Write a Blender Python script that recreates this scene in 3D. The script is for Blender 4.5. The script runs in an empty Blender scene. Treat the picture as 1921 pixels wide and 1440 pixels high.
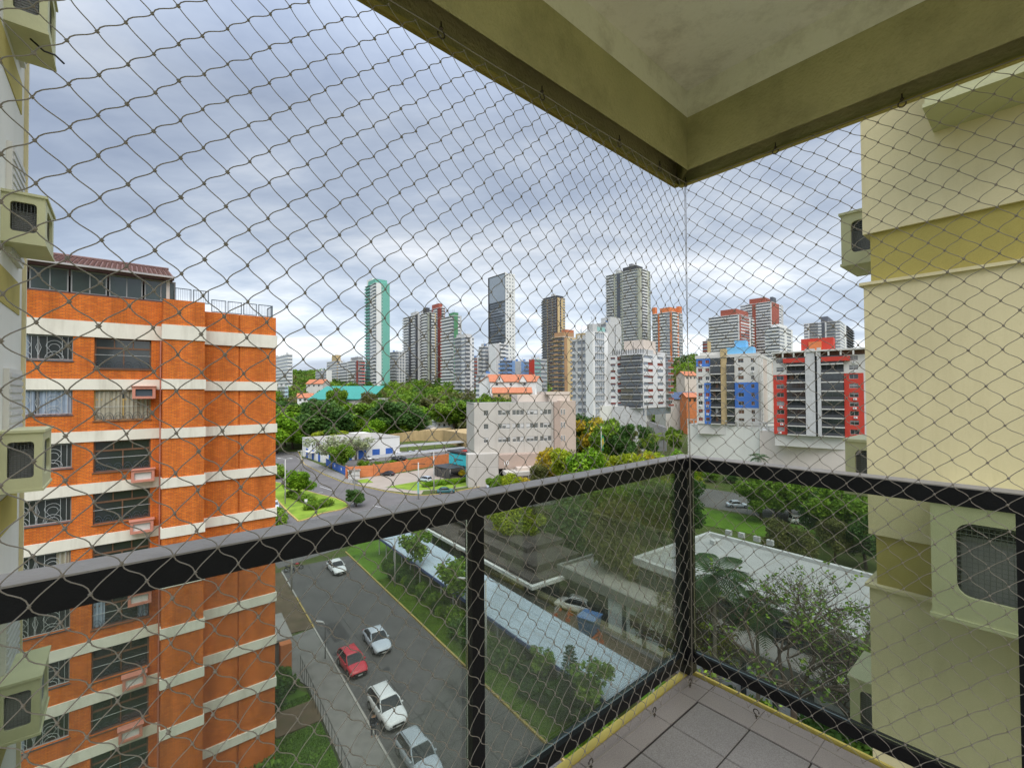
import bpy, bmesh, math, random
import numpy as np
from math import sin, cos, pi, radians, sqrt, atan2
from mathutils import Vector, Matrix
from mathutils.geometry import tessellate_polygon

scene = bpy.context.scene
COL = scene.collection
H = 25.0                                   # camera height above the street
# ---------------------------------------------------------------- camera
PITCH, ROLL, FPX = radians(1.0), radians(0.36), 856.0
FW = Vector((0, cos(PITCH), sin(PITCH))); U0 = Vector((0, -sin(PITCH), cos(PITCH))); R0 = Vector((1, 0, 0))
RT = R0 * cos(ROLL) - U0 * sin(ROLL); UP = U0 * cos(ROLL) + R0 * sin(ROLL)
cam_d = bpy.data.cameras.new('camera'); cam = bpy.data.objects.new('camera', cam_d); COL.objects.link(cam)
m3 = Matrix((RT, UP, -FW)).transposed()
cam.matrix_world = Matrix.Translation((0, 0, H)) @ m3.to_4x4()
cam_d.sensor_width = 36; cam_d.lens = FPX / 1921 * 36; cam_d.clip_start = 0.02; cam_d.clip_end = 6000
scene.camera = cam
scene.render.resolution_x = 1024; scene.render.resolution_y = 767
# ---------------------------------------------------------------- view
scene.view_settings.view_transform = 'Standard'; scene.view_settings.look = 'None'
scene.view_settings.gamma = 1; scene.view_settings.use_curve_mapping = False
scene.view_settings.exposure = 1.33
# ---------------------------------------------------------------- sun (soft, overcast)
SUN_EL, SUN_AZ = radians(56), radians(166)          # azimuth clockwise from +Y
sd = bpy.data.lights.new('sun', 'SUN'); sd.energy = 1.1; sd.angle = radians(60); sd.color = (1, .96, .9)
so = bpy.data.objects.new('sun', sd); COL.objects.link(so)
sv = Vector((sin(SUN_AZ) * cos(SUN_EL), cos(SUN_AZ) * cos(SUN_EL), sin(SUN_EL)))
so.rotation_euler = (-sv).to_track_quat('-Z', 'Y').to_euler(); so.location = (0, -20, 60)
# ---------------------------------------------------------------- world
W = bpy.data.worlds.new('World'); scene.world = W; W.use_nodes = True
nt = W.node_tree; nt.nodes.clear()
def N(t, **k):
    n = nt.nodes.new(t)
    for a, b in k.items(): setattr(n, a, b)
    return n
L = lambda a, b: nt.links.new(a, b)
out = N('ShaderNodeOutputWorld'); bg = N('ShaderNodeBackground'); bg.inputs[1].default_value = 0.1
sky = N('ShaderNodeTexSky', sky_type='NISHITA', sun_disc=False); sky.sun_elevation = SUN_EL; sky.sun_rotation = SUN_AZ
sky.air_density = 1.4; sky.dust_density = 2.0; sky.ozone_density = 1.5
tc = N('ShaderNodeTexCoord'); sp = N('ShaderNodeSeparateXYZ'); L(tc.outputs['Generated'], sp.inputs[0])
def M(op, a, b=None, c=None):
    n = N('ShaderNodeMath', operation=op)
    for i, x in enumerate((a, b, c)):
        if x is None: continue
        if isinstance(x, (int, float)): n.inputs[i].default_value = x
        else: L(x, n.inputs[i])
    return n.outputs[0]
zz = M('MAXIMUM', sp.outputs[2], 0.0); den = M('ADD', zz, 0.13)
cx = M('DIVIDE', sp.outputs[0], den); cy = M('DIVIDE', sp.outputs[1], den)
cb = N('ShaderNodeCombineXYZ'); L(cx, cb.inputs[0]); L(cy, cb.inputs[1])
mp = N('ShaderNodeMapping'); L(cb.outputs[0], mp.inputs[0]); mp.inputs['Rotation'].default_value = (0, 0, radians(-28)); mp.inputs['Scale'].default_value = (0.75, 1.2, 1)
mp.inputs['Location'].default_value = (2.3, 0.4, 0)
n1 = N('ShaderNodeTexNoise'); n1.inputs['Scale'].default_value = 0.55; n1.inputs['Detail'].default_value = 7; n1.inputs['Roughness'].default_value = .55; n1.inputs['Distortion'].default_value = .5
L(mp.outputs[0], n1.inputs[0])
n2 = N('ShaderNodeTexNoise'); n2.inputs['Scale'].default_value = 2.2; n2.inputs['Detail'].default_value = 8; n2.inputs['Roughness'].default_value = .6; n2.inputs['Distortion'].default_value = .35
L(mp.outputs[0], n2.inputs[0])
mixn = M('ADD', M('MULTIPLY', n1.outputs[0], .7), M('MULTIPLY', n2.outputs[0], .30))
cr = N('ShaderNodeValToRGB'); L(mixn, cr.inputs[0])
e = cr.color_ramp.elements
e[0].position = .38; e[0].color = (1.3, 1.52, 1.98, 1)
e[1].position = .64; e[1].color = (4.0, 4.05, 4.15, 1)
x = e.new(.47); x.color = (1.82, 2.06, 2.5, 1)
x = e.new(.54); x.color = (2.55, 2.74, 3.04, 1)
cc = N('ShaderNodeMix', data_type='RGBA'); cc.inputs[0].default_value = 0.9
L(sky.outputs[0], cc.inputs[6]); L(cr.outputs[0], cc.inputs[7])
# overcast gradient: brighter horizon glow low down, and brighter zenith (CIE overcast)
hz = N('ShaderNodeMapRange'); L(sp.outputs[2], hz.inputs[0]); hz.inputs[1].default_value = 0.0; hz.inputs[2].default_value = .3; hz.inputs[3].default_value = 1.62; hz.inputs[4].default_value = 1.0
zn = N('ShaderNodeMapRange'); L(sp.outputs[2], zn.inputs[0]); zn.inputs[1].default_value = 0.5; zn.inputs[2].default_value = 1.0; zn.inputs[3].default_value = 1.0; zn.inputs[4].default_value = 3.2
gain = M('MULTIPLY', hz.outputs[0], zn.outputs[0])
vm = N('ShaderNodeVectorMath', operation='SCALE'); L(cc.outputs[2], vm.inputs[0]); L(gain, vm.inputs[3])
L(vm.outputs[0], bg.inputs[0]); L(bg.outputs[0], out.inputs[0])

# ---------------------------------------------------------------- measuring helpers (a photo pixel gives a direction; the height or depth gives the place)
def ray(x, y): return FW + RT * ((x - 960.5) / FPX) + UP * ((720 - y) / FPX)
def G(x, y, h=0.0):
    d = ray(x, y); return d * ((h - H) / d.z) + Vector((0, 0, H))
def D(x, y, Y):
    d = ray(x, y); return d * (Y / d.y) + Vector((0, 0, H))
AU = radians(40.3)                                   # the balcony grid: +x' along u, +y' along v
UV_ = lambda u, v, z=0: Vector((u * cos(AU) - v * sin(AU), u * sin(AU) + v * cos(AU), z))
AN = radians(36)                                     # the street grid: +x' across the road (n), +y' along it (r)
NR = lambda n, r, z=0: Vector((n * cos(AN) - r * sin(AN), n * sin(AN) + r * cos(AN), z))
def tz(X, Y): return min(max(0.0, 0.11 * (Y - 195)), 46 + 0.01 * (Y - 600) if Y > 600 else 46) + (27 * math.exp(-((X - 158) / 34) ** 2 - ((Y - 410) / 105) ** 2) if Y > 200 else 0)
rnd = random.Random(7)
rng = np.random.default_rng(11)

# ---------------------------------------------------------------- materials
MATS = {}
def mat(name, c, rough=.75, var=.12, scale=1.0, bump=0.0, bscale=None, metal=0.0, spec=.3, dirt=0.0, dirtc=(.08, .07, .05), dscale=.6, streak=False, rndatt=0.0, trans=0.0):
    if name in MATS: return MATS[name]
    m = bpy.data.materials.new(name); m.use_nodes = True; t = m.node_tree; n = t.nodes; l = t.links
    b = n['Principled BSDF']; b.inputs['Roughness'].default_value = rough; b.inputs['Metallic'].default_value = metal
    b.inputs['Specular IOR Level'].default_value = spec
    tcn = n.new('ShaderNodeNewGeometry'); src = tcn.outputs['Position']
    no = n.new('ShaderNodeTexNoise'); no.inputs['Scale'].default_value = scale; no.inputs['Detail'].default_value = 6; no.inputs['Roughness'].default_value = .6
    l.new(src, no.inputs[0])
    mx = n.new('ShaderNodeMix'); mx.data_type = 'RGBA'
    mr = n.new('ShaderNodeMapRange'); mr.inputs[1].default_value = .3; mr.inputs[2].default_value = .7; l.new(no.outputs[0], mr.inputs[0]); l.new(mr.outputs[0], mx.inputs[0])
    mx.inputs[6].default_value = (*[x * (1 - var) for x in c], 1); mx.inputs[7].default_value = (*[min(1, x * (1 + var)) for x in c], 1)
    colo = mx.outputs[2]
    if rndatt:
        at = n.new('ShaderNodeAttribute'); at.attribute_name = 'rnd'
        hs = n.new('ShaderNodeHueSaturation'); l.new(colo, hs.inputs['Color'])
        r1 = n.new('ShaderNodeMapRange'); l.new(at.outputs['Fac'], r1.inputs[0]); r1.inputs[3].default_value = 1 - rndatt; r1.inputs[4].default_value = 1 + rndatt
        l.new(r1.outputs[0], hs.inputs['Value'])
        r2 = n.new('ShaderNodeMapRange'); l.new(at.outputs['Fac'], r2.inputs[0]); r2.inputs[3].default_value = .52; r2.inputs[4].default_value = .475
        l.new(r2.outputs[0], hs.inputs['Hue']); colo = hs.outputs[0]
    if dirt:
        d = n.new('ShaderNodeTexNoise'); d.inputs['Scale'].default_value = dscale; d.inputs['Detail'].default_value = 9; d.inputs['Roughness'].default_value = .72
        if streak:
            mpn = n.new('ShaderNodeMapping'); mpn.inputs['Scale'].default_value = (1, 1, .12); l.new(src, mpn.inputs[0]); l.new(mpn.outputs[0], d.inputs[0])
        else: l.new(src, d.inputs[0])
        dr = n.new('ShaderNodeMapRange'); dr.inputs[1].default_value = .48; dr.inputs[2].default_value = .75; dr.inputs[4].default_value = dirt; l.new(d.outputs[0], dr.inputs[0])
        m2 = n.new('ShaderNodeMix'); m2.data_type = 'RGBA'; l.new(dr.outputs[0], m2.inputs[0]); l.new(colo, m2.inputs[6]); m2.inputs[7].default_value = (*dirtc, 1); colo = m2.outputs[2]
    l.new(colo, b.inputs['Base Color'])
    if bump:
        bn = n.new('ShaderNodeTexNoise'); bn.inputs['Scale'].default_value = bscale or scale * 8; bn.inputs['Detail'].default_value = 5; l.new(src, bn.inputs[0])
        bb = n.new('ShaderNodeBump'); bb.inputs['Strength'].default_value = bump; bb.inputs['Distance'].default_value = .02; l.new(bn.outputs[0], bb.inputs['Height']); l.new(bb.outputs[0], b.inputs['Normal'])
    if trans:
        tr = n.new('ShaderNodeBsdfTranslucent'); l.new(colo, tr.inputs[0]); ms = n.new('ShaderNodeMixShader'); ms.inputs[0].default_value = trans
        l.new(b.outputs[0], ms.inputs[1]); l.new(tr.outputs[0], ms.inputs[2]); l.new(ms.outputs[0], n['Material Output'].inputs[0])
    m.diffuse_color = (*c, 1)
    MATS[name] = m; return m
def brickmat(name, c1, c2, mortar, bw=.24, bh=.075):
    m = bpy.data.materials.new(name); m.use_nodes = True; t = m.node_tree; n = t.nodes; l = t.links; b = n['Principled BSDF']
    b.inputs['Roughness'].default_value = .85; b.inputs['Specular IOR Level'].default_value = .2
    tcn = n.new('ShaderNodeTexCoord'); s = n.new('ShaderNodeSeparateXYZ'); l.new(tcn.outputs['Object'], s.inputs[0])
    a = n.new('ShaderNodeMath'); l.new(s.outputs[0], a.inputs[0]); l.new(s.outputs[1], a.inputs[1])
    cbn = n.new('ShaderNodeCombineXYZ'); l.new(a.outputs[0], cbn.inputs[0]); l.new(s.outputs[2], cbn.inputs[1])
    br = n.new('ShaderNodeTexBrick'); l.new(cbn.outputs[0], br.inputs[0]); br.inputs['Scale'].default_value = 1
    br.inputs['Brick Width'].default_value = bw; br.inputs['Row Height'].default_value = bh; br.inputs['Mortar Size'].default_value = .012
    br.inputs['Color1'].default_value = (*c1, 1); br.inputs['Color2'].default_value = (*c2, 1); br.inputs['Mortar'].default_value = (*mortar, 1)
    no = n.new('ShaderNodeTexNoise'); no.inputs['Scale'].default_value = .8; no.inputs['Detail'].default_value = 9; no.inputs['Roughness'].default_value = .75; mps = n.new('ShaderNodeMapping'); mps.inputs['Scale'].default_value = (1.6, 1.6, .22); l.new(tcn.outputs['Object'], mps.inputs[0]); l.new(mps.outputs[0], no.inputs[0])
    mr = n.new('ShaderNodeMapRange'); mr.inputs[1].default_value = .35; mr.inputs[2].default_value = .7; mr.inputs[3].default_value = 1.2; mr.inputs[4].default_value = .62; l.new(no.outputs[0], mr.inputs[0])
    vmx = n.new('ShaderNodeVectorMath'); vmx.operation = 'SCALE'; l.new(br.outputs[0], vmx.inputs[0]); l.new(mr.outputs[0], vmx.inputs[3]); l.new(vmx.outputs[0], b.inputs['Base Color'])
    bb = n.new('ShaderNodeBump'); bb.inputs['Strength'].default_value = .6; bb.inputs['Distance'].default_value = .01; bb.invert = True; l.new(br.outputs['Fac'], bb.inputs['Height']); l.new(bb.outputs[0], b.inputs['Normal'])
    m.diffuse_color = (*c1, 1); MATS[name] = m; return m
def tintglass(name, tint, gloss=.09, grough=.02):
    m = bpy.data.materials.new(name); m.use_nodes = True; t = m.node_tree; n = t.nodes; l = t.links; n.remove(n['Principled BSDF'])
    tr = n.new('ShaderNodeBsdfTransparent'); tr.inputs[0].default_value = (*tint, 1)
    g = n.new('ShaderNodeBsdfGlossy'); g.inputs['Roughness'].default_value = grough; g.inputs[0].default_value = (.9, .95, .92, 1)
    df = n.new('ShaderNodeBsdfDiffuse'); df.inputs[0].default_value = (.35, .38, .33, 1)      # dust film
    no = n.new('ShaderNodeTexNoise'); no.inputs['Scale'].default_value = 3; no.inputs['Detail'].default_value = 8
    gm = n.new('ShaderNodeNewGeometry'); l.new(gm.outputs['Position'], no.inputs[0])
    mr = n.new('ShaderNodeMapRange'); mr.inputs[1].default_value = .35; mr.inputs[2].default_value = .75; mr.inputs[3].default_value = .02; mr.inputs[4].default_value = .06; l.new(no.outputs[0], mr.inputs[0])
    m0 = n.new('ShaderNodeMixShader'); l.new(mr.outputs[0], m0.inputs[0]); l.new(tr.outputs[0], m0.inputs[1]); l.new(df.outputs[0], m0.inputs[2])
    fr = n.new('ShaderNodeFresnel'); fr.inputs[0].default_value = 1.45
    ml = n.new('ShaderNodeMath'); ml.operation = 'MULTIPLY'; ml.inputs[1].default_value = gloss * 10; l.new(fr.outputs[0], ml.inputs[0])
    m1 = n.new('ShaderNodeMixShader'); l.new(ml.outputs[0], m1.inputs[0]); l.new(m0.outputs[0], m1.inputs[1]); l.new(g.outputs[0], m1.inputs[2]); l.new(m1.outputs[0], n['Material Output'].inputs[0])
    m.diffuse_color = (*tint, 1); MATS[name] = m; return m
def grassmat(name, c, c2):
    m = mat(name, c, .95, .3, .35, .6, 14, spec=.1)
    t = m.node_tree; n = t.nodes; l = t.links; b = n['Principled BSDF']; old = b.inputs['Base Color'].links[0].from_socket
    g = n.new('ShaderNodeNewGeometry')
    f1 = n.new('ShaderNodeTexNoise'); f1.inputs['Scale'].default_value = 9; f1.inputs['Detail'].default_value = 8; f1.inputs['Roughness'].default_value = .75; l.new(g.outputs['Position'], f1.inputs[0])
    r = n.new('ShaderNodeMapRange'); r.inputs[1].default_value = .35; r.inputs[2].default_value = .7; l.new(f1.outputs[0], r.inputs[0])
    f2 = n.new('ShaderNodeTexNoise'); f2.inputs['Scale'].default_value = .22; f2.inputs['Detail'].default_value = 4; l.new(g.outputs['Position'], f2.inputs[0])
    r2 = n.new('ShaderNodeMapRange'); r2.inputs[1].default_value = .52; r2.inputs[2].default_value = .72; l.new(f2.outputs[0], r2.inputs[0])
    ad = n.new('ShaderNodeMath'); ad.operation = 'MULTIPLY_ADD'; l.new(r.outputs[0], ad.inputs[0]); ad.inputs[1].default_value = .45; l.new(r2.outputs[0], ad.inputs[2]); ad.use_clamp = True
    mx = n.new('ShaderNodeMix'); mx.data_type = 'RGBA'; l.new(ad.outputs[0], mx.inputs[0]); l.new(old, mx.inputs[6]); mx.inputs[7].default_value = (*c2, 1); l.new(mx.outputs[2], b.inputs['Base Color'])
    return m

mat('cream_wall', (.65, .575, .355), .9, .07, .9, .12, 55, dscale=2.2, dirt=.4, dirtc=(.40, .34, .19), streak=True)
mat('white_wall', (.66, .65, .60), .85, .05, .5, dirt=.3, dirtc=(.35, .33, .27), dscale=.5, streak=True)
mat('yellow_paint', (.42, .35, .10), .85, .1, 1.5, .2, 80, dirt=.4, dirtc=(.2, .17, .06))
mat('yellow_edge', (.62, .50, .12), .7, .12, 9)
mat('beam_paint', (.50, .45, .23), .9, .14, 2.0, .4, 90, dirt=.55, dirtc=(.13, .11, .05), dscale=2.5)
mat('ceiling_paint', (.92, .87, .76), .9, .03, 1.5, .2, 60, dirt=.45, dirtc=(.30, .24, .15), dscale=7)
mat('ac_shell', (.50, .50, .30), .6, .06, 3, .1, 40, dirt=.25, dirtc=(.2, .2, .12))
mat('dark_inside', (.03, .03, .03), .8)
mat('mesh_metal', (.16, .17, .16), .5, metal=.5)
mat('rail_black', (.008, .008, .009), .42, .3, 6, .15, 200, spec=.25)
mat('rail_top', (.36, .33, .30), .55, .25, 9, .2, 90, dirt=.5, dirtc=(.22, .21, .2), dscale=9)
mat('tile', (.37, .335, .315), .42, .3, 240, .1, 200, dirt=.3, dirtc=(.2, .18, .17), dscale=3)
mat('grout', (.07, .06, .055), .9)
mat('tile_lit', (.43, .375, .345), .45, .2, 240, dirt=.25, dirtc=(.25, .2, .2), dscale=4)  # the floor tile again, with the pinkish light at the rim painted in
mat('cord', (.34, .30, .25), .7, .1, 30)
mat('steel_hook', (.10, .08, .06), .5, .2, 50, metal=.6)
tintglass('rail_glass', (.755, .79, .75), .05)
brickmat('orange_brick', (.74, .20, .022), (.56, .125, .016), (.36, .12, .05))
mat('band_concrete', (.70, .67, .58), .85, .06, .8, dirt=.5, dirtc=(.3, .26, .2), streak=True, dscale=1.2)
mat('roof_tile', (.16, .085, .075), .85, .35, 5, .4, 30, dirt=.5, dirtc=(.3, .27, .24), dscale=7)
mat('fascia', (.10, .05, .045), .7); mat('gutter', (.4, .38, .38), .6)
mat('window_glass', (.025, .032, .032), .08, .3, .6, spec=.8)
mat('window_glass_green', (.035, .05, .045), .1, .3, .8, spec=.8)
mat('curtain_blue', (.30, .36, .44), .9, .1, 3); mat('curtain_beige', (.38, .35, .27), .9, .1, 3)
mat('brown_frame', (.16, .085, .05), .6); mat('yellow_frame', (.5, .34, .12), .6)
mat('grille_white', (.42, .44, .44), .5); mat('grille_dark', (.06, .08, .1), .5)
mat('pink_box', (.52, .22, .16), .7, .1, 2)
mat('ac_white', (.6, .58, .55), .5)
mat('asphalt', (.12, .115, .112), .92, .34, 5.5, .5, 60, spec=.15, dirt=.7, dirtc=(.058, .056, .055), dscale=.45)
mat('asphalt_far', (.14, .132, .128), .92, .14, .2, spec=.15, dirt=.4, dirtc=(.2, .19, .18), dscale=.08)
mat('pavement', (.22, .21, .195), .9, .15, 1.2, .3, 20, dirt=.6, dirtc=(.09, .085, .07), dscale=.8)
mat('forecourt', (.34, .29, .24), .9, .1, .4, .2, 20, dirt=.5, dirtc=(.2, .17, .14), dscale=.2)
mat('kerb_concrete', (.38, .36, .33), .85, .1, 3)
mat('kerb_yellow', (.42, .31, .10), .85, .25, 4, dirt=.85, dirtc=(.25, .2, .12), dscale=5)
mat('road_white', (.6, .6, .58), .8, .1, 3, dirt=.6, dirtc=(.2, .2, .2), dscale=3)
mat('soil', (.13, .095, .06), .95, .25, .9, .4, 20, dirt=.6, dirtc=(.05, .07, .02), dscale=1)
grassmat('grass', (.10, .19, .02), (.06, .12, .018)); grassmat('grass_bright', (.20, .29, .035), (.12, .20, .03))
grassmat('ground_green', (.065, .10, .02), (.11, .10, .05))
mat('blue_roof', (.44, .52, .60), .5, .06, .6, dirt=.2, dirtc=(.3, .3, .3), dscale=.4, metal=.1)
mat('blue_fascia', (.06, .09, .22), .6)
mat('white_roof', (.37, .37, .36), .8, .07, .3, dirt=.55, dirtc=(.2, .2, .19), dscale=.35)
mat('grey_roof', (.36, .34, .31), .85, .1, .4, dirt=.6, dirtc=(.12, .11, .1), dscale=.4)
mat('dark_roof', (.085, .07, .062), .9, .22, .5, .2, 8, dirt=.4, dirtc=(.14, .13, .12), dscale=.5)
mat('pale_panel', (.72, .78, .78), .8, .08, .6, dirt=.35, dirtc=(.2, .2, .18), streak=True)
mat('grey_wall', (.24, .235, .22), .85, .1, .6, dirt=.4, dirtc=(.1, .1, .09), streak=True)
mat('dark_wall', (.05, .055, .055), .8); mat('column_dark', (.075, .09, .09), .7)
mat('white', (.72, .72, .70), .7, .04, .5); mat('office_wall', (.47, .445, .40), .85, .06, .3, dirt=.4, dirtc=(.3, .27, .22), dscale=.3, streak=True); mat('off_white', (.60, .585, .54), .8, .05, .3, dirt=.3, dirtc=(.4, .38, .33), dscale=.15, streak=True)
mat('pinkish_wall', (.58, .50, .43), .8, .05, .3, dirt=.2, dirtc=(.4, .34, .28), dscale=.15, streak=True)
mat('taupe', (.40, .31, .255), .8, .05, .4); mat('taupe_light', (.47, .38, .31), .8, .05, .4)
mat('turquoise', (.04, .27, .225), .5, .08, .1); mat('turquoise_sign', (.05, .48, .53), .5)
mat('blue_paint', (.04, .12, .42), .6); mat('sky_blue', (.18, .45, .70), .6, .04); mat('tower_blue', (.07, .19, .55), .7, .05)
mat('tower_red', (.52, .055, .035), .7, .06); mat('maroon', (.25, .055, .04), .7); mat('tan', (.50, .38, .20), .75)
mat('orange_wall', (.58, .20, .075), .85, .12, .8, dirt=.35, dirtc=(.3, .12, .06), dscale=.5)
mat('beige_wall', (.42, .31, .16), .9, .12, .4, dirt=.5, dirtc=(.14, .1, .05), dscale=.3, streak=True)
mat('mint', (.16, .42, .34), .6, .04); mat('mint_glass', (.22, .42, .38), .2, spec=.7); mat('green_stripe', (.09, .25, .13), .7)
mat('light_grey', (.50, .50, .49), .7); mat('mid_grey', (.26, .26, .26), .7); mat('charcoal', (.06, .062, .068), .6)
mat('tower_glass', (.21, .235, .27), .25, .25, .1, spec=.9); mat('glass_sheet', (.30, .34, .38), .1, .1, .05, spec=1)
mat('olive_grey', (.40, .41, .33), .75); mat('slate_stripe', (.10, .11, .13), .7)
mat('sand', (.60, .45, .24), .75); mat('dark_brown', (.085, .05, .045), .6); mat('orange_brown', (.40, .24, .13), .75)
mat('orange_tower', (.60, .19, .07), .75); mat('brick_red', (.34, .10, .07), .8)
mat('terracotta', (.45, .17, .09), .85, .18, 1.2); mat('far_blue', (.18, .30, .52), .7)
mat('tyre', (.02, .02, .02), .85); mat('rim', (.35, .36, .37), .35, metal=.7); mat('car_glass', (.015, .018, .022), .1, spec=.4)
for nme, c in dict(paint_white=(.72, .73, .74), paint_silver=(.50, .55, .62), paint_red=(.55, .03, .05), paint_black=(.02, .02, .025), paint_teal=(.03, .12, .13)).items():
    mat(nme, c, .28, .02, spec=.6)
mat('lamp_clear', (.65, .66, .66), .2); mat('lamp_red', (.35, .02, .02), .3); mat('plastic_black', (.025, .025, .025), .6); mat('plate', (.5, .5, .48), .6)
mat('bark', (.10, .075, .055), .95, .3, 6, .5, 40); mat('bark_pale', (.20, .175, .14), .95, .25, 6)
mat('pole_concrete', (.46, .45, .42), .85, .08, 3); mat('pole_dark', (.05, .05, .05), .6); mat('wire', (.04, .04, .04), .7)
def leaf(name, c, r=.45, tr=.3): mat(name, c, .65, .28, .55, rndatt=r, trans=tr, spec=.25)
leaf('leaf_dark', (.085, .175, .022)); leaf('leaf_mid', (.155, .275, .024)); leaf('leaf_bright', (.17, .33, .016)); leaf('leaf_yellow', (.30, .37, .02)); leaf('leaf_gold', (.46, .38, .03))
leaf('leaf_olive', (.145, .16, .045)); leaf('leaf_pale', (.34, .38, .20)); leaf('leaf_deep', (.062, .14, .026)); leaf('leaf_palm', (.07, .12, .035), .35, .2)
mat('skin', (.35, .2, .13), .6); mat('cloth_dark', (.02, .022, .03), .9); mat('cloth_grey', (.06, .06, .07), .9); mat('hair', (.02, .015, .01), .8)
mat('flag_green', (.02, .25, .10), .8); mat('flag_yellow', (.6, .45, .02), .8); mat('flag_blue', (.03, .06, .35), .8)
mat('tank_blue', (.10, .20, .42), .5); mat('safety_orange', (.60, .16, .05), .7); mat('sign_white', (.7, .7, .7), .6); mat('poster', (.45, .62, .70), .6, .5, .9); mat('solar', (.03, .06, .13), .2)
# ---------------------------------------------------------------- mesh collecting
class MB:
    def __init__(s): s.v = []; s.f = []; s.m = []; s.mats = []; s.o = (0, 0, 0); s.ca = 1; s.sa = 0; s.sm = []
    def at(s, o=(0, 0, 0), a=0.0): s.o = o; s.ca = cos(a); s.sa = sin(a); return s
    def mi(s, name):
        if name not in s.mats: s.mats.append(name)
        return s.mats.index(name)
    def pt(s, p):
        x, y, z = p; return (s.o[0] + x * s.ca - y * s.sa, s.o[1] + x * s.sa + y * s.ca, s.o[2] + z)
    def add(s, pts, faces, mt, smooth=False):
        b = len(s.v); s.v += [s.pt(p) for p in pts]; k = s.mi(mt)
        for f in faces: s.f.append([b + i for i in f]); s.m.append(k); s.sm.append(smooth)
    def box(s, mt, x0, x1, y0, y1, z0, z1):
        if x0 > x1: x0, x1 = x1, x0
        if y0 > y1: y0, y1 = y1, y0
        if z0 > z1: z0, z1 = z1, z0
        s.add([(x0, y0, z0), (x1, y0, z0), (x1, y1, z0), (x0, y1, z0), (x0, y0, z1), (x1, y0, z1), (x1, y1, z1), (x0, y1, z1)],
              [(0, 3, 2, 1), (4, 5, 6, 7), (0, 1, 5, 4), (1, 2, 6, 5), (2, 3, 7, 6), (3, 0, 4, 7)], mt)
    def prism(s, mt, poly, z0, z1, top=None):
        n = len(poly); a = sum(poly[i][0] * poly[(i + 1) % n][1] - poly[(i + 1) % n][0] * poly[i][1] for i in range(n))
        if a < 0: poly = poly[::-1]
        tri = tessellate_polygon([[Vector((p[0], p[1], 0)) for p in poly]])
        pts = [(p[0], p[1], z0) for p in poly] + [(p[0], p[1], z1) for p in poly]
        s.add(pts, [(i, (i + 1) % n, n + (i + 1) % n, n + i) for i in range(n)], mt)
        s.add(pts, [tuple(n + k for k in t) for t in tri], top or mt)
    def xprism(s, mt, prof, x0, x1):                     # profile in (y, z) extruded along x
        n = len(prof); pts = [(x0, p[0], p[1]) for p in prof] + [(x1, p[0], p[1]) for p in prof]
        s.add(pts, [(i, (i + 1) % n, n + (i + 1) % n, n + i) for i in range(n)] + [tuple(range(n))[::-1], tuple(range(n, 2 * n))], mt)
    def yprism(s, mt, prof, y0, y1):
        n = len(prof); pts = [(p[0], y0, p[1]) for p in prof] + [(p[0], y1, p[1]) for p in prof]
        s.add(pts, [(i, (i + 1) % n, n + (i + 1) % n, n + i) for i in range(n)] + [tuple(range(n))[::-1], tuple(range(n, 2 * n))], mt)
    def tube(s, mt, path, r, n=6, smooth=True, r1=None):
        P = [Vector(p) for p in path]; m = len(P); pts = []; faces = []
        for i in range(m):
            t = (P[min(i + 1, m - 1)] - P[max(i - 1, 0)]).normalized()
            a = t.cross(Vector((0, 0, 1)) if abs(t.z) < .9 else Vector((1, 0, 0))).normalized(); b = t.cross(a)
            rr = r if r1 is None else r + (r1 - r) * i / (m - 1)
            for k in range(n): pts.append(tuple(P[i] + (a * cos(2 * pi * k / n) + b * sin(2 * pi * k / n)) * rr))
        for i in range(m - 1):
            for k in range(n): faces.append((i * n + k, i * n + (k + 1) % n, (i + 1) * n + (k + 1) % n, (i + 1) * n + k))
        faces += [tuple(range(n))[::-1], tuple(range((m - 1) * n, m * n))]
        s.add(pts, faces, mt, smooth)
    def mesh(s, name):
        me = bpy.data.meshes.new(name); me.from_pydata(s.v, [], s.f)
        for k in s.mats: me.materials.append(MATS[k])
        me.polygons.foreach_set('material_index', s.m); me.polygons.foreach_set('use_smooth', s.sm); me.update(); return me
    def build(s, name, parent=None, stuff=False, loc=None, rz=None, label=None):
        if not s.f: return None
        return put(name, s.mesh(name), parent, stuff, loc, rz, label)
def put(name, me, parent=None, stuff=False, loc=None, rz=None, label=None):
    o = bpy.data.objects.new(name, me); COL.objects.link(o)
    if parent: o.parent = parent
    if loc is not None: o.location = loc
    if rz is not None: o.rotation_euler = (0, 0, rz)
    if stuff: o['kind'] = 'stuff'
    if label: o['label'] = label
    return o
def thing(name, label, cat, loc=(0, 0, 0), rz=0.0, group=None):
    o = bpy.data.objects.new(name, None); COL.objects.link(o); o.empty_display_size = .2
    o.location = loc; o.rotation_euler = (0, 0, rz); o['label'] = label; o['category'] = cat
    if group: o['group'] = group
    return o
def tag(o, label, cat, group=None):
    o['label'] = label; o['category'] = cat
    if group: o['group'] = group
    return o
def struct(name, mb, parent=None):
    o = mb.build(name, parent); o['kind'] = 'structure'; return o
def copy_thing(o, loc, rz, label, scale=None):
    c = o.copy(); COL.objects.link(c); c.location = loc; c.rotation_euler = (0, 0, rz); c['label'] = label
    if scale: c.scale = (scale,) * 3 if not isinstance(scale, tuple) else scale
    for ch in list(o.children):
        d = ch.copy(); COL.objects.link(d); d.parent = c
        for g in list(ch.children):
            h = g.copy(); COL.objects.link(h); h.parent = d
    return c

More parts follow.
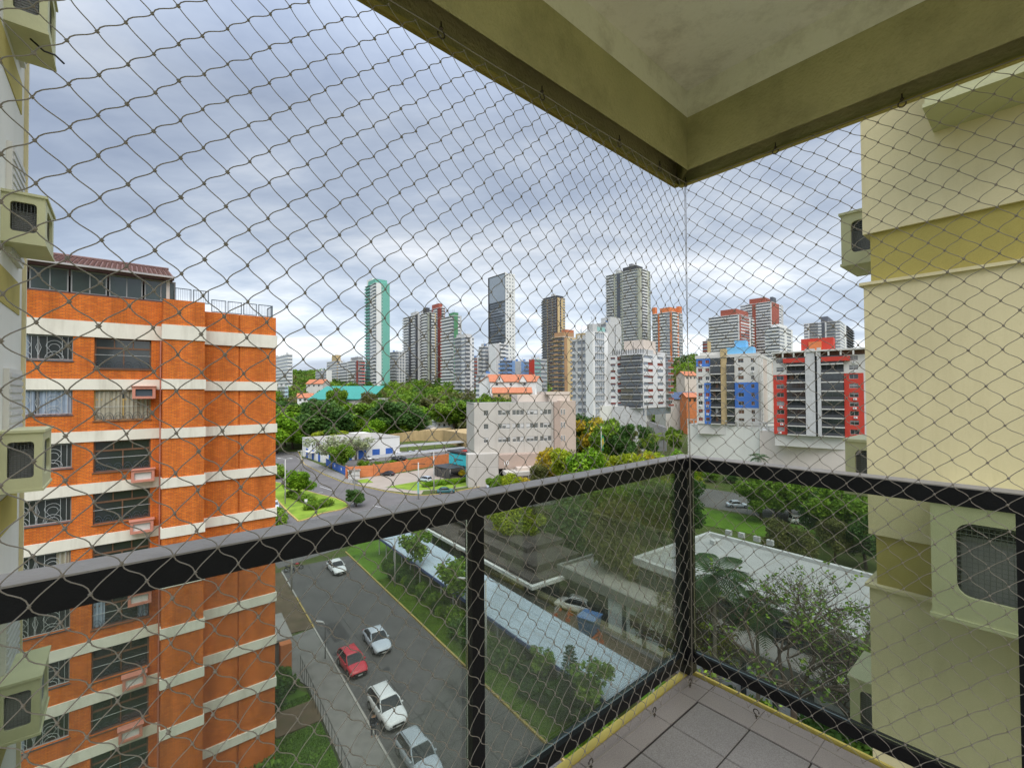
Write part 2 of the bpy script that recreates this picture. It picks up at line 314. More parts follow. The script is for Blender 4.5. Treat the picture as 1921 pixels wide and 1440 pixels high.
# ---------------------------------------------------------------- facades: piers and spandrels stand proud of a dark glass core
class Bld:
    def __init__(s, name, label, cat, loc, rz, group=None):
        s.t = thing(name, label, cat, loc, rz, group); s.p = {}; s.fr = ((0, 0, 0), 0.0)
    def mb(s, part):
        if part not in s.p: s.p[part] = MB()
        return s.p[part].at(*s.fr)
    def at(s, o, a): s.fr = (o, a); return s
    def box(s, part, mt, *c): s.mb(part).box(mt, *c)
    def finish(s, stuff=('window', 'balcony', 'antenna', 'water_tank', 'louvre', 'mullion', 'shutter', 'air_conditioner')):
        for k, m in s.p.items(): m.at().build(k.split('#')[0], s.t, k.split('#')[0] in stuff)
        return s.t
def facade(B, w, z0, nf, fh, cols, dep=.28, obj=None):
    """face in the plane y=0 of B.at(...), outward -y.  cols: (kind, width fraction, material, options)"""
    tot = sum(c[1] for c in cols); x = 0.0; zt = z0 + nf * fh
    for c in cols:
        x1 = x + c[1] / tot * w; k = c[0]; mt = c[2]; op = c[3] if len(c) > 3 else {}
        f0 = op.get('f0', 0); f1 = op.get('f1', nf)
        if k == 'w': B.box('wall#' + mt, mt, x, x1, -dep, .0, z0, zt)
        elif k == 'g':
            si, he = op.get('sill', .32), op.get('head', .86)
            for f in range(nf):
                za = z0 + f * fh; B.box('wall#' + mt, mt, x, x1, -dep + .02, 0, za + (he - 1) * fh if f else za, za + si * fh)
            B.box('wall#' + mt, mt, x, x1, -dep + .02, 0, z0 + (nf - 1 + he) * fh, zt)
            nm = op.get('n', 1)
            for i in range(1, nm): xm = x + (x1 - x) * i / nm; B.box('mullion', op.get('mm', 'light_grey'), xm - .05, xm + .05, -dep + .1, 0, z0, zt - .02)
            if op.get('sh'):
                for f in range(nf):
                    if rnd.random() < .6:
                        za = z0 + f * fh; q = rnd.choice((.35, .6, 1)) * (he - si); B.box('shutter', op['sh'], x + .02, x1 - .02, -.1, 0, za + (he - q) * fh, za + he * fh - .01)
            if op.get('ac'):
                for f in range(nf):
                    if rnd.random() < op['ac']: za = z0 + f * fh; xm = (x + x1) / 2 + rnd.uniform(-.3, .3); B.box('air_conditioner', 'white', xm - .4, xm + .4, -dep - .32, -dep, za + .06 * fh, za + .06 * fh + .55)
        elif k == 'b':
            pr = op.get('pr', 1.1); ph = op.get('ph', .42); cm = op.get('pm', mt)
            for f in range(nf):
                za = z0 + f * fh; B.box('balcony', mt, x, x1, -dep - pr, 0, za, za + .38)
                B.box('balcony', cm, x + .03, x1 - .03, -dep - pr - .02, -dep - pr + .1, za + .381, za + ph * fh)
                if rnd.random() < op.get('cur', .25): B.box('window', rnd.choice(('curtain_beige', 'light_grey')), x + .1, x + (x1 - x) * rnd.uniform(.3, .6), -.12, 0, za + .3, za + fh * .85)
            B.box('balcony', mt, x, x1, -dep - pr, 0, zt - .2, zt)
        elif k == 's':
            for f in range(nf + 1):
                za = z0 + f * fh; B.box('wall#' + mt, mt, x, x1, -dep, 0, za - (op.get('t', .3) if f else 0), za + (op.get('t', .3) if f < nf else 0))
        x = x1
def corner_widths(xl, xs, xr, Y, rot):
    """near corner at pixel xs and depth Y; returns widths of the left face and right face reaching xl and xr"""
    C = D(xs, 735, Y); e1 = Vector((cos(rot), sin(rot))); e2 = Vector((-sin(rot), cos(rot)))
    def sol(e, px):
        r = (px - 960.5) / FPX; return (r * C.y - C.x) / (e.x - r * e.y)
    return C, sol(e2, xl), sol(e1, xr)
def tower(name, label, xl, xs, xr, ytop, Y, rot, left, right, fh=2.9, glass='tower_glass', roofs=(), zb=None, roofmat='light_grey', group=None, cat='building'):
    """left face runs from the near corner away to xl, right face to xr"""
    C, wl, wr = corner_widths(xl, xs, xr, Y, rot); zt = D(xs, ytop, Y).z
    base = (tz(C.x, C.y) if zb is None else zb) - 2; nf = max(1, int((zt - base) / fh)); z0 = zt - nf * fh
    B = Bld(name, label, cat, (C.x, C.y, 0), rot, group)
    B.box('window', glass, .02, wr - .02, .02, wl - .02, z0 - 3, zt - .05)
    B.box('roof', roofmat, -.15, wr + .15, -.15, wl + .15, zt, zt + .5)
    B.at((0, 0, 0), 0); facade(B, wr, z0, nf, fh, right)
    B.at((0, wl, 0), -pi / 2); facade(B, wl, z0, nf, fh, left)
    B.at((0, 0, 0), 0)
    B.box('wall#' + right[0][2], right[0][2], wr - .02, wr + .25, 0, wl, z0, zt)
    for (mt, fx0, fx1, fy0, fy1, h) in roofs: B.box('rooftop#' + mt, mt, fx0 * wr, fx1 * wr, fy0 * wl, fy1 * wl, zt + .5, zt + .5 + h)
    q_ = random.Random(int(xs * 7)); zz_ = zt + .5 + max([r_[5] for r_ in roofs] or [0]) * .98
    rx, ry = (wr * (roofs[0][1] + roofs[0][2]) / 2, wl * (roofs[0][3] + roofs[0][4]) / 2) if roofs else (wr / 2, wl / 2)
    if roofs: zz_ = zt + .5 + roofs[0][5]
    for k in range(2): B.box('antenna', 'charcoal', rx + q_.uniform(-1.2, 1.2), rx + q_.uniform(-1.2, 1.2) + .16, ry + q_.uniform(-1, 1), ry + q_.uniform(-1, 1) + .16, zz_ - .1, zz_ + q_.uniform(1.5, 4)) if False else B.mb('antenna').tube('charcoal', [(rx + k * 1.3 - .6, ry + q_.uniform(-1, 1), zz_ - .1), (rx + k * 1.3 - .6, ry, zz_ + q_.uniform(1.5, 4))], .09, 4)
    for k in range(2): tx, ty = wr * q_.uniform(.12, .88), wl * q_.uniform(.1, .9); B.mb('water_tank').tube(q_.choice(('light_grey', 'tank_blue', 'off_white')), [(tx, ty, zt + .45), (tx, ty, zt + 2.1)], .9, 10, False)
    B.wl, B.wr, B.zt, B.z0, B.nf = wl, wr, zt, z0, nf
    return B

# ---------------------------------------------------------------- foliage
def leaves(name, lobes, n, size, mt, seed=0, shell=.55, flat=.5):
    """many small leaf-clump quads spread through overlapping lobes (cx,cy,cz,rx,ry,rz)"""
    r = np.random.default_rng(seed); lob = np.array(lobes, float); vol = np.prod(lob[:, 3:], 1) ** (2 / 3); w = vol / vol.sum()
    idx = r.choice(len(lob), n, p=w); d = r.normal(size=(n, 3)); d /= np.linalg.norm(d, axis=1)[:, None]
    rad = shell + (1 - shell) * r.random(n) ** .6; rad *= 1 + .16 * np.sin(d[:, 0] * 7 + idx) * np.cos(d[:, 1] * 6 + idx * 2) + r.normal(size=n) * .05
    c = lob[idx, :3] + d * rad[:, None] * lob[idx, 3:]
    a = r.normal(size=(n, 3)); a[:, 2] *= flat; a /= np.linalg.norm(a, axis=1)[:, None]
    b = np.cross(a, r.normal(size=(n, 3))); b /= np.linalg.norm(b, axis=1)[:, None]
    s = size * (.55 + .9 * r.random(n))[:, None]
    a = a * s; b = b * s * .62
    V = np.stack([c - a, c + b - a * .1, c + a, c - b + a * .15], 1).reshape(-1, 3)
    me = bpy.data.meshes.new(name); me.vertices.add(4 * n); me.vertices.foreach_set('co', V.astype(np.float32).ravel())
    me.loops.add(4 * n); me.loops.foreach_set('vertex_index', np.arange(4 * n, dtype=np.int32))
    me.polygons.add(n); me.polygons.foreach_set('loop_start', np.arange(0, 4 * n, 4, dtype=np.int32)); me.polygons.foreach_set('loop_total', np.full(n, 4, np.int32))
    me.materials.append(MATS[mt]); me.update(calc_edges=True)
    at = me.attributes.new('rnd', 'FLOAT', 'FACE'); lv = r.random(len(lob))
    at.data.foreach_set('value', (0.6 * r.random(n) + .4 * lv[idx]).astype(np.float32)); return me
def crown_lobes(R, Hh, n, seed, z0):
    q = random.Random(seed); L_ = [(0, 0, z0 + Hh * .5, R * .6, R * .6, Hh * .42)]
    for i in range(n):
        a = 2 * pi * i / n * 1.618 + q.random(); t = q.uniform(.35, .78); z = z0 + Hh * q.uniform(.2, .85); k = q.uniform(.26, .46) * (1.15 - .4 * (z - z0) / Hh)
        L_.append((cos(a) * R * t, sin(a) * R * t, z, R * k, R * k, min(R * k, Hh * .3) * q.uniform(.7, 1)))
    return L_
def trunk_mb(h, r, R, n, seed, mt='bark', spread=.8):
    q = random.Random(seed); m = MB(); m.tube(mt, [(0, 0, -.3), (.06 * R, 0, h * .35), (0, .05 * R, h * .7)], r, 7, r1=r * .6)
    for i in range(n):
        a = 2 * pi * i / n + q.uniform(-.4, .4); k = q.uniform(.55, .95) * spread; zz_ = h * q.uniform(.35, .68)
        p0 = (0, .02, zz_); p1 = (cos(a) * R * k * .45, sin(a) * R * k * .45, zz_ + h * .18); p2 = (cos(a) * R * k, sin(a) * R * k, zz_ + h * q.uniform(.22, .42))
        m.tube(mt, [p0, p1, p2], r * .45, 5, r1=r * .12)
        b = a + q.uniform(-.7, .7); m.tube(mt, [p1, (p1[0] + cos(b) * R * .3, p1[1] + sin(b) * R * .3, p1[2] + h * .2)], r * .25, 4, r1=r * .07)
    return m
TREES = {}
def tree_kind(key, R, Hh, mt, n=3200, size=.3, z0=None, nl=9, bark='bark', flat=.5, shell=.5, tr=None, seed=1, limbs=6):
    z0 = Hh * .28 if z0 is None else z0
    TREES[key] = (leaves('crown_' + key, crown_lobes(R, Hh - z0, nl, seed, z0), n, size, mt, seed, shell, flat), trunk_mb(Hh, tr or R * .07, R, limbs, seed, bark).mesh('trunk_' + key), Hh)
def plant(key, loc, h, label, rz=None, wide=1.0, group=None, name='tree', cat='tree'):
    cm, tm, Hh = TREES[key]; s = h / Hh; t = thing(name, label, cat, loc, rnd.uniform(0, 6.3) if rz is None else rz, group); t.scale = (s * wide, s * wide, s)
    put('trunk', tm, t); put('crown', cm, t); return t
def shrub(key, loc, h, label, wide=1.0, group=None, name='shrub', cat='shrub'):
    cm, tm, Hh = TREES[key]; s = h / Hh; t = put(name, cm, None, False, loc, rnd.uniform(0, 6.3)); t.scale = (s * wide, s * wide, s); return tag(t, label, cat, group)
# ================================================================ THE SETTING
def axis_steps(a, near, far, n):
    return a
xs = sorted(set([-5000, -3000, -1800, -1200] + list(range(-900, 901, 20)) + [1200, 1800, 3000, 5000]))
ys = sorted(set([-5000, -1500, -200, -60] + list(range(0, 760, 15)) + [800, 900, 1000, 1200, 1500, 2000, 3000, 5000]))
m = MB(); pts = []; fc = []
for y in ys:
    for x in xs: pts.append((x, y, tz(x, y)))
nx = len(xs)
for j in range(len(ys) - 1):
    for i in range(nx - 1): a = j * nx + i; fc.append((a, a + 1, a + nx + 1, a + nx))
m.add(pts, fc, 'ground_green', True); struct('ground', m)

def sheet(name, mt, poly, z, parent=None):
    m = MB(); pl = [(p[0], p[1]) for p in poly]; tri = tessellate_polygon([[Vector((p[0], p[1], 0)) for p in pl]])
    pts = [(p[0], p[1], z) for p in pl]; fs = []
    for t in tri:
        a, b, c = (Vector(pts[k]) for k in t)
        fs.append(t if (b - a).cross(c - a).z > 0 else t[::-1])
    m.add(pts, fs, mt); return struct(name, m, parent)
def raised(name, mt, poly, z1, z0=-.05):
    m = MB(); m.prism(mt, [(p[0], p[1]) for p in poly], z0, z1); return struct(name, m)
nrp = lambda *a: [NR(n, r) for n, r in a]
gp = lambda *a: [G(x, y) for x, y in a]
# roads
sheet('street', 'asphalt', nrp((11.7, -10), (21.0, -10), (21.0, 72), (11.7, 72)), .020)
sheet('avenue', 'asphalt_far', gp((537, 826), (552, 832), (571, 871), (608, 890), (644, 905), (673, 911), (719, 921), (771, 929), (800, 929), (840, 925), (900, 913), (1060, 908), (1310, 914), (1480, 938), (1660, 972),
      (1660, 1008), (1480, 978), (1310, 948), (1100, 940), (920, 958), (800, 980), (720, 1003), (638, 1029), (522, 1066), (495, 1030), (470, 985), (440, 930), (470, 870), (505, 840)), .024)
sheet('parking_lot', 'asphalt_far', gp((640, 884), (700, 866), (875, 848), (905, 834), (880, 826), (700, 838), (660, 850)), .016)
sheet('forecourt', 'forecourt', gp((655, 900), (672, 897), (760, 886), (842, 872), (885, 886), (925, 884), (915, 898), (800, 912), (790, 927), (722, 919), (675, 909)), .030)
sheet('pavement', 'pavement', gp((556, 858), (574, 860), (660, 897), (676, 909), (650, 905), (608, 888), (571, 870)), .034)
raised('pavement', 'pavement', nrp((8.9, 19), (11.5, 19), (11.5, 52), (9.0, 51.5), (7.2, 52.5), (6.0, 49), (7.6, 46), (8.9, 42)), .12)
raised('verge', 'grass', nrp((21.25, 5), (24.5, 5), (27, 66), (34, 70), (32, 78), (24, 77.5), (21.25, 74)), .10)
raised('verge', 'soil', nrp((5.6, 53), (7.2, 52.6), (11.5, 52.2), (11.5, 71), (5.6, 71)), .08)
raised('garden', 'grass', nrp((-8, 12), (8.8, 12), (8.8, 41), (6, 46), (-8, 46)), .07)
med = gp((510, 903), (540, 910), (569, 919), (596, 927), (630, 935), (650, 944), (654, 950), (640, 956), (604, 963), (573, 975), (560, 978), (542, 962), (513, 931), (503, 915))
raised('median', 'grass_bright', med, .16)
raised('verge', 'grass_bright', gp((662, 902), (690, 898), (700, 905), (678, 906)), .10)
raised('verge', 'grass_bright', gp((722, 914), (790, 902), (905, 893), (905, 908), (840, 918), (775, 921)), .12)
raised('verge', 'grass', gp((1310, 952), (1480, 982), (1640, 1012), (1640, 1030), (1500, 1020), (1320, 985), (1150, 975), (960, 975), (1100, 945)), .10)
sheet('courtyard', 'soil', nrp((29.8, 18), (40, 18), (40, 47), (36, 47), (36, 39.8), (31.5, 39.8), (31.5, 47), (29.8, 47)), .012)
sheet('courtyard', 'grass', nrp((30.2, 20), (34.2, 20), (33.4, 33), (30.2, 35)), .016)
sheet('courtyard', 'asphalt_far', nrp((29.8, 60), (36, 60), (38, 72), (29.8, 72)), .012)
# kerbs
def kerb(path, mt, w=.16, h=.16):
    m = MB(); P = [Vector((p[0], p[1], 0)) for p in path]
    for a, b in zip(P, P[1:]):
        d = (b - a); L_ = d.length; m.at((a.x, a.y, 0), atan2(d.y, d.x)); m.box(mt, 0, L_ + .01, -w / 2, w / 2, -.02, h)
    m.at(); struct('kerb', m)
kerb(nrp((21.12, 5), (21.12, 60)), 'kerb_yellow'); kerb(nrp((21.12, 60.02), (21.12, 73.8)), 'kerb_yellow')
kerb(nrp((11.6, 19), (11.6, 38)), 'kerb_concrete'); kerb(nrp((11.6, 38.02), (11.6, 52)), 'kerb_concrete'); kerb(nrp((11.6, 52.02), (11.6, 61)), 'kerb_yellow'); kerb(nrp((11.6, 61.02), (11.6, 71)), 'kerb_concrete')
kerb(med + med[:1], 'kerb_yellow', .3, .19)
kerb(gp((552, 832), (571, 871), (608, 890), (644, 905), (673, 911), (719, 921), (771, 929), (800, 929), (840, 925), (900, 913)), 'kerb_yellow', .22)
kerb(gp((722, 914), (775, 921), (840, 918), (905, 908)), 'kerb_concrete', .2)
# dashes worn into the avenue
m = MB()
for (x0, y0, x1, y1) in ((592, 925, 606, 923), (560, 895, 574, 900), (600, 912, 625, 920), (700, 948, 740, 957)):
    a = G(x0, y0); b = G(x1, y1); d = b - a; m.at((a.x, a.y, 0), atan2(d.y, d.x)); m.box('road_white', 0, d.length, -.09, .09, .026, .030)
m.at(); struct('lane_marking', m)
mat('asphalt_patch', (.075, .072, .072), .95, .2, 3, .4, 60, spec=.1)
m = MB()                                            # asphalt patches in the street
for n_, r_, a_, b_ in ((13.4, 50, 1.6, 4.2), (18.8, 34, 1.2, 3.4), (13.6, 27, 1.4, 5)):
    m.at(tuple(NR(n_, r_)), AN); m.box('asphalt_patch', -a_ / 2, a_ / 2, -b_ / 2, b_ / 2, .018, .0245)
m.at(); struct('road_patch', m)
# manhole and drain
for k, (n_, r_) in enumerate(((15.2, 40.5), (12.2, 45.8))):
    m = MB(); m.tube('pole_dark', [tuple(NR(n_, r_, .0)), tuple(NR(n_, r_, .032))], .33, 16, False); o = m.build('manhole_cover'); tag(o, ('round iron manhole cover in the middle of the near street', 'round iron cover at the near street edge behind the red car')[k], 'manhole cover')
# ================================================================ OUR OWN BUILDING AND ITS BALCONY
ZF, ZC, ZBM = H - 1.36, H + 1.22, H + .985
own = thing('apartment_building', 'cream apartment block with yellow bands whose balcony the photo is taken from', 'building', (0, 0, 0), AU)
m = MB(); m.box('tile_lit', -1.6, 2.115, -2.2, 1.18, ZF - .18, ZF - .012); slab = m.build('balcony_slab', own)
for i in range(18):                                  # row of cut tiles between the floor and the painted edge
    u1 = 2.081 if i == 0 else 1.921 - .2138 * (i - 1); u0 = 1.921 - .2138 * i
    m = MB(); m.box('tile_lit', u0 + .003, u1 - .001, 1.0265, 1.145, ZF - .0115, ZF + .0012); m.build('edge_tile', slab)
for j in range(15):
    v1 = 1.0225 - .2165 * j; m = MB(); m.box('tile_lit', 1.926, 2.085, v1 - .2145, v1, ZF - .0115, ZF + .0012); m.build('edge_tile', slab)
m = MB(); m.box('yellow_edge', -1.6, 2.112, 1.148, 1.178, ZF - .011, ZF + .008); m.box('yellow_edge', 2.100, 2.112, -.45, 1.1475, ZF - .011, ZF + .008); m.build('painted_edge', slab)
m = MB(); m.box('grout', -1.6, 2.09, -2.2, 1.1455, ZF - .0119, ZF - .004); m.build('grout', slab)
tm = MB(); tm.add([(0, 0, 0), (.2095, 0, 0), (.2095, .2115, 0), (0, .2115, 0), (.002, .002, .0045), (.2075, .002, .0045), (.2075, .2095, .0045), (.002, .2095, .0045)],
                  [(0, 1, 5, 4), (1, 2, 6, 5), (2, 3, 7, 6), (3, 0, 4, 7), (4, 5, 6, 7)], 'tile'); tme = tm.mesh('tile')
for i in range(16):
    for j in range(14):
        u0 = 1.921 - .2138 * (i + 1); v0 = 1.0215 - .2165 * (j + 1)
        o = put('tile', tme, slab); o.location = (u0 + .002, v0 + .002, ZF - .004); 
m = MB(); m.prism('ceiling_paint', [(-1.6, -1.1), (1.909, -1.1), (1.909, 1.028), (-1.6, .93)], ZC, ZC + .12); m.build('ceiling', own)
def beam(poly):
    m = MB(); m.prism('beam_paint', poly, ZBM, ZC + .3); return m.build('beam', own)
bo = beam([(-1.6, .925), (1.91, 1.03), (2.03, 1.15), (-1.6, 1.025)]); beam([(1.91, 1.03), (1.91, -2.2), (2.03, -2.2), (2.03, 1.15)])
m = MB(); m.prism('yellow_paint', [(-1.6, 1.006), (2.0105, 1.130), (2.0105, 1.151), (-1.6, 1.027)], ZBM - .012, ZBM - .0005); m.box('yellow_paint', 2.011, 2.032, -.45, 1.1305, ZBM - .012, ZBM - .0005); m.build('drip_edge', bo)
m = MB(); m.box('cream_wall', -1.6, 2.12, -2.2, 1.15, ZF - 3, ZF - 2.2); m.box('cream_wall', -1.6, 2.03, -2.2, 1.15, ZC + .31, ZC + .5); m.build('balcony_slab', own)
# right wing: plain cream wall, recessed yellow bands on every floor
def zr(py, Y): return H - (py - 732) / 856 * Y
TB = [(H + 1.46 + 2.8 * k, H + 1.005 + 2.8 * k) for k in (-9, -8, -7, -6, -5, -4, -3, -2, -1, 0, 1, 2)]
def piece(nm, mt, *c):
    m = MB(); m.box(mt, *c); return m.build(nm, own)
prev = -1.0
for (t, b) in TB:
    piece('wing_wall', 'cream_wall', 5.30, 12, -6, 1.12, prev, b - .03); piece('yellow_band', 'yellow_paint', 5.335, 11.9, -6, 1.07, b - .03, t)
    piece('ledge', 'cream_wall', 5.27, 12, -6, 1.15, b - .0295, b - .002); prev = t
piece('wing_wall', 'cream_wall', 5.30, 12, -6, 1.12, prev, prev + 3)
# left wing
prev = -1.0
for k in range(-9, 4):
    zb_ = H + 1.07 + 2.72 * k
    piece('wing_wall', 'white_wall', -6, -1.1, 6.0, 9.62, prev, zb_); piece('yellow_band', 'yellow_paint', -6, -1.09, 6.0, 8.95, zb_, zb_ + .42); piece('wing_wall', 'white_wall', -6, -1.1, 8.951, 9.62, zb_, zb_ + .42); prev = zb_ + .4201
piece('wing_wall', 'white_wall', -6, -1.1, 6, 9.62, prev, prev + 3)
m = MB(); m.box('cream_wall', -1.0995, -1.06, 9.2, 9.25, 0, H + 11); m.build('pilaster_joint', own)
for k in range(-3, 3):                              # louvred shutters beside the boxes
    zs = H + .22 + 2.72 * k
    m = MB(); m.box('off_white', -1.099, -1.05, 8.0, 8.9, zs - 1.25, zs + .1); f = m.build('shutter', own)
    m = MB()
    for q in range(14): m.box('light_grey', -1.05, -1.035, 8.04, 8.86, zs - 1.2 + q * .092, zs - 1.2 + q * .092 + .05)
    m.build('slat', f, True)

# ---------------------------------------------------------------- air conditioner boxes
def rrect(a0, a1, b0, b1, r, n=5):
    P = []
    for cxx, cyy, s0 in ((a1 - r, b1 - r, 0), (a0 + r, b1 - r, 1), (a0 + r, b0 + r, 2), (a1 - r, b0 + r, 3)):
        for k in range(n + 1): t = (s0 + k / n) * pi / 2; P.append((cxx + r * cos(t), cyy + r * sin(t)))
    return P
def holed(m, mt, f, a0, a1, b0, b1, h, r=.06, depth=.05, inner='dark_inside'):
    """rectangle a0..a1 x b0..b1 with a rounded hole h=(a0,a1,b0,b1); f maps (a,b,d) to a point, d inward"""
    ip = rrect(*h, r); n = len(ip); q = n // 4; op = []
    cor = [(a1, b1), (a0, b1), (a0, b0), (a1, b0)]
    outer = []
    for i, (x, y) in enumerate(ip): outer.append(cor[i // q])
    pts = [f(x, y, 0) for x, y in outer] + [f(x, y, 0) for x, y in ip] + [f(x, y, depth) for x, y in ip]
    fs = [(i, (i + 1) % n, n + (i + 1) % n, n + i) for i in range(n)]
    m.add(pts, fs, mt); m.add(pts, [(n + i, n + (i + 1) % n, 2 * n + (i + 1) % n, 2 * n + i) for i in range(n)], mt)
    return [f(x, y, depth) for x, y in ip]
def ac_box(label, u0, u1, v0, v1, z0, z1, front='+u', sides=(), slant=.0, plain=False):
    """hollow concrete case; front = the face parallel to the wall; sides = other pierced faces"""
    t = thing('air_conditioner_box', label, 'air conditioner box', UV_(u0, v0, z0), AU, 'pale green air conditioner boxes on the cream wings')
    W_, D_, Z_ = u1 - u0, v1 - v0, z1 - z0; m = MB(); g = MB(); e_ = .12
    faces = {'+u': lambda a, b, d: (W_ - d, a, b), '-u': lambda a, b, d: (d, a, b), '-v': lambda a, b, d: (a, d, b), '+v': lambda a, b, d: (a, D_ - d, b)}
    span = {'+u': D_, '-u': D_, '-v': W_, '+v': W_}
    for k, f in faces.items():
        S = span[k]
        if k == front or k in sides:
            h = (min(.17, S * .2), S - min(.14, S * .2), .2 * Z_, .84 * Z_)
            holed(m, 'ac_shell', f, 0, S, 0, Z_, h, min(.09, S * .1), .035)
            nn = 16
            for i in range(nn): z_ = h[2] + (h[3] - h[2]) * (i + .5) / nn; p = [f(h[0], z_, .03), f(h[1], z_, .03)]; g.tube('mesh_metal', p, .0035, 3, False)
            for i in range(int((h[1] - h[0]) / .03)): a_ = h[0] + .03 * (i + .5); g.tube('mesh_metal', [f(a_, h[2], .034), f(a_, h[3], .034)], .003, 3, False)
        else: m.add([f(0, 0, 0), f(S, 0, 0), f(S, Z_, 0), f(0, Z_, 0)], [(0, 1, 2, 3)], 'ac_shell')
    m.add([(0, 0, 0), (W_, 0, 0), (W_, D_, 0), (0, D_, 0), (0, 0, Z_), (W_, 0, Z_), (W_, D_, Z_), (0, D_, Z_)], [(3, 2, 1, 0), (4, 5, 6, 7)], 'ac_shell')
    bv = m.build('case', t)
    mod = None
    g.build('grille', t, True)
    i_ = MB(); i_.box('mid_grey', W_ * .22, W_ * .78, D_ * .15, D_ * .85, Z_ * .12, Z_ * .7); i_.build('air_conditioner', t)
    r_ = MB(); r_.box('ac_shell', -.02, W_ + .02, -.02, D_ + .02, Z_, Z_ + .03); r_.box('ac_shell', -.012, W_ + .012, -.012, D_ + .012, -.03, 0); r_.build('rim', t, True)
    return t
# left wing, seen from the side; tops and bottoms follow the storeys
for zb_, zt_, nm in ((H + 4.36, H + 5.15, 'air conditioner box at the very top left, seen from below'), (H + 1.80, H + 2.34, 'air conditioner box on the left wing beside the tiled roof'),
                     (H - 1.10, H - .44, 'air conditioner box on the left wing just above the handrail'), (H - 3.95, H - 3.32, 'air conditioner box lowest on the left wing, behind the glass')):
    ac_box('pale green ' + nm, -1.1, -.74, 7.74, 8.55, zb_, zt_, '+u', ('-v',))
m = MB(); m.tube('plastic_black', [(-.9, 7.9, 0), (-.78, 7.85, -.12), (-.68, 7.82, -.14), (-.60, 7.80, -.22)], .012, 5); o = m.build('cable', None, False, (0, 0, H + 4.30), AU); tag(o, 'short black cable hanging under the top left air conditioner box', 'cable')
# right wing far end, boxes stick out past the corner
for zb_, zt_, nm in ((H + 1.53, H + 2.12, 'air conditioner box past the right wing corner against the sky'), (H - 1.22, H - .62, 'air conditioner box beside the red building, by the handrail'), (H - 4.08, H - 3.45, 'air conditioner box past the right wing corner, behind the glass')):
    ac_box('pale green ' + nm, 6.66, 7.4, 1.121, 1.62, zb_, zt_, '+v', ('-u',))
ac_box('big air conditioner box with wire mesh front on the right wing, behind the glass', 4.78, 5.298, -.45, .62, H - 1.72, H - .86, '-u', ())
ac_box('air conditioner box high on the right wing under the beam, seen from below', 4.78, 5.298, -.45, .60, H + 2.24, H + 3.0, '-u', ())
m = MB(); m.tube('ac_shell', [(5.1, .62, 0), (5.05, .0, -.05), (5.05, -.9, -.06)], .045, 8); m.tube('plastic_black', [(5.22, .3, -.02), (5.24, -.2, -.28), (5.24, -.9, -.42)], .014, 6)
o = m.build('drain_pipe', None, False, (0, 0, H - 1.78), AU); tag(o, 'pale drain pipe and black hose under the big mesh fronted box', 'pipe')

# ---------------------------------------------------------------- railing
rail = thing('balcony_railing', 'black metal balcony railing with tinted glass panes and grey worn handrail top', 'railing', (0, 0, ZF), AU)
ZT = 1.36 - .317
def rbox(nm, mt, *c, par=rail):
    m = MB(); m.box(mt, *c); return m.build(nm, par)
def lprism(nm, mt, v0, v1, z0, z1, u0v, u0i):          # mitred at the corner
    m = MB(); m.prism(mt, [(-1.6, v0), (u0i + (v0 - 1.13), v0), (u0i + (v1 - 1.13), v1), (-1.6, v1)], z0, z1); a = m.build(nm, rail)
    m = MB(); m.prism(mt, [(u0i + (v0 - 1.13) + .001, v0), (u0i + (v1 - 1.13) + .001, v1), (u0i + (v1 - 1.13) + .001, -.45), (u0i + (v0 - 1.13) + .001, -.45)], z0, z1); b = m.build(nm, rail); return a, b
lprism('handrail', 'rail_black', 1.130, 1.205, ZT - .062, ZT - .004, 0, 2.062)
lprism('handrail_cap', 'rail_top', 1.128, 1.207, ZT - .0038, ZT, 0, 2.062)
lprism('lower_rail', 'rail_black', 1.140, 1.18, .065, .112, 0, 2.062)
def post(u0, u1, v0, v1, z0=-.0115): rbox('post', 'rail_black', u0, u1, v0, v1, z0, ZT - .0625)
post(.800, .846, 1.135, 1.17, -.3); post(2.040, 2.105, 1.122, 1.187, .017); post(2.066, 2.12, .0, .075, -.3); post(-1.0, -.93, 1.135, 1.19, -.3)
for a, b in ((.847, 2.039), (-.929, .799)): rbox('glass_pane', 'rail_glass', a, b, 1.158, 1.164, .113, ZT - .063)
for a, b in ((.076, 1.121), (-.44, -.001)): rbox('glass_pane', 'rail_glass', 2.088, 2.094, a, b, .113, ZT - .063)

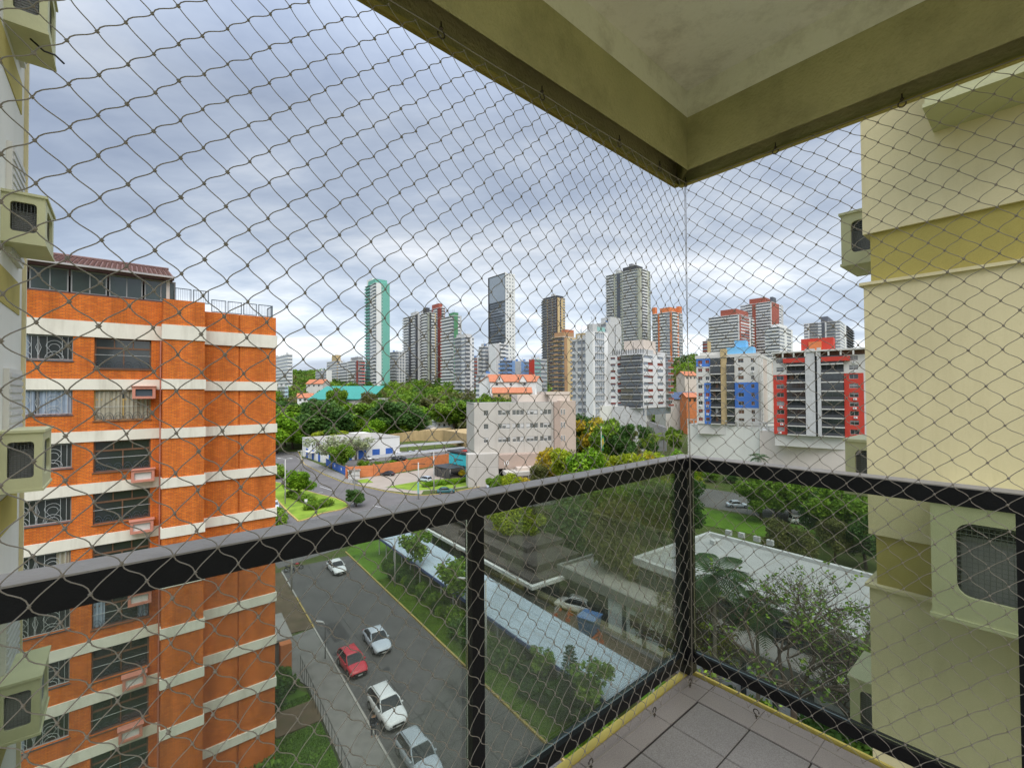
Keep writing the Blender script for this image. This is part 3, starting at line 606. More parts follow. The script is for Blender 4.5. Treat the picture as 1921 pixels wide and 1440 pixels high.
# ---------------------------------------------------------------- safety net
net = thing('safety_net', 'knotted cream cord safety net stretched from the balcony beam to the floor', 'net', (0, 0, 0), AU)
NU, NV = 2.005, 1.092; HT, HB = .978, -1.345
q = random.Random(5)
def rowh(k):                                         # height of half-row k above the camera; cells hang longer towards the floor
    z = .479; step = .035
    if k >= 0: return z + k * step
    s = 0.0
    for i in range(-k): s += .035 + .009 * min(1, i / 38)
    return z - s
RH = {k: rowh(k) for k in range(-60, 30)}
def netside(to3, s_max, half, s0, hk, sgn, straight=.12, wavy=.4):
    ks = [k for k in RH if HB - .01 < RH[k] < HT + .01]; kmin, kmax = min(ks), max(ks)
    J = {}
    def knot(i, k):
        if (i, k) not in J:
            s = s0 + i * half; z = RH[k]; J[(i, k)] = (s + q.gauss(0, .0016) + .006 * sin(z * 3 + s * 2), z + q.gauss(0, .0016) + .006 * sin(s * 3.1 + z), q.gauss(0, .0012))
        return J[(i, k)]
    nI = int(s_max / half) + 2; knots = []; strands = []
    for fam in (1, -1):
        for c in range(-90, 130):
            path = []
            for k in range(kmin, kmax + 1):
                i = c + fam * k
                if -1 <= i <= nI and (i + k) % 2 == hk: path.append(knot(i, k))
            if len(path) > 1: strands.append((fam, path))
    made = 0
    for fam, path in strands:
        pts = []
        for a, b in zip(path, path[1:]):
            ds, dz = b[0] - a[0], b[1] - a[1]; up_ = min(1, max(0, (a[1] + .15) / .6)); w = (.14 + .36 * (1 - up_)) if fam * sgn > 0 else (.14 + .40 * up_)
            jj = q.gauss(0, .05); t = (ds * (1 - w * 1.25), dz * (1 + w * 1.5)); t2 = (ds * (1 - w * .5), dz * (1 + w * .5)); n_ = 6
            if fam * sgn > 0: t2 = t
            for e_ in range(n_):
                x = e_ / n_; h00 = 2 * x ** 3 - 3 * x ** 2 + 1; h10 = x ** 3 - 2 * x ** 2 + x; h01 = -2 * x ** 3 + 3 * x ** 2; h11 = x ** 3 - x ** 2
                s = h00 * a[0] + h10 * t[0] * (1 + jj) + h01 * b[0] + h11 * t2[0]; z = h00 * a[1] + h10 * t[1] + h01 * b[1] + h11 * t2[1] * (1 + jj)
                pts.append((s, z, a[2] * (1 - x) + b[2] * x + .002 * sin(x * pi)))
        pts.append(path[-1])
        pts = [p for p in pts if 0.0 <= p[0] <= s_max and HB <= p[1] <= HT]
        if len(pts) < 3: continue
        m = MB(); m.tube('cord', [to3(*p) for p in pts], .00108, 4, True); m.build('strand', net); made += 1
    for (i, k), p in J.items():
        if 0 <= p[0] <= s_max and HB <= p[1] <= HT: knots.append(to3(*p))
    return knots
K1 = netside(lambda s, z, d: (NU - s, NV + d - .031 * s * max(0, (z + .3) / 1.28), H + z), 2.75, .0380, 1.933 % .038 - .038, 0, 1)
K2 = netside(lambda s, z, d: (NU + d, NV - s, H + z), 2.3, .0395, .012, 1, -1)
kb = []; kf = []; base = [(1, 0, 0), (-1, 0, 0), (0, 1, 0), (0, -1, 0), (0, 0, 1), (0, 0, -1)]; ico = [(0, 2, 4), (2, 1, 4), (1, 3, 4), (3, 0, 4), (2, 0, 5), (1, 2, 5), (3, 1, 5), (0, 3, 5)]
m = MB()
for p in K1 + K2:
    rr = q.uniform(.0034, .0046); pt = []
    for bx_ in base: pt.append((p[0] + bx_[0] * rr * q.uniform(.7, 1.2), p[1] + bx_[1] * rr * q.uniform(.7, 1.2), p[2] + bx_[2] * rr * 1.15))
    m.add(pt, ico, 'cord', True)
m.build('knot', net, True)
def bind(path, r=.0017, n=5, nm='border_cord'):
    m = MB(); m.tube('cord', path, r, n, True); return m.build(nm, net)
def sag(a, b, n, d, ax): return [tuple(Vector(a).lerp(Vector(b), i / n) + Vector(ax) * d * sin(pi * (i % 4) / 4)) for i in range(n + 1)]
bind(sag((-.8, NV - .031 * 2.8, H + HT), (NU, NV, H + HT), 24, -.004, (0, 0, 1))); bind(sag((NU, NV, H + HT), (NU, -.44, H + HT), 20, -.004, (0, 0, 1)))
bind(sag((-.8, NV, H + HB), (NU, NV, H + HB), 24, .006, (0, 0, 1))); bind(sag((NU, NV, H + HB), (NU, -.44, H + HB), 20, .006, (0, 0, 1)))
bind([(NU, NV, H + HT), (NU + .004, NV + .002, H + .4), (NU + .001, NV, H - .1), (NU + .008, NV + .003, H - .7), (NU, NV, H + HB)], .0014)
bind([(NU - .004, NV + .004, H + HT), (NU + .002, NV + .006, H + .5), (NU + .007, NV - .002, H - .3), (NU + .002, NV, H + HB)], .0010)
# hooks
def hook(label, u, v, up=True):
    m = MB(); s = 1 if up else -1; pth = [(0, 0, .02 * s), (0, 0, -.004 * s)] + [(.011 * sin(t), 0, (-.015 - .011 * (1 - cos(t)) + .011) * s) for t in [k * pi / 5 for k in range(9)]]
    m.tube('steel_hook', pth, .0023, 5); m.tube('steel_hook', [(0, 0, .0), (0, 0, .003 * s)], .006, 8)
    o = m.build('screw_hook', None, False, UV_(u, v, (ZBM - .002) if up else (ZF + .014)), AU + (0 if abs(v - NV) < .1 else pi / 2)); tag(o, label, 'hook', 'screw hooks holding the net')
hl = ['rusty screw hook in the beam nearest the top left', 'rusty screw hook in the left beam, second from the top', 'rusty screw hook in the left beam, third along towards the corner', 'rusty screw hook in the left beam, last before the corner', 'rusty screw hook at the corner of the beams above the vertical cord']
def on_left(px):
    r = (px - 960.5) / FPX; return None
for (px, py), l_ in zip(((835, 45), (1022, 168), (1163, 262), (1242, 308), (1290, 330)), hl):
    d = ray(px, py); t = .985 / d.z; P = d * t; uu = P.x * cos(AU) + P.y * sin(AU); hook(l_, uu if py != 330 else NU, NV - .031 * (NU - uu) if py != 330 else NV)
for (px, py), l_ in zip(((1450, 272), (1688, 178)), ('rusty screw hook in the right beam nearer the corner', 'rusty screw hook in the right beam nearer the wing wall')):
    d = ray(px, py); t = .985 / d.z; P = d * t; hook(l_, NU, -P.x * sin(AU) + P.y * cos(AU))
for (px, py), l_ in zip(((1228, 1340), (1107, 1437), (1417, 1345), (1300, 1288)), ('dark ring hook in the floor edge left of the corner post', 'dark ring hook in the floor edge at the bottom edge of the picture', 'dark ring hook in the floor edge under the right pane', 'small dark hook in the floor at the foot of the corner post')):
    d = ray(px, py); t = -1.35 / d.z; P = d * t; uu = P.x * cos(AU) + P.y * sin(AU); vv = -P.x * sin(AU) + P.y * cos(AU)
    hook(l_, uu if abs(vv - NV) < .06 else NU, NV if abs(vv - NV) < .06 else vv, False)
# ================================================================ ORANGE BRICK BUILDING  (face v = FV, looking at us)
FV = 32.85
ob = thing('orange_brick_building', 'orange brick apartment building with white concrete bands and a tiled penthouse', 'building', (0, 0, 0), AU)
def opart(nm, mt, *c, par=ob):
    m = MB(); m.box(mt, *c); return m.build(nm, par)
ZB1, ZPAR = H + 3.87, H + 5.15
wins1, wins2 = [], []
# bands: (top, bottom)
bands = [(H + 3.87, H + 3.05)] + [(H + .82 - 2.75 * k, H + .26 - 2.75 * k) for k in range(0, 9)]
# section 1 wall built round its openings
W1, W2 = (-4.6, -2.08), (-1.26, 1.12)
m = MB(); zs = [b for b in bands]
def strip(a, b, z0, z1, mt='orange_brick'): m.box(mt, a, b, FV, FV + .4, z0, z1)
floors = []
for k in range(0, 10):
    top = H + 3.05 - 2.75 * k if k else H + 3.05
    top = (bands[k][1]); nb = bands[k + 1][0] if k + 1 < len(bands) else -.5
    w1b = top - 1.30; w2b = top - (1.66 if k != 1 else 1.66)
    floors.append((top, nb, w1b, w2b))
    strip(-9, W1[0], nb, top); strip(W1[1], W2[0], nb, top); strip(W2[1], 1.6, nb, top)
    strip(W1[0], W1[1], nb, w1b); strip(W2[0], W2[1], nb, w2b)
strip(-9, 1.6, ZB1, H + 5.25)
m.box('orange_brick', 1.6, 3.53, FV - 1.0, FV + .4, -.5, H + 5.32)
m.box('orange_brick', 3.53, 5.45, FV + .25, FV + .6, -.5, H + 5.0); m.box('orange_brick', 5.53, 7.6, FV + .25, FV + .6, -.5, H + 5.0); m.box('orange_brick', 5.45, 5.53, FV + .33, FV + .6, -.5, H + 5.0)
m.box('orange_brick', 6.9, 7.6, FV + .6, FV + 14, -.5, H + 5.0); m.box('orange_brick', -9, 6.9, FV + 13.7, FV + 14, -.5, H + 5.0)
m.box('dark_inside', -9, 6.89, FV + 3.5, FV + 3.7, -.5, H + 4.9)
m.build('wall', ob)
for k, (t, b) in enumerate(bands):
    sk = (0, .0, 0)
    opart('band', 'band_concrete', -9, 1.598, FV - .06, FV + .05, b, t)
    if k < 9: opart('band', 'band_concrete', 1.54, 3.59, FV - 1.06, FV - .6, b + .02, t + .02); 
    opart('band', 'band_concrete', 3.595, 7.66, FV + .13, FV + .7, b + (-.06 if k < 9 else 0), t - .06)
opart('roof_slab', 'grey_roof', -9, 7.4, FV + .61, FV + 13.6, H + 3.9, H + 4.1)
opart('downpipe', 'pink_box', 1.50, 1.56, FV - .12, FV - .07, .2, H + 3.0)
# windows, each one its own object
def glass_quad(m, mt, x0, x1, z0, z1, y): m.box(mt, x0, x1, y, y + .02, z0, z1)
def grille_mesh(w, h, mt, name):
    g = MB(); r_ = .011
    for i in range(9):
        x = w * (i + .5) / 9 + (.03 if i % 2 else -.03)
        if i in (2, 6): continue
        g.tube(mt, [(x, 0, .03), (x, 0, h - .03)], r_, 4, False)
    for cx_ in (w * .27, w * .73):
        for rr, z_ in ((.3, h * .56), (.2, h * .5), (.34, h * .08), (.22, h * .06)):
            g.tube(mt, [(cx_ + rr * cos(t), 0, z_ + rr * sin(t)) for t in [k * pi / 8 for k in range(9)]], r_, 4, False)
        g.tube(mt, [(cx_ - .3, 0, h * .56), (cx_, 0, h * .2), (cx_ + .3, 0, h * .56)], r_, 4, False)
    for z_ in (.04, h - .04): g.tube(mt, [(0, 0, z_), (w, 0, z_)], r_, 4, False)
    c_ = w * .5
    g.tube(mt, [(c_, 0, h * .2), (c_ + .1, 0, h * .5), (c_, 0, h * .8), (c_ - .1, 0, h * .5), (c_, 0, h * .2)], r_, 4, False)
    return g.mesh(name)
g1 = grille_mesh(2.48, 1.24, 'grille_white', 'grille'); g1d = grille_mesh(2.48, 1.24, 'grille_dark', 'grille')
def arcs_mesh(w, h):
    g = MB(); g.tube('grille_white', [(0, 0, h * .46), (w, 0, h * .46)], .013, 4, False); g.tube('grille_dark', [(0, 0, .05), (w, 0, .05)], .012, 4, False)
    for i in range(6):
        c_ = w * (i + .5) / 6
        for rr in (.2, .12): g.tube('grille_dark', [(c_ + rr * cos(t), 0, .05 + rr * 1.9 * sin(t)) for t in [k * pi / 8 for k in range(9)]], .011, 4, False)
    return g.mesh('guard_rail')
g2 = arcs_mesh(2.38, 1.6)
wf1 = MB(); 
for a, b, c, d in ((0, 2.52, 0, .05), (0, 2.52, 1.25, 1.3), (0, .05, .05, 1.25), (2.47, 2.52, .05, 1.25), (1.24, 1.28, .05, 1.25)): wf1.box('mid_grey', a, b, 0, .06, c, d)
wf1 = wf1.mesh('window_frame')
def wf2(mt):
    w = MB()
    for a, b, c, d in ((0, 2.38, 0, .07), (0, 2.38, 1.59, 1.66), (0, .07, .07, 1.59), (2.31, 2.38, .07, 1.59), (.07, 2.31, 1.08, 1.17), (1.16, 1.22, .07, 1.08), (.78, .83, 1.17, 1.59), (1.57, 1.62, 1.17, 1.59)): w.box(mt, a, b, 0, .08, c, d)
    return w.mesh('window_frame')
wfb, wfy = wf2('brown_frame'), wf2('yellow_frame')
def pane(w, h, mt): p = MB(); p.box(mt, 0, w, 0, .015, 0, h); return p.mesh('pane')
pn1, pn2 = pane(2.4, 1.2, 'window_glass'), pane(2.26, 1.54, 'window_glass')
def curt(w, h, mt, cover):
    c = MB(); n_ = 40; pts = []; xs_ = []
    for a, b in cover:
        k = int((b - a) * 34) + 2; pts = []
        for i in range(k + 1):
            x = (a + (b - a) * i / k) * w; y = .05 * sin(i * 1.9) + .02 * sin(i * .7)
            pts += [(x, y, 0), (x, y, h)]
        c.add(pts, [(2 * i, 2 * i + 2, 2 * i + 3, 2 * i + 1) for i in range(k)], mt)
    return c.mesh('curtain')
cu = [curt(2.4, 1.2, 'curtain_blue', [(0, .36)]), curt(2.4, 1.2, 'curtain_blue', [(0, .46), (.52, 1)]), curt(2.4, 1.2, 'curtain_beige', [(0, .2), (.8, 1)])]
cu2 = [curt(2.26, 1.5, 'curtain_beige', [(0, .48), (.52, 1)]), curt(2.26, 1.5, 'curtain_blue', [(0, .2), (.8, 1)])]
for k, (top, nb, w1b, w2b) in enumerate(floors[:10]):
    w = put('window', wf1, ob, loc=(W1[0], FV + .16, w1b)); put('pane', pn1, w, loc=(.06, .04, .05)); put('grille', g1, w, loc=(.02, -.1, .03))
    if k in (0, 1, 4, 7): put('curtain', cu[{0: 0, 1: 1, 4: 2, 7: 0}[k]], w, loc=(.06, -.02 if 0 else -.035, .05))
    w = put('window', wfy if k == 1 else wfb, ob, loc=(W2[0], FV + .16, w2b)); put('pane', pn2, w, loc=(.06, .04, .06)); put('guard_rail', g2, w, loc=(0, -.1, 0))
    if k in (1, 5): put('curtain', cu2[0 if k == 1 else 1], w, loc=(.06, -.03, .06))
    opart('sill', 'brown_frame', W2[0] - .05, W2[1] + .05, FV - .05, FV + .15, w2b - .06, w2b - .001)
    opart('sill', 'grille_dark', W1[0] - .05, W1[1] + .04, FV - .04, FV + .15, w1b - .05, w1b - .001)
# pink air conditioner cases
for k, (px, py, nm) in enumerate(((270, 736, 'pink air conditioner case over the curtained window of the orange building, highest one'), (268, 891, 'pink air conditioner case between the third and fourth window rows of the orange building'), (266, 986, 'pink air conditioner case just above the handrail on the orange building'),
                            (262, 1120, 'pink air conditioner case right below the handrail on the orange building'), (252, 1275, 'pink air conditioner case low on the orange building, second from the bottom'), (245, 1372, 'pink air conditioner case lowest on the orange building'))):
    d = ray(px, py); vv = Vector((-sin(AU), cos(AU), 0)); t = (FV - .3) / d.dot(vv); P = d * t; uu = P.x * cos(AU) + P.y * sin(AU); z = H + P.z
    t_ = thing('air_conditioner_case', nm, 'air conditioner', UV_(uu - .5, FV - .52, z - .34), AU, 'pink air conditioner cases on the orange building')
    m = MB(); holed(m, 'pink_box', lambda a, b, d_: (a, d_, b), 0, 1.0, 0, .66, (.13, .87, .13, .53), .03, .12)
    m.add([(0, 0, 0), (1, 0, 0), (1, .46, 0), (0, .46, 0), (0, 0, .66), (1, 0, .66), (1, .46, .66), (0, .46, .66)], [(3, 2, 1, 0), (4, 5, 6, 7), (1, 2, 6, 5), (0, 4, 7, 3)], 'pink_box'); m.build('case', t_)
    m = MB(); m.box('ac_white' if k != 0 else 'grille_dark', .14, .86, .1, .4, .13, .53); m.build('air_conditioner', t_)
    m = MB(); m.box('pink_box', -.05, 1.05, -.05, .46, .661, .70); m.build('rim', t_)
# penthouse with tiled roof
zp0, zg, ze, zr_ = H + 5.25, H + 5.33, H + 6.62, H + 8.1
PV = FV + .12
for u0, u1 in ((-9, 1.95),):
    opart('sill', 'fascia', u0, u1, PV - .1, PV + .1, zp0 + .001, zg)
    n_ = 0
    for i, uu in enumerate((-6.7, -5.2, -3.7, -2.2, -.7, .8)):
        w = MB(); wd = 1.42
        for a, b, c, d in ((0, wd, 0, .05), (0, wd, 1.12, 1.2), (0, .06, .05, 1.12), (wd - .06, wd, .05, 1.12), (wd * .5, wd * .5 + .05, .05, 1.12)): w.box('mid_grey', a, b, 0, .07, c, d)
        wo = w.build('window', ob, loc=(uu, PV, zg)); p = MB(); p.box('window_glass_green', .05, wd - .05, .03, .045, .04, 1.14); p.build('pane', wo)
    opart('penthouse_wall', 'off_white', 1.78, 1.94, PV - .02, PV + 7.9, zg, ze)
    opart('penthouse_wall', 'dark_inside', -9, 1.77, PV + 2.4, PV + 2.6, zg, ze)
opart('fascia', 'fascia', -9, 2.12, PV - .42, PV - .36, ze - .1, ze + .16); opart('gutter', 'gutter', -9, 2.14, PV - .56, PV - .43, ze + .02, ze + .12)
m = MB(); m.add([(-9, PV - .4, ze + .12), (2.1, PV - .4, ze + .12), (2.1, PV + 4.2, zr_), (-9, PV + 4.2, zr_), (2.1, PV + 8.6, ze + .1), (-9, PV + 8.6, ze + .1), (-9, PV - .4, ze), (2.1, PV - .4, ze)], [(0, 1, 2, 3), (3, 2, 4, 5), (6, 7, 1, 0), (7, 4, 2, 1)], 'roof_tile'); rf = m.build('roof', ob)
m = MB(); Ls = sqrt(4.6 ** 2 + (zr_ - ze - .12) ** 2); dy, dz = 4.6 / Ls, (zr_ - ze - .12) / Ls; nr = 13
for i in range(50):
    x0 = -8.9 + i * .221
    for j in range(nr):
        a = Ls * j / nr; b = Ls * (j + 1.08) / nr; yy0, zz0 = PV - .4 + dy * a, ze + .125 + dz * a; yy1, zz1 = PV - .4 + dy * b, ze + .115 + dz * b; lift = rnd.uniform(0, .012)
        pts = []
        for k in range(4):
            t = pi * k / 3; pts += [(x0 + .075 * cos(t), yy0, zz0 + .085 * sin(t) + lift + .02), (x0 + .065 * cos(t), yy1, zz1 + .075 * sin(t))]
        m.add(pts, [(0, 2, 3, 1), (2, 4, 5, 3), (4, 6, 7, 5), (0, 2, 4, 6)], 'roof_tile')
m.build('roof_tile', rf, True)
m = MB(); m.tube('roof_tile', [(-9, PV + 4.2, zr_ + .02), (2.12, PV + 4.2, zr_ + .02)], .12, 8); m.build('ridge', rf)
# rooftop guard rail: framed panels
def guard(u, v, w, ang, z):
    g = MB()
    for a, b, c, d in ((0, w, 0, .04), (0, w, .72, .76), (0, .04, .04, .72), (w - .04, w, .04, .72)): g.box('grille_dark', a, b, 0, .04, c, d)
    g.box('light_grey', .05, w - .05, .015, .02, .05, .71) if False else None
    o = g.build('guard_panel', ob, loc=(u, v, z), rz=ang)
    s_ = MB()
    for i in range(8): s_.tube('grille_dark', [(w * (i + 1) / 9, .02, .04), (w * (i + 1) / 9, .02, .72)], .008, 3, False)
    s_.build('bar', o, True)
for i in range(6): guard(2.15 + i * .86 + (.15 if i > 1 else 0), FV + .45 if i > 1 else FV - .4, .78, 0, (H + 5.05) if i > 1 else H + 5.36)
guard(7.45, FV + .45, 1.5, pi / 2, H + 5.05)
# balconies that just show past the right edge
for k in range(0, 8):
    m = MB(); z = H - .4 - 2.75 * k; m.box('pink_box', 7.67, 8.0, FV + 3, FV + 6, z, z + .9); m.box('band_concrete', 7.601, 8.02, FV + 2.95, FV + 6.05, z - .15, z - .001); m.build('balcony', ob)
# ================================================================ BUILDINGS OF THE MIDDLE DISTANCE
WM = {}
def win_mesh(w, h, fr='light_grey', gl='window_glass', split=1, blind=0.0, bc='brown_frame'):
    k = (round(w, 2), round(h, 2), fr, gl, split, blind, bc)
    if k not in WM:
        m = MB(); t = .06
        m.box(fr, 0, w, 0, .09, 0, t); m.box(fr, 0, w, 0, .09, h - t, h); m.box(fr, 0, t, 0, .09, t + .001, h - t - .001); m.box(fr, w - t, w, 0, .09, t + .001, h - t - .001)
        for i in range(split): x = w * (i + 1) / (split + 1); m.box(fr, x - .025, x + .025, .005, .085, t + .001, h - t - .001)
        m.box(gl, t, w - t, .04, .06, t, h - t)
        if blind: m.box(bc, t, w - t, .015, .035, h - t - (h - 2 * t) * blind, h - t - .002)
        WM[k] = m.mesh('window')
    return WM[k]
def ac_unit_mesh():
    m = MB(); m.box('white', 0, .8, 0, .3, 0, .55); m.tube('mid_grey', [(.3, -.004, .28), (.3, .001, .28)], .2, 12, False); return m.mesh('air_conditioner')
ACM = ac_unit_mesh()
def place(B, part, me, x, y, z):
    (ox, oy, oz), a = B.fr; o = put(part, me, B.t, loc=(ox + x * cos(a) - y * sin(a), oy + x * sin(a) + y * cos(a), oz + z), rz=a); return o
def facade2(B, w, z0, nf, fh, cols, dep=.3):
    tot = sum(c[1] for c in cols); x = 0.0
    for c in cols:
        x1 = x + c[1] / tot * w; k, mf = c[0], c[2]; op = c[3] if len(c) > 3 else {}; mf = mf if callable(mf) else (lambda f, _m=mf: _m)
        for f in range(op.get('f0', 0), nf):
            za, zb = z0 + f * fh, z0 + (f + 1) * fh - .001; mt = mf(f)
            if k == 'w': B.box('wall#' + mt, mt, x, x1 - .001, -dep, 0, za, zb)
            elif k == 'g':
                ww = min(op.get('w', 1.5), x1 - x - .1); wh = op.get('h', 1.3); xa = (x + x1 - ww) / 2; xb = xa + ww; zs = za + op.get('s', .95)
                for q_ in ((x, xa, za, zb), (xb, x1 - .001, za, zb), (xa, xb, za, zs), (xa, xb, zs + wh, zb)): B.box('wall#' + mt, mt, q_[0], q_[1], -dep, 0, q_[2], q_[3])
                bl = rnd.choice(op.get('bl', (0, .35, .7, 1)))
                place(B, 'window', win_mesh(ww, wh, op.get('fr', 'light_grey'), 'window_glass', op.get('n', 1), bl, op.get('bc', 'brown_frame')), xa, -dep * .55, zs)
                if rnd.random() < op.get('ac', 0): place(B, 'air_conditioner', ACM, xa + ww / 2 - .4 + rnd.uniform(-.3, .3), -dep - .31, zs - .72)
            elif k == 'b':
                pr = op.get('pr', .9)
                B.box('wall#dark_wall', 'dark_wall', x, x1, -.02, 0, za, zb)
                m = MB(); W_ = x1 - x; sl = op.get('sl', 'off_white')
                m.box(sl, 0, W_, -pr, dep, 0, .32); m.box('window_glass', .06, W_ - .06, -pr + .06, -pr + .1, .95, fh - .05) if rnd.random() < op.get('glz', .5) else None
                m.box(op.get('par', 'charcoal'), .04, W_ - .04, -pr + .02, -pr + .06, .32, 1.1)
                for i in range(5): m.box('charcoal', W_ * i / 4 - .03 if i else .02, W_ * i / 4 + .03 if i < 4 else W_ - .02, -pr + .03, -pr + .09, 1.1, fh)
                if rnd.random() < .5: a_ = rnd.uniform(.1, .6) * W_; m.box(rnd.choice(('curtain_beige', 'brown_frame', 'light_grey')), a_, a_ + W_ * .25, dep - .15, dep - .1, .4, fh * .9)
                (ox, oy, oz), a = B.fr; m.build('balcony', B.t, loc=(ox + x * cos(a) + dep * sin(a), oy + x * sin(a) - dep * cos(a), oz + za), rz=a)
        x = x1
# ---- red building on the white podium
ROT = radians(50)
C, wl, wr = corner_widths(1451, 1627, 1700, 124, ROT)
B = Bld('red_apartment_building', 'red and cream apartment block with dark balconies and twin concrete shafts', 'building', (C.x, C.y, 0), ROT)
z0 = D(1627, 822, 124).z; nf = 9; fh = (D(1627, 664, 124).z - z0) / nf
B.wl = wl
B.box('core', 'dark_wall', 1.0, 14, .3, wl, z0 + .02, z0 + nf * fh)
B.box('base', 'off_white', .3, 14, .1, wl - .1, z0 - 3.5, z0)
redf = lambda f: 'tower_red' if f < 7 else 'off_white'
B.at((0, wl, 0), -pi / 2)
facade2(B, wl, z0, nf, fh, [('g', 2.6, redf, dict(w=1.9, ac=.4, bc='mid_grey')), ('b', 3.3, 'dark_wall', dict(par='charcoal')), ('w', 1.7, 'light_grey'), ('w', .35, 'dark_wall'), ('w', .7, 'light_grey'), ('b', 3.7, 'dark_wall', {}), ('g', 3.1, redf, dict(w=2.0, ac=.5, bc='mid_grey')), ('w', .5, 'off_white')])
u_ = wl / 15.95
B.box('band', 'tower_red', 2.0 * u_, 5.9 * u_, -1.35, 0, z0 + nf * fh - 1.6, z0 + nf * fh - .35); B.box('band', 'tower_red', 8.7 * u_, 13.4 * u_, -1.35, 0, z0 + nf * fh - 1.6, z0 + nf * fh - .35)
B.box('concrete_shaft', 'light_grey', 5.95 * u_, 7.6 * u_, -1.3, -.3, z0, z0 + nf * fh + 2.2); B.box('concrete_shaft', 'light_grey', 8.0 * u_, 8.62 * u_, -1.3, -.3, z0, z0 + nf * fh + 2.4)
zt = z0 + nf * fh; B.box('pergola_roof', 'off_white', -.2, wl + .6, -1.6, 8, zt + 1.3, zt + 1.75); B.box('penthouse', 'brown_frame', .6, wl - .4, .4, 7, zt, zt + 1.3)
for i in range(9): B.box('pergola_post', 'off_white', wl * i / 8 - (.2 if i else 0), wl * i / 8 + .2, -1.5, -1.2, zt, zt + 1.3)
B.box('rooftop_block', 'tower_red', 5.0 * u_, 10.6 * u_, 2, 7, zt + 1.76, zt + 5.4); B.box('rooftop_block', 'orange_tower', 6.4 * u_, 8.6 * u_, 1.2, 1.99, zt + 1.76, zt + 4.4)
B.finish()
# cursive house name on the top floor wall, too small to read in the photo
# ---- blue building
ROTB = radians(55)
C, wl, wr = corner_widths(1307, 1423, 1452, 150, ROTB)
B = Bld('blue_apartment_building', 'white and blue apartment block with a tan shaft and sky blue rooftop', 'building', (C.x, C.y, 0), ROTB)
z0 = D(1423, 798, 150).z; nf = 8; fh = (D(1423, 668, 150).z - z0) / nf
B.box('core', 'dark_wall', .3, wr, .3, wl - .3, z0 + .02, z0 + nf * fh)
B.box('base', 'off_white', .1, wr, .1, wl - .1, z0 - 3.5, z0)
b1 = lambda f: 'tower_blue' if f == 7 else 'off_white'
b2 = lambda f: 'tower_blue' if f in (0, 1, 2, 3, 4, 7) else 'off_white'
b3 = lambda f: 'tower_blue' if f in (2, 3, 4) else 'off_white'
B.at((0, wl, 0), -pi / 2)
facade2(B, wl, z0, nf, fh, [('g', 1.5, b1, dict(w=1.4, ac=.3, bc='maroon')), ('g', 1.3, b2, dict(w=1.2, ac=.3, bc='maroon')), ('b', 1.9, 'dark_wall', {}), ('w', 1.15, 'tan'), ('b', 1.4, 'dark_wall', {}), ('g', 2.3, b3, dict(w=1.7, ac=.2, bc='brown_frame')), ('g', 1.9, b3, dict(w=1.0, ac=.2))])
B.at((0, 0, 0), 0)
facade2(B, wr, z0, nf, fh, [('w', .5, 'off_white'), ('g', 1.6, 'off_white', dict(w=1.1, ac=.5)), ('w', 2.2, 'pinkish_wall'), ('g', 1.6, 'off_white', dict(w=1.1, ac=.5)), ('w', 1.5, 'off_white'), ('g', 1.6, 'pinkish_wall', dict(w=1.1, ac=.4)), ('w', .5, 'off_white')])
zt = z0 + nf * fh
B.box('roof', 'off_white', -.4, wr, -.4, wl + .4, zt, zt + 1.1); B.at((0, wl, 0), -pi / 2); B.box('rooftop_block', 'sky_blue', wl * .5, wl * .92, 1, 8, zt + 1.11, zt + 3.4); B.box('rooftop_block', 'sky_blue', wl * .62, wl * .8, 2.5, 8, zt + 3.41, zt + 5.8)
B.box('shaft_top', 'tan', wl * .41, wl * .51, -.6, 1, zt + .2, zt + 3)
B.box('rooftop_block', 'off_white', wl * .05, wl * .4, 1, 6, zt + 1.11, zt + 2.2)
B.finish()
mat('podium_white', (.74, .73, .66), .85, .04, .3, dirt=.3, dirtc=(.5, .48, .42), dscale=.25, streak=True); mat('podium_pink', (.70, .62, .55), .85, .04, .3, dirt=.3, dirtc=(.5, .42, .36), dscale=.25, streak=True)
# ---- podium they stand on
A = D(1700, 872, 118); Z1 = D(1587, 822, 133).z
ct = D(1289, 797, 168).z
def wallrun(name, label, pxs, mts, cat='wall'):
    """long walls: list of (px, depth, top z); one part per stretch"""
    t = thing(name, label, cat, (0, 0, 0))
    for (a, b), mt in zip(zip(pxs, pxs[1:]), mts):
        p, q_ = D(a[0], 735, a[1]), D(b[0], 735, b[1]); m = MB(); d = q_ - p; m.at((p.x, p.y, 0), atan2(d.y, d.x)); L_ = d.length
        m.yprism(mt, [(0, -.5), (L_ - .02, -.5), (L_ - .02, b[2]), (0, a[2])], 0, 14); m.at(); m.build('wall', t)
    return t
pod = wallrun('podium', 'long blank white podium wall below the blue and red apartment blocks', [(1289, 166, 13.0), (1423, 148, 12.9), (1424, 146, 12.2), (1760, 112, 12.0)], ['podium_white', 'podium_white', 'podium_pink'], 'building')
m = MB()
for a, b, Ya, Yb in ((1289, 1452, 165.8, 144.2), (1426, 1700, 145.6, 117.5)):
    p, q_ = D(a, 735, Ya), D(b, 735, Yb); d = q_ - p; m.at((p.x, p.y, 0), atan2(d.y, d.x)); n_ = int(d.length / 2.2); top = 13.3 if a < 1400 else 12.3
    for i in range(n_): m.box('off_white', i * 2.2, i * 2.2 + .35, -.1, .2, top - .3, top + 1.2)
    m.box('off_white', 0, d.length, -.12, .22, top + 1.2, top + 1.55)
m.at(); m.build('parapet', pod)
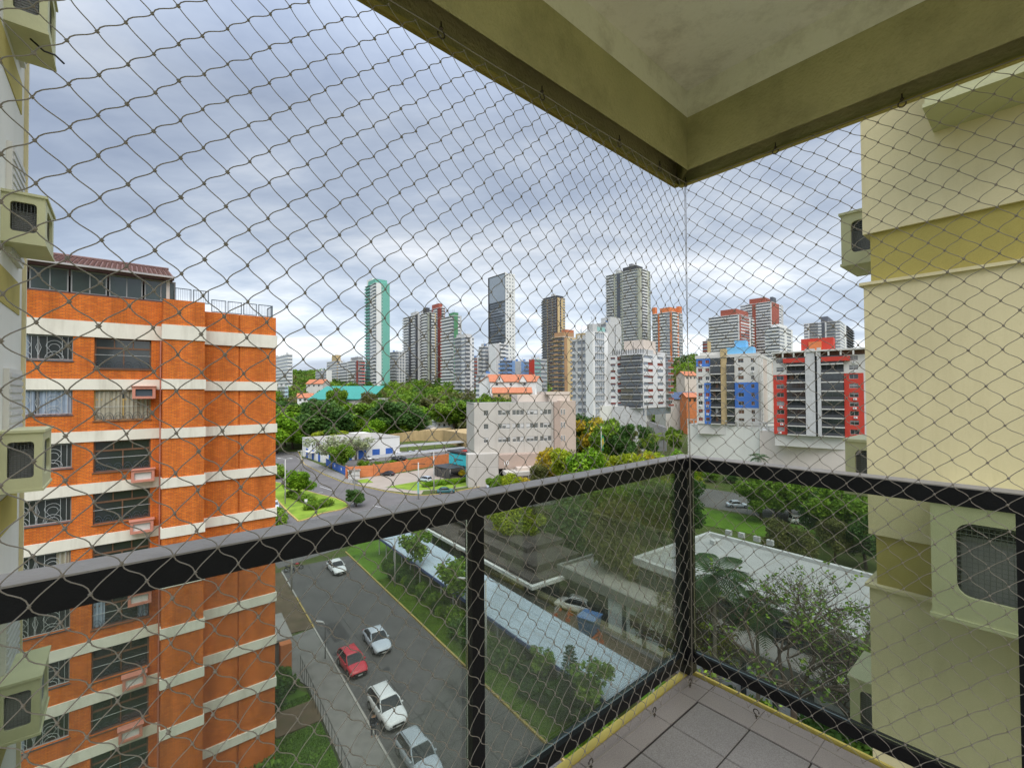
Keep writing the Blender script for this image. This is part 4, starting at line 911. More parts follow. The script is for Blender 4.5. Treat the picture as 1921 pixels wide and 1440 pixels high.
# ---- civic building in grey and taupe
ROTC = radians(14)
C = D(889, 735, 124); w1 = (D(1037, 735, 131) - C); w1 = 22.6; z0 = 8.4; fh = (22.1 - z0) / 4.2
B = Bld('office_building', 'pale office block with three rows of windows and a taupe stair tower', 'building', (C.x, C.y, 0), ROTC)
B.box('core', 'window_glass', .2, w1 + 6, .35, 13.5, 0, 21.5); B.box('wall#s', 'office_wall', -.0, .2, .3, 14, 0, 22.1)
B.at((0, 0, 0), 0)
W_ = w1; ztop = 22.1
def off_wall(x0, x1, zz0, zz1, mt='office_wall', y0=-.3, y1=.3): B.box('wall#' + mt, mt, x0, x1, y0, y1, zz0, zz1)
off_wall(0, 2.6, 0, ztop)
xs_ = [2.6, 3.6]; rows = [(18.6, 20.0), (14.9, 16.3), (11.2, 12.6)]
def window_row(x0, x1, n, zs_, mt):
    prev = 8.2
    for (a, b) in zs_[::-1]: off_wall(x0, x1, prev, a, mt); prev = b
    off_wall(x0, x1, prev, ztop, mt)
    for (a, b) in zs_:
        for i in range(n):
            g = (x1 - x0) / n; place(B, 'window', win_mesh(g - .12, b - a, 'white', 'window_glass', 2, rnd.choice((0, .4, .8)), 'light_grey'), x0 + i * g + .06, -.2, a)
            if i: off_wall(x0 + i * g - .06, x0 + i * g + .06, a + .001, b - .001, mt)
window_row(2.6, 3.9, 1, rows, 'office_wall'); off_wall(3.9, 6.6, 8.2, ztop)
x = 6.6
for n_ in (3, 3, 3, 3):
    window_row(x, x + 3.4, n_, rows, 'office_wall'); off_wall(x + 3.4, x + 4.0, 8.2, ztop, y0=-.42); x += 4.0
off_wall(x, W_, 8.2, ztop)
B.box('wall#tp', 'taupe', W_, W_ + 1.8, -1.2, .3, 0, ztop); B.box('wall#tp2', 'taupe_light', W_ + 1.8, W_ + 6.4, -1.2, 12, 0, ztop + .3)
for z_ in (18.6, 14.9, 11.2): place(B, 'window', win_mesh(.45, 1.5, 'white'), W_ + 1.9, -1.3, z_); place(B, 'window', win_mesh(.45, 1.5, 'white'), W_ + 2.7, -1.3, z_)
B.box('wall#base', 'taupe', 6.0, W_ - .01, -3.6, .29, 4.6, 8.2); B.box('wall#b2', 'office_wall', -2.2, 6.0, -3.4, .29, 0, 8.6)
B.box('entrance_canopy', 'pinkish_wall', 10.5, W_ + 5, -6.2, -3.61, 3.9, 5.0); B.box('wall#b3', 'pinkish_wall', 8, W_, -3.4, .25, 0, 4.59)
for i in range(8): B.box('column', 'office_wall', 9.0 + i * 2.2, 9.35 + i * 2.2, -5.9, -5.5, 0, 3.9 if i else 3.9)
B.box('garage', 'office_wall', 7, 13.5, -8, -3.62, 3.2, 4.2)
for i in range(4): B.box('column', 'taupe', 7.2 + i * 2, 7.6 + i * 2, -7.8, -7.5, 0, 3.2)
for i in range(3): place(B, 'window', win_mesh(1.4, 1.9, 'white', 'window_glass', 2), W_ - 2.5 + i * 1.55, -3.7, 5.3)
B.box('penthouse', 'pinkish_wall', 13, 22, 3, 10, 22.1, 24.2); B.box('penthouse', 'pinkish_wall', 21, W_ + 5.6, 1, 10, 24.21, 25.0); B.box('penthouse', 'pinkish_wall', 22.01, W_ + 5.6, 1.2, 10, 22.1, 24.2)
B.box('roof', 'white_roof', 0, W_ + 1.7, .31, 13.9, 21.6, 21.9)
B.box('chimney', 'white', 18.6, 19.0, 4, 4.4, 24.2, 25.8)
t_ = B.finish()
def text(body, loc, rz, size, mt, label=None, parent=None, name='lettering', cat=None, tilt=pi / 2):
    c = bpy.data.curves.new(name, 'FONT'); c.body = body; c.size = size; c.extrude = .02; c.align_x = 'CENTER'; o0 = bpy.data.objects.new(name, c); COL.objects.link(o0)
    dg = bpy.context.evaluated_depsgraph_get(); me = bpy.data.meshes.new_from_object(o0.evaluated_get(dg)); bpy.data.objects.remove(o0); me.materials.clear(); me.materials.append(MATS[mt])
    o = bpy.data.objects.new(name, me); COL.objects.link(o); o.location = loc; o.rotation_euler = (tilt, 0, rz)
    if parent: o.parent = parent
    return o
text('10', (8.0, -3.66, 5.5), 0, 1.7, 'white', parent=t_)
ba = B.at((0, 0, 0), 0); m = MB(); m.box('poster', 19.6, 21.4, -3.78, -3.64, 5.2, 9.6); m.box('green_stripe', 19.7, 21.3, -3.80, -3.781, 6.0, 6.9); m.box('blue_paint', 19.8, 20.7, -3.80, -3.781, 7.4, 8.4); m.build('banner', t_)
# totem sign in front of it
m = MB(); m.box('light_grey', -1.2, 1.2, -.5, .5, 0, 6.3); m.box('poster', -1.0, 1.0, -.53, -.501, .6, 3.2); m.box('turquoise', -.7, .7, -.53, -.501, 4.2, 4.7)
o = m.build('totem_sign', None, False, G(993, 889), ROTC); tag(o, 'tall pale totem sign standing before the entrance of the office block', 'sign')
# ---- turquoise shop
C = D(880, 735, 133); B = Bld('shop', 'turquoise corner shop with a dark awning and a black flat roof', 'building', (C.x, C.y, 0), radians(42))
B.box('wall', 'turquoise_sign', 0, 2.6, 0, 10.5, 3.3, 6.4); B.box('wall', 'turquoise_sign', .3, 2.3, .3, 2.6, 0, 3.29); B.box('window#d', 'window_glass', .4, 2.4, 2.61, 10.3, 0, 3.28)
B.box('roof', 'charcoal', -.3, 6, -.4, 11, 6.8, 7.3); B.box('wall#r', 'dark_wall', .4, 6, .4, 10.4, 3.3, 6.79)
B.box('awning', 'charcoal', -5.5, -.01, 2.2, 11, 2.9, 3.15)
for i in range(5): B.box('awning_post', 'charcoal', -5.4, -5.2, 2.4 + i * 2.05, 2.6 + i * 2.05, 0, 2.9)
for i in range(4): B.box('shopfront_pane', 'window_glass', -5.32, -5.28, 2.65 + i * 2.05, 4.35 + i * 2.05, .3, 2.85)
B.box('lettering', 'charcoal', -.04, -.001, 3.2, 7.8, 4.7, 5.0)
sh_t = B.finish(); m = MB(); m.tube('tower_red', [(2.4, 4.5, 7.31), (2.4, 4.5, 7.5)], 1.6, 24, False); m.build('round_emblem', sh_t)
# ---- white building with blue doors
C = G(606, 868); B = Bld('white_blue_building', 'low white building with bright blue doors and a flat grey roof', 'building', (C.x, C.y, 0), radians(41))
B.box('wall', 'white', 0, 30, 0, 24, 0, 7.2); B.box('parapet', 'light_grey', -.12, 30.1, -.12, 24.1, 7.2, 7.5); B.box('roof', 'grey_roof', .3, 29.7, .3, 23.7, 7.51, 7.53)
for i in range(3): B.box('door', 'blue_paint', -.06, 0, 3 + i * 7, 5.2 + i * 7, 0, 3.6)
for i in range(5): B.box('door', 'blue_paint', 2 + i * 5.5, 5 + i * 5.5, -.07, 0, 0, 3.2)
for i in range(4): B.box('window#x', 'window_glass', -.05, 0, 6.5 + i * 4.2, 7.7 + i * 4.2, 4.6, 5.8)
B.box('stair_block', 'off_white', 14, 20, 5, 12, 7.54, 9.2); B.box('entrance', 'off_white', -2.0, -.07, 8, 16, 2.8, 3.1)
B.finish()
# blue low fence
m = MB(); p, q_ = G(612, 872), G(652, 893); d = q_ - p; m.at((p.x, p.y, 0), atan2(d.y, d.x)); m.box('blue_paint', 0, d.length, -.1, .1, 0, 2.3)
for i in range(2): m.tube('white', [(d.length * (.45 + .3 * i), -.12, 1.3), (d.length * (.45 + .3 * i), -.11, 1.3)], .5, 14, False)
m.at(); o = m.build('fence'); tag(o, 'low bright blue boundary wall with white round signs at the corner', 'fence')
m = MB(); p, q_ = G(604, 866), G(615, 868); 
# ---- orange boundary wall
ow = thing('boundary_wall', 'long orange painted wall with a square pillar along the car park', 'wall')
P = [(648, 897), (700, 893), (762, 883), (842, 868)]
for (a, b) in zip(P, P[1:]):
    p, q_ = G(*a), G(*b); d = q_ - p; m = MB(); m.at((p.x, p.y, 0), atan2(d.y, d.x)); m.box('orange_wall', 0, d.length, -.15, .15, 0, 3.3); m.box('orange_wall', 0, .5, -.28, .28, 0, 3.6); m.at(); m.build('wall', ow)
# small flat box by it
m = MB(); m.at(tuple(G(664, 897)), radians(20)); m.box('light_grey', -1.6, 1.6, -1, 1, 0, 2.3); m.box('grey_roof', -1.8, 1.8, -1.2, 1.2, 2.3, 2.45); m.at(); o = m.build('guard_hut'); tag(o, 'small grey guard hut at the end of the orange wall', 'hut')
# ---- carports
def carport(label, a, b, ya, yb, depth, h):
    p, q_ = D(a, 735, ya), D(b, 735, yb); d = q_ - p; t = thing('carport', label, 'carport', (p.x, p.y, 0), atan2(d.y, d.x), 'shade roofs over the parked cars'); L_ = d.length
    m = MB(); m.xprism('mid_grey', [(0, h), (depth * .5, h + .5), (depth, h), (depth, h + .1), (depth * .5, h + .62), (0, h + .12)], 0, L_); m.build('roof', t)
    m = MB(); m.box('light_grey', 0, L_, -.1, -.001, h - .1, h + .14); m.build('fascia', t)
    for i in range(int(L_ / 6) + 1): m = MB(); x = min(i * 6, L_ - .2); m.box('light_grey', x, x + .14, depth * .5 - .07, depth * .5 + .07, 0, h + .3); m.build('post', t)
    m = MB()
    for i in range(int(L_ / 1.2)): m.box('charcoal', i * 1.2, i * 1.2 + .05, .02, depth - .02, h + .13, h + .17) if False else None
carport('long grey shade roof behind the parked cars, the farther one', 684, 876, 176, 200, 5.5, 3.2)
carport('long grey shade roof over the front row of parked cars', 697, 876, 154, 178, 5.0, 3.0)
# ---- beige retaining wall
wallrun('retaining_wall', 'weathered beige retaining wall behind the shade roofs', [(686, 210, 5.0), (735, 212, 5.6), (784, 216, 6.8), (830, 214, 7.4), (880, 196, 7.0)], ['beige_wall'] * 4)
# ---- white gabled annex
for k, (px, Y, w, d_, h, lb) in enumerate(((818, 236, 9.5, 12, 5.2, 'white gabled house above the beige retaining wall'), (800, 226, 7, 8, 3.2, 'small white shed left of the white gabled house'))):
    C = D(px, 735, Y); zb = tz(C.x, C.y); t = thing('white_house', lb, 'house', (C.x, C.y, zb), radians(20))
    m = MB(); m.yprism('white', [(0, 0), (w, 0), (w, h), (w / 2, h + w * .22), (0, h)], 0, d_); m.build('wall', t)
    m = MB(); m.yprism('white_roof', [(-.3, h - .05), (w / 2, h + w * .22 + .02), (w + .3, h - .05), (w + .3, h + .12), (w / 2, h + w * .22 + .2), (-.3, h + .12)], -.3, d_ + .3); m.build('roof', t)
    for i in range(3): m = MB(); m.box('window_glass', 1.2 + i * (w - 2) / 3, 2.2 + i * (w - 2) / 3, -.06, 0, h * .55, h * .8); m.build('window', t)
# ---- turquoise hall
t = thing('sports_hall', 'long low hall with a turquoise metal roof among the trees', 'hall', tuple(D(578, 735, 290)), radians(-3)); t.location.z = 0
wd = 290 * (700 - 578) / 856; zr0 = D(640, 748, 290).z; zr1 = D(640, 724, 320).z
m = MB(); m.box('off_white', 0, wd, 0, 32, 5, zr0); m.build('wall', t)
m = MB(); n_ = 24
for i in range(n_): x0 = wd * i / n_; m.add([(x0, -1, zr0), (x0 + wd / n_ - .08, -1, zr0), (x0 + wd / n_ - .08 - 2, 30, zr1), (x0 - 2, 30, zr1), (x0 + wd / n_, -1, zr0 - .1), (x0 + wd / n_ - 2, 30, zr1 - .1)], [(0, 1, 2, 3), (1, 4, 5, 2)], 'turquoise')
m.add([(0, -1, zr0 - .5), (wd, -1, zr0 - .5), (wd, -1, zr0), (0, -1, zr0)], [(0, 1, 2, 3)], 'turquoise'); m.build('roof', t)
# ---- left podium wall under the pale towers
wallrun('podium', 'tall blank white retaining wall under the pale curved balcony tower', [(1083, 205, 19.5), (1112, 202, 19.4), (1113, 200, 18.8), (1211, 190, 18.6), (1212, 192, 12.5), (1250, 190, 9.5)], ['light_grey', 'light_grey', 'podium_white', 'light_grey', 'mid_grey'], 'building')

# ================================================================ COURTYARD BLOCKS
rf = thing('covered_walkway', 'long pale blue corrugated metal roof running beside the hedge', 'canopy', (0, 0, 0), AN)
NA, NB, RA, RB, ZR = 24.7, 29.5, 21.9, 70.0, 2.95
m = MB(); m.add([(NA, RA, ZR), (NB, RA, ZR + .25), (NB, RB, ZR + .25), (NA, RB, ZR), (NA, RA, ZR - .1), (NB, RA, ZR + .15), (NB, RB, ZR + .15), (NA, RB, ZR - .1)], [(0, 1, 2, 3), (7, 6, 5, 4), (0, 4, 5, 1), (2, 6, 7, 3), (1, 5, 6, 2), (3, 7, 4, 0)], 'blue_roof'); m.build('roof_sheet', rf)
m = MB(); nn = int((RB - RA) / .26)
for i in range(nn):
    r_ = RA + .05 + i * .26; m.add([(NA - .04, r_, ZR + .003), (NB + .03, r_, ZR + .253), (NB + .03, r_ + .05, ZR + .272), (NA - .04, r_ + .05, ZR + .022), (NA - .04, r_ + .11, ZR + .022), (NB + .03, r_ + .11, ZR + .272), (NB + .03, r_ + .16, ZR + .253), (NA - .04, r_ + .16, ZR + .003)], [(0, 1, 2, 3), (3, 2, 5, 4), (4, 5, 6, 7)], 'blue_roof')
m.build('roof_rib', rf, True)
m = MB(); m.box('blue_fascia', NA - .12, NA - .05, RA, RB, ZR - .32, ZR + .0); m.build('fascia', rf)
for i in range(17):
    for n_ in (NA + .2, NB - .25): m = MB(); m.box('light_grey', n_, n_ + .12, RA + .3 + i * 2.95, RA + .42 + i * 2.95, 0, ZR + .04); m.build('post', rf)
for k in (1, 2): m = MB(); n_ = NA + (NB - NA) * k / 3; m.add([(n_, RA, ZR + .052 + .25 * k / 3), (n_ + .05, RA, ZR + .054 + .25 * k / 3), (n_ + .05, RB, ZR + .054 + .25 * k / 3), (n_, RB, ZR + .052 + .25 * k / 3)], [(0, 1, 2, 3)], 'light_grey'); m.build('seam', rf)
# dark roofed pavilion
dv = thing('pavilion', 'low pavilion with layered dark brown roofs and a white eave', 'building', (0, 0, 0), AN)
def rb(t, nm, mt, n0, n1, r0, r1, z0, z1): m = MB(); m.box(mt, n0, n1, r0, r1, z0, z1); return m.build(nm, t)
rb(dv, 'wall', 'dark_wall', 32.2, 36.6, 41, 66, 0, 3.1); rb(dv, 'eave', 'white', 31.5, 36.9, 39.8, 67, 3.1, 3.5); rb(dv, 'roof', 'dark_roof', 31.9, 36.7, 40.3, 66.6, 3.505, 3.8)
rb(dv, 'roof', 'dark_roof', 33.6, 41, 42, 60, 3.81, 4.6); rb(dv, 'roof', 'dark_roof', 35.6, 42, 46, 72, 4.61, 5.2)
for i in range(9): rb(dv, 'window', 'window_glass', 32.12, 32.19, 42 + i * 2.6, 44 + i * 2.6, .8, 2.7)
# pale blue roof farther along
bl = thing('shed', 'pale blue metal roofed shed between the walkway and the yellow green tree', 'shed', (0, 0, 0), AN)
rb(bl, 'wall', 'grey_wall', 37.4, 46, 64.5, 77, 0, 3.0); rb(bl, 'roof', 'blue_roof', 36.8, 47, 64, 78, 3.0, 3.25)
for i in range(6): rb(bl, 'roof_seam', 'light_grey', 36.8, 47, 66 + i * 2, 66.06 + i * 2, 3.251, 3.28)
# large grey block: low front range and tall rear range
gb = thing('school_building', 'large flat roofed building with pale blue panels between dark columns', 'building', (0, 0, 0), AN)
rb(gb, 'roof', 'grey_roof', 36.55, 41.9, 33, 40.6, 4.1, 4.3); rb(gb, 'parapet', 'grey_wall', 36.2, 36.54, 8, 41, 3.5, 4.6); rb(gb, 'parapet', 'grey_wall', 36.541, 42, 40.61, 41, 3.5, 4.6)
rb(gb, 'roof', 'grey_roof', 36.55, 39.9, 8, 32.99, 4.1, 4.3)
rb(gb, 'wall', 'dark_wall', 37.2, 42, 33.6, 40.4, 0, 4.09); rb(gb, 'rear_wall', 'grey_wall', 38.4, 39.9, -2, 33.2, 0, 4.09)
for i in range(15):                                  # pale panels between columns at street level
    r1 = 33.4 - i * 2.42
    rb(gb, 'panel', 'pale_panel', 36.62, 36.75, r1 - 2.1, r1, .15, 3.49)
    rb(gb, 'column', 'column_dark', 36.35, 36.8, r1 - 2.41, r1 - 2.11, 0, 3.49)
    if i % 2: rb(gb, 'window', 'window_glass', 36.55, 36.61, r1 - 1.7, r1 - .5, 1.5, 2.7)
rb(gb, 'footing', 'pavement', 35.6, 36.6, -2, 34, 0, .14)
rb(gb, 'wall', 'grey_wall', 40.15, 54, 2, 32.2, 0, 6.5); rb(gb, 'parapet', 'light_grey', 39.8, 40.3, 2, 32.7, 6.3, 7.05); rb(gb, 'parapet', 'light_grey', 40.31, 54.8, 32.21, 32.7, 6.3, 7.05); rb(gb, 'parapet', 'light_grey', 54.3, 54.8, 2, 32.2, 6.3, 7.05)
rb(gb, 'roof', 'white_roof', 40.31, 54.29, 2, 32.2, 6.51, 6.7)
for i in range(13):
    r1 = 31.9 - i * 2.35; rb(gb, 'window', 'window_glass', 40.05, 40.14, r1 - 1.8, r1, 4.5, 6.0); rb(gb, 'sunshade', 'column_dark', 39.75, 40.14, r1 - 2.15, r1 - 1.95, 4.31, 6.29)
for k in (0, 1, 2): rb(gb, 'ledge', 'column_dark', 39.92, 40.14, 2, 32.2, 4.32 + .62 * k - .06 * (k > 0), 4.36 + .62 * k)
for i in range(6): rb(gb, 'roof_seam', 'grey_roof', 40.4, 54.2, 6 + i * 4.3, 6.08 + i * 4.3, 6.701, 6.72)
for k, (px, py) in enumerate(((1367, 1003), (1391, 1008), (1420, 1015), (1445, 1022))):
    p = G(px, py, 6.7); m = MB(); m.box('light_grey', -.36, .36, -.2, .2, 0, .6); m.tube('mid_grey', [(-.05, -.21, .3), (-.05, -.2, .3)], .2, 12, False)
    o = m.build('condenser_unit', None, False, p, AN - pi / 2 + pi); tag(o, ['first', 'second', 'third', 'last'][k] + ' white condenser unit from the left along the far edge of the white roof', 'condenser', 'condensers on the white roof')
m = MB(); m.box('light_grey', -.6, .6, -.35, .35, 0, .5); o = m.build('roof_vent', None, False, G(1343, 1020, 6.7), .3); tag(o, 'small grey vent lying on the white roof near the condensers', 'vent')
# low corrugated shed at the right
sh2 = thing('shed', 'low shed with grey ribbed roof and open dark side under the bare tree', 'shed', (0, 0, 0), AN)
rb(sh2, 'wall', 'dark_wall', 37.0, 41, -2, 7.9, 4.4, 6.0); m = MB(); m.xprism('light_grey', [(-3, 6.0), (8, 6.0), (8, 6.1), (-3, 6.1)], 36.6, 43); m.build('roof', sh2)
m = MB()
for i in range(42): m.box('light_grey', 36.6, 43, -3 + i * .26, -2.92 + i * .26, 6.101, 6.16)
m.build('roof_rib', sh2, True)
# gatehouse of the orange building, fence and pillar
gh = thing('gatehouse', 'flat grey roofed gatehouse with an orange brick pillar beside the pavement', 'hut', (0, 0, 0), AN)
rb(gh, 'wall', 'grey_wall', 5.2, 8.0, 46.5, 51, 0, 2.6); rb(gh, 'roof', 'grey_roof', 4.8, 8.4, 46, 51.6, 2.6, 2.8); rb(gh, 'pillar', 'orange_wall', 7.2, 8.1, 44.6, 45.4, 0, 2.9)
m = MB()
for i in range(32): m.tube('pole_dark', [(8.75, 19.5 + i * .8, 0), (8.75, 19.5 + i * .8, 1.7)], .018, 4, False)
for z_ in (.15, 1.6): m.tube('pole_dark', [(8.75, 19.5, z_), (8.75, 44.5, z_)], .02, 4, False)
f = thing('garden_fence', 'dark railing between the pavement and the garden of the orange building', 'fence', (0, 0, 0), AN); m.build('bar', f, True)
m = MB(); 
for i in range(3): m.box('off_white', 5.9 + i * .45, 6.2 + i * .45, 55.5, 55.7, 0, 3.2)
f = thing('bin_enclosure', 'pale vertical slabs standing in the soil strip beside the orange building', 'fence', (0, 0, 0), AN); m.build('slab', f, True)
m = MB(); m.box('soil', -1.6, 1.6, -1.4, 1.4, 0, .18); o = m.build('earth_patch', None, False, NR(7.3, 38.5, 0), AN); tag(o, 'brown bare earth patch between the pavement and the garden lawn', 'earth')
# ================================================================ FAR TOWERS
R40 = radians(40)
def rep(*c, n=1): return list(c) * n
# mint tower
B = tower('apartment_tower', 'slender mint green and white tower standing alone at the left of the skyline', 686, 706, 731, 530, 400, R40, [('b', 1.4, 'mint', dict(ph=.4, pr=.8)), ('g', .8, 'white', dict(n=2)), ('b', .9, 'white', dict(pr=.5))], [('w', 1.0, 'white'), ('w', .12, 'mint'), ('g', .10, 'light_grey'), ('w', 1.5, 'mint')], fh=3.0, roofs=(('mint', .0, .9, .1, .75, 3.5), ('white', .1, .4, .5, 1, 6)), roofmat='mint')
B.finish()
B = tower('apartment_tower', 'white apartment block low behind the mint tower', 729, 744, 760, 660, 430, R40, [('b', 1, 'white', {})] * 2, [('g', 1, 'light_grey', {}), ('w', .3, 'white')] * 3); B.finish()
B = tower('apartment_tower', 'grey and white striped tower at the left of the close tower cluster', 757, 784, 790, 590, 440, R40, [('b', 1, 'white', dict(ph=.45)), ('w', .45, 'charcoal'), ('b', .6, 'white', {}), ('w', .3, 'charcoal')], [('w', 1, 'light_grey'), ('g', .6, 'white')], fh=2.8, roofs=(('light_grey', .1, .9, .1, .5, 3),)); B.finish()
B = tower('apartment_tower', 'tall white tower with dark vertical stripes in the middle of the cluster', 780, 806, 818, 586, 430, R40, [('b', 1, 'white', dict(ph=.45)), ('w', .35, 'charcoal'), ('b', 1, 'white', dict(ph=.45)), ('w', .3, 'olive_grey')], [('w', .4, 'charcoal'), ('b', 1, 'white', {}), ('w', .4, 'tan')], fh=2.8, roofs=(('charcoal', 0, .5, .2, .45, 5), ('light_grey', .4, 1, .5, .8, 4))); B.finish()
B = tower('apartment_tower', 'brownish red topped tower rising behind the striped cluster', 801, 826, 835, 577, 470, R40, [('b', 1, 'white', {}), ('w', .4, 'maroon'), ('b', .7, 'white', {}), ('w', .4, 'maroon')], [('w', .5, 'maroon'), ('b', 1, 'white', {}), ('w', .3, 'maroon')], fh=2.8, roofs=(('brick_red', 0, .8, .1, .6, 4.5),)); B.finish()
B = tower('apartment_tower', 'white tower with a wide green stripe right of the cluster', 829, 852, 866, 592, 400, R40, [('b', 1.2, 'white', dict(ph=.45)), ('b', .6, 'white', {})], [('w', 1, 'green_stripe'), ('g', .6, 'white', {}), ('w', .35, 'light_grey')], fh=2.9, roofs=(('green_stripe', 0, .6, 0, .4, 2.5), ('light_grey', .7, 1, .3, .8, 3))); B.finish()
B = tower('apartment_tower', 'pale grey rounded tower below the green striped one', 853, 872, 889, 632, 330, R40, [('b', 1, 'light_grey', dict(ph=.35, cur=.1)), ('g', .4, 'white')], [('b', 1.1, 'light_grey', {}), ('w', .5, 'white'), ('g', .4, 'white')], fh=2.9, roofs=(('light_grey', .1, .9, .1, .9, 2.2),)); B.finish()
B = tower('apartment_block', 'small pink and white block low beside the pale rounded tower', 884, 891, 901, 672, 360, R40, [('g', 1, 'brick_red')], [('g', 1, 'brick_red', {}), ('w', .3, 'white'), ('g', 1, 'pinkish_wall')]); B.finish()
mat('tower_glass_pale', (.24, .27, .31), .2, .3, .08, spec=.8)
# glass tower
B = tower('glass_tower', 'black and white glass office tower with a blank glass crown', 918, 949, 967, 512, 430, R40, [('s', 1, 'charcoal', dict(t=.10))], [('w', .5, 'white')] + [('g', .45, 'white', dict(sill=.38, head=.8)), ('w', .7, 'white')] * 3, fh=3.4, roofmat='white', glass='tower_glass_pale')
wl, wr, zt, z0 = B.wl, B.wr, B.zt, B.z0
B.at((0, wl, 0), -pi / 2); B.box('crown_glass', 'glass_sheet', wl * .06, wl - .3, -.5, -.29, zt - (zt - z0) * .23, zt - .8); B.box('frame', 'charcoal', -.2, wl * .05, -.8, -.3, z0, zt); B.box('frame', 'charcoal', 0, wl, -.8, -.51, zt - .7, zt)
for i in range(32): B.box('louvre', 'slate_stripe', wl * .07, wl * rnd.uniform(.55, .98), -.55, -.31, z0 + 2 + i * 2.7, z0 + 2.8 + i * 2.7)
B.at((0, 0, 0), 0); B.finish()
# dark / sand tower
B = tower('apartment_tower', 'dark brown tower with sand coloured frames left of the beige block', 1018, 1047, 1061, 558, 480, R40, [('b', 1, 'light_grey', dict(pm='charcoal', ph=.5)), ('w', .16, 'sand'), ('b', .8, 'light_grey', dict(pm='dark_brown', ph=.5)), ('w', .14, 'sand'), ('b', .7, 'light_grey', dict(pm='dark_brown', ph=.5)), ('w', .18, 'dark_brown')], [('w', .5, 'sand'), ('g', .3, 'dark_brown'), ('w', .4, 'sand'), ('g', .5, 'sand')], fh=2.9, roofs=(('charcoal', .05, .9, .05, .95, 2.2), ('light_grey', .2, .4, .3, .5, 5)), roofmat='charcoal'); B.finish()
# curved brown balconies + orange beige slab
B = tower('apartment_tower', 'brown block with curved wooden balconies and a beige end wall', 1036, 1059, 1082, 632, 290, R40, [('b', 1, 'tan', dict(pm='dark_brown', pr=1.6)), ('b', 1, 'tan', dict(pm='orange_brown', pr=2.2)), ('b', .8, 'tan', dict(pm='dark_brown', pr=1.6))], [('w', .5, 'orange_brown'), ('w', .5, 'sand'), ('g', .35, 'sand'), ('w', .8, 'sand')], fh=2.9, roofs=(('orange_brown', .1, .9, .1, .9, 3), ('terracotta', .4, 1, .2, .6, 5))); B.finish()
# grey-white near tower
B = tower('apartment_tower', 'grey tower with small square windows beside the glazed white bay', 1074, 1101, 1108, 636, 200, R40, [('g', 1, 'light_grey', dict(n=1, ac=.3)), ('w', .5, 'light_grey'), ('g', 1, 'light_grey', dict(ac=.3)), ('w', .4, 'mid_grey'), ('g', .7, 'light_grey', {}), ('w', .2, 'off_white')], [('w', 1, 'white')], fh=3.0, roofs=(('tan', .2, .9, .2, .8, 2.5),)); B.finish()
B = tower('apartment_tower', 'white tower with a tall glazed bay window stack', 1100, 1113, 1140, 622, 196, R40, [('w', 1, 'white')], [('w', .25, 'white'), ('g', 1.6, 'light_grey', dict(n=5, sill=.12, head=.9, mm='white')), ('w', .6, 'white')], glass='glass_sheet', fh=3.0, roofs=(('light_grey', 0, .3, 0, .8, 3), ('mint_glass', .3, .9, .1, .8, 2))); B.finish()
B = tower('apartment_tower', 'grey slab with a sloping top directly behind the glazed bay tower', 1120, 1138, 1166, 606, 250, R40, [('w', 1, 'light_grey'), ('g', 1, 'light_grey', {})], [('w', 1.4, 'light_grey'), ('g', .15, 'mid_grey'), ('w', 1, 'light_grey')], fh=3.0, roofs=(('light_grey', .3, 1, .0, 1, 3.4),)); B.finish()
# pale tower with curved balconies (nearest of the hill)
B = tower('apartment_tower', 'white block with round dark glazed balconies and maroon shuttered windows', 1146, 1208, 1258, 664, 190, radians(46), [('g', .8, 'white', dict(sh='maroon', sill=.4, head=.8)), ('w', .3, 'white'), ('g', .5, 'white', dict(sh='maroon')), ('b', 3.4, 'light_grey', dict(pm='charcoal', pr=1.8, ph=.4, cur=.4)), ('w', .1, 'white')],
          [('g', .9, 'white', dict(sh='maroon', sill=.42, head=.85, ac=.4)), ('g', .9, 'white', dict(sh='maroon', sill=.42, head=.85)), ('w', .9, 'white'), ('g', 1.3, 'white', dict(sh='maroon', sill=.42, head=.85, ac=.5)), ('w', .4, 'white'), ('w', .15, 'light_grey'), ('b', 1.2, 'light_grey', dict(pm='brick_red', pr=1.2))], fh=2.82, roofs=(('light_grey', .0, .35, .0, .95, 1.6), ('pinkish_wall', .3, .75, .25, .85, 6.5), ('light_grey', .75, 1, .1, .5, 1.6)), zb=18)
for k in range(14): B.box('terrace_mullion', 'charcoal', -.2, .05, B.wl * k / 14, B.wl * k / 14 + .15, B.zt + .5, B.zt + 2.6)
B.finish()
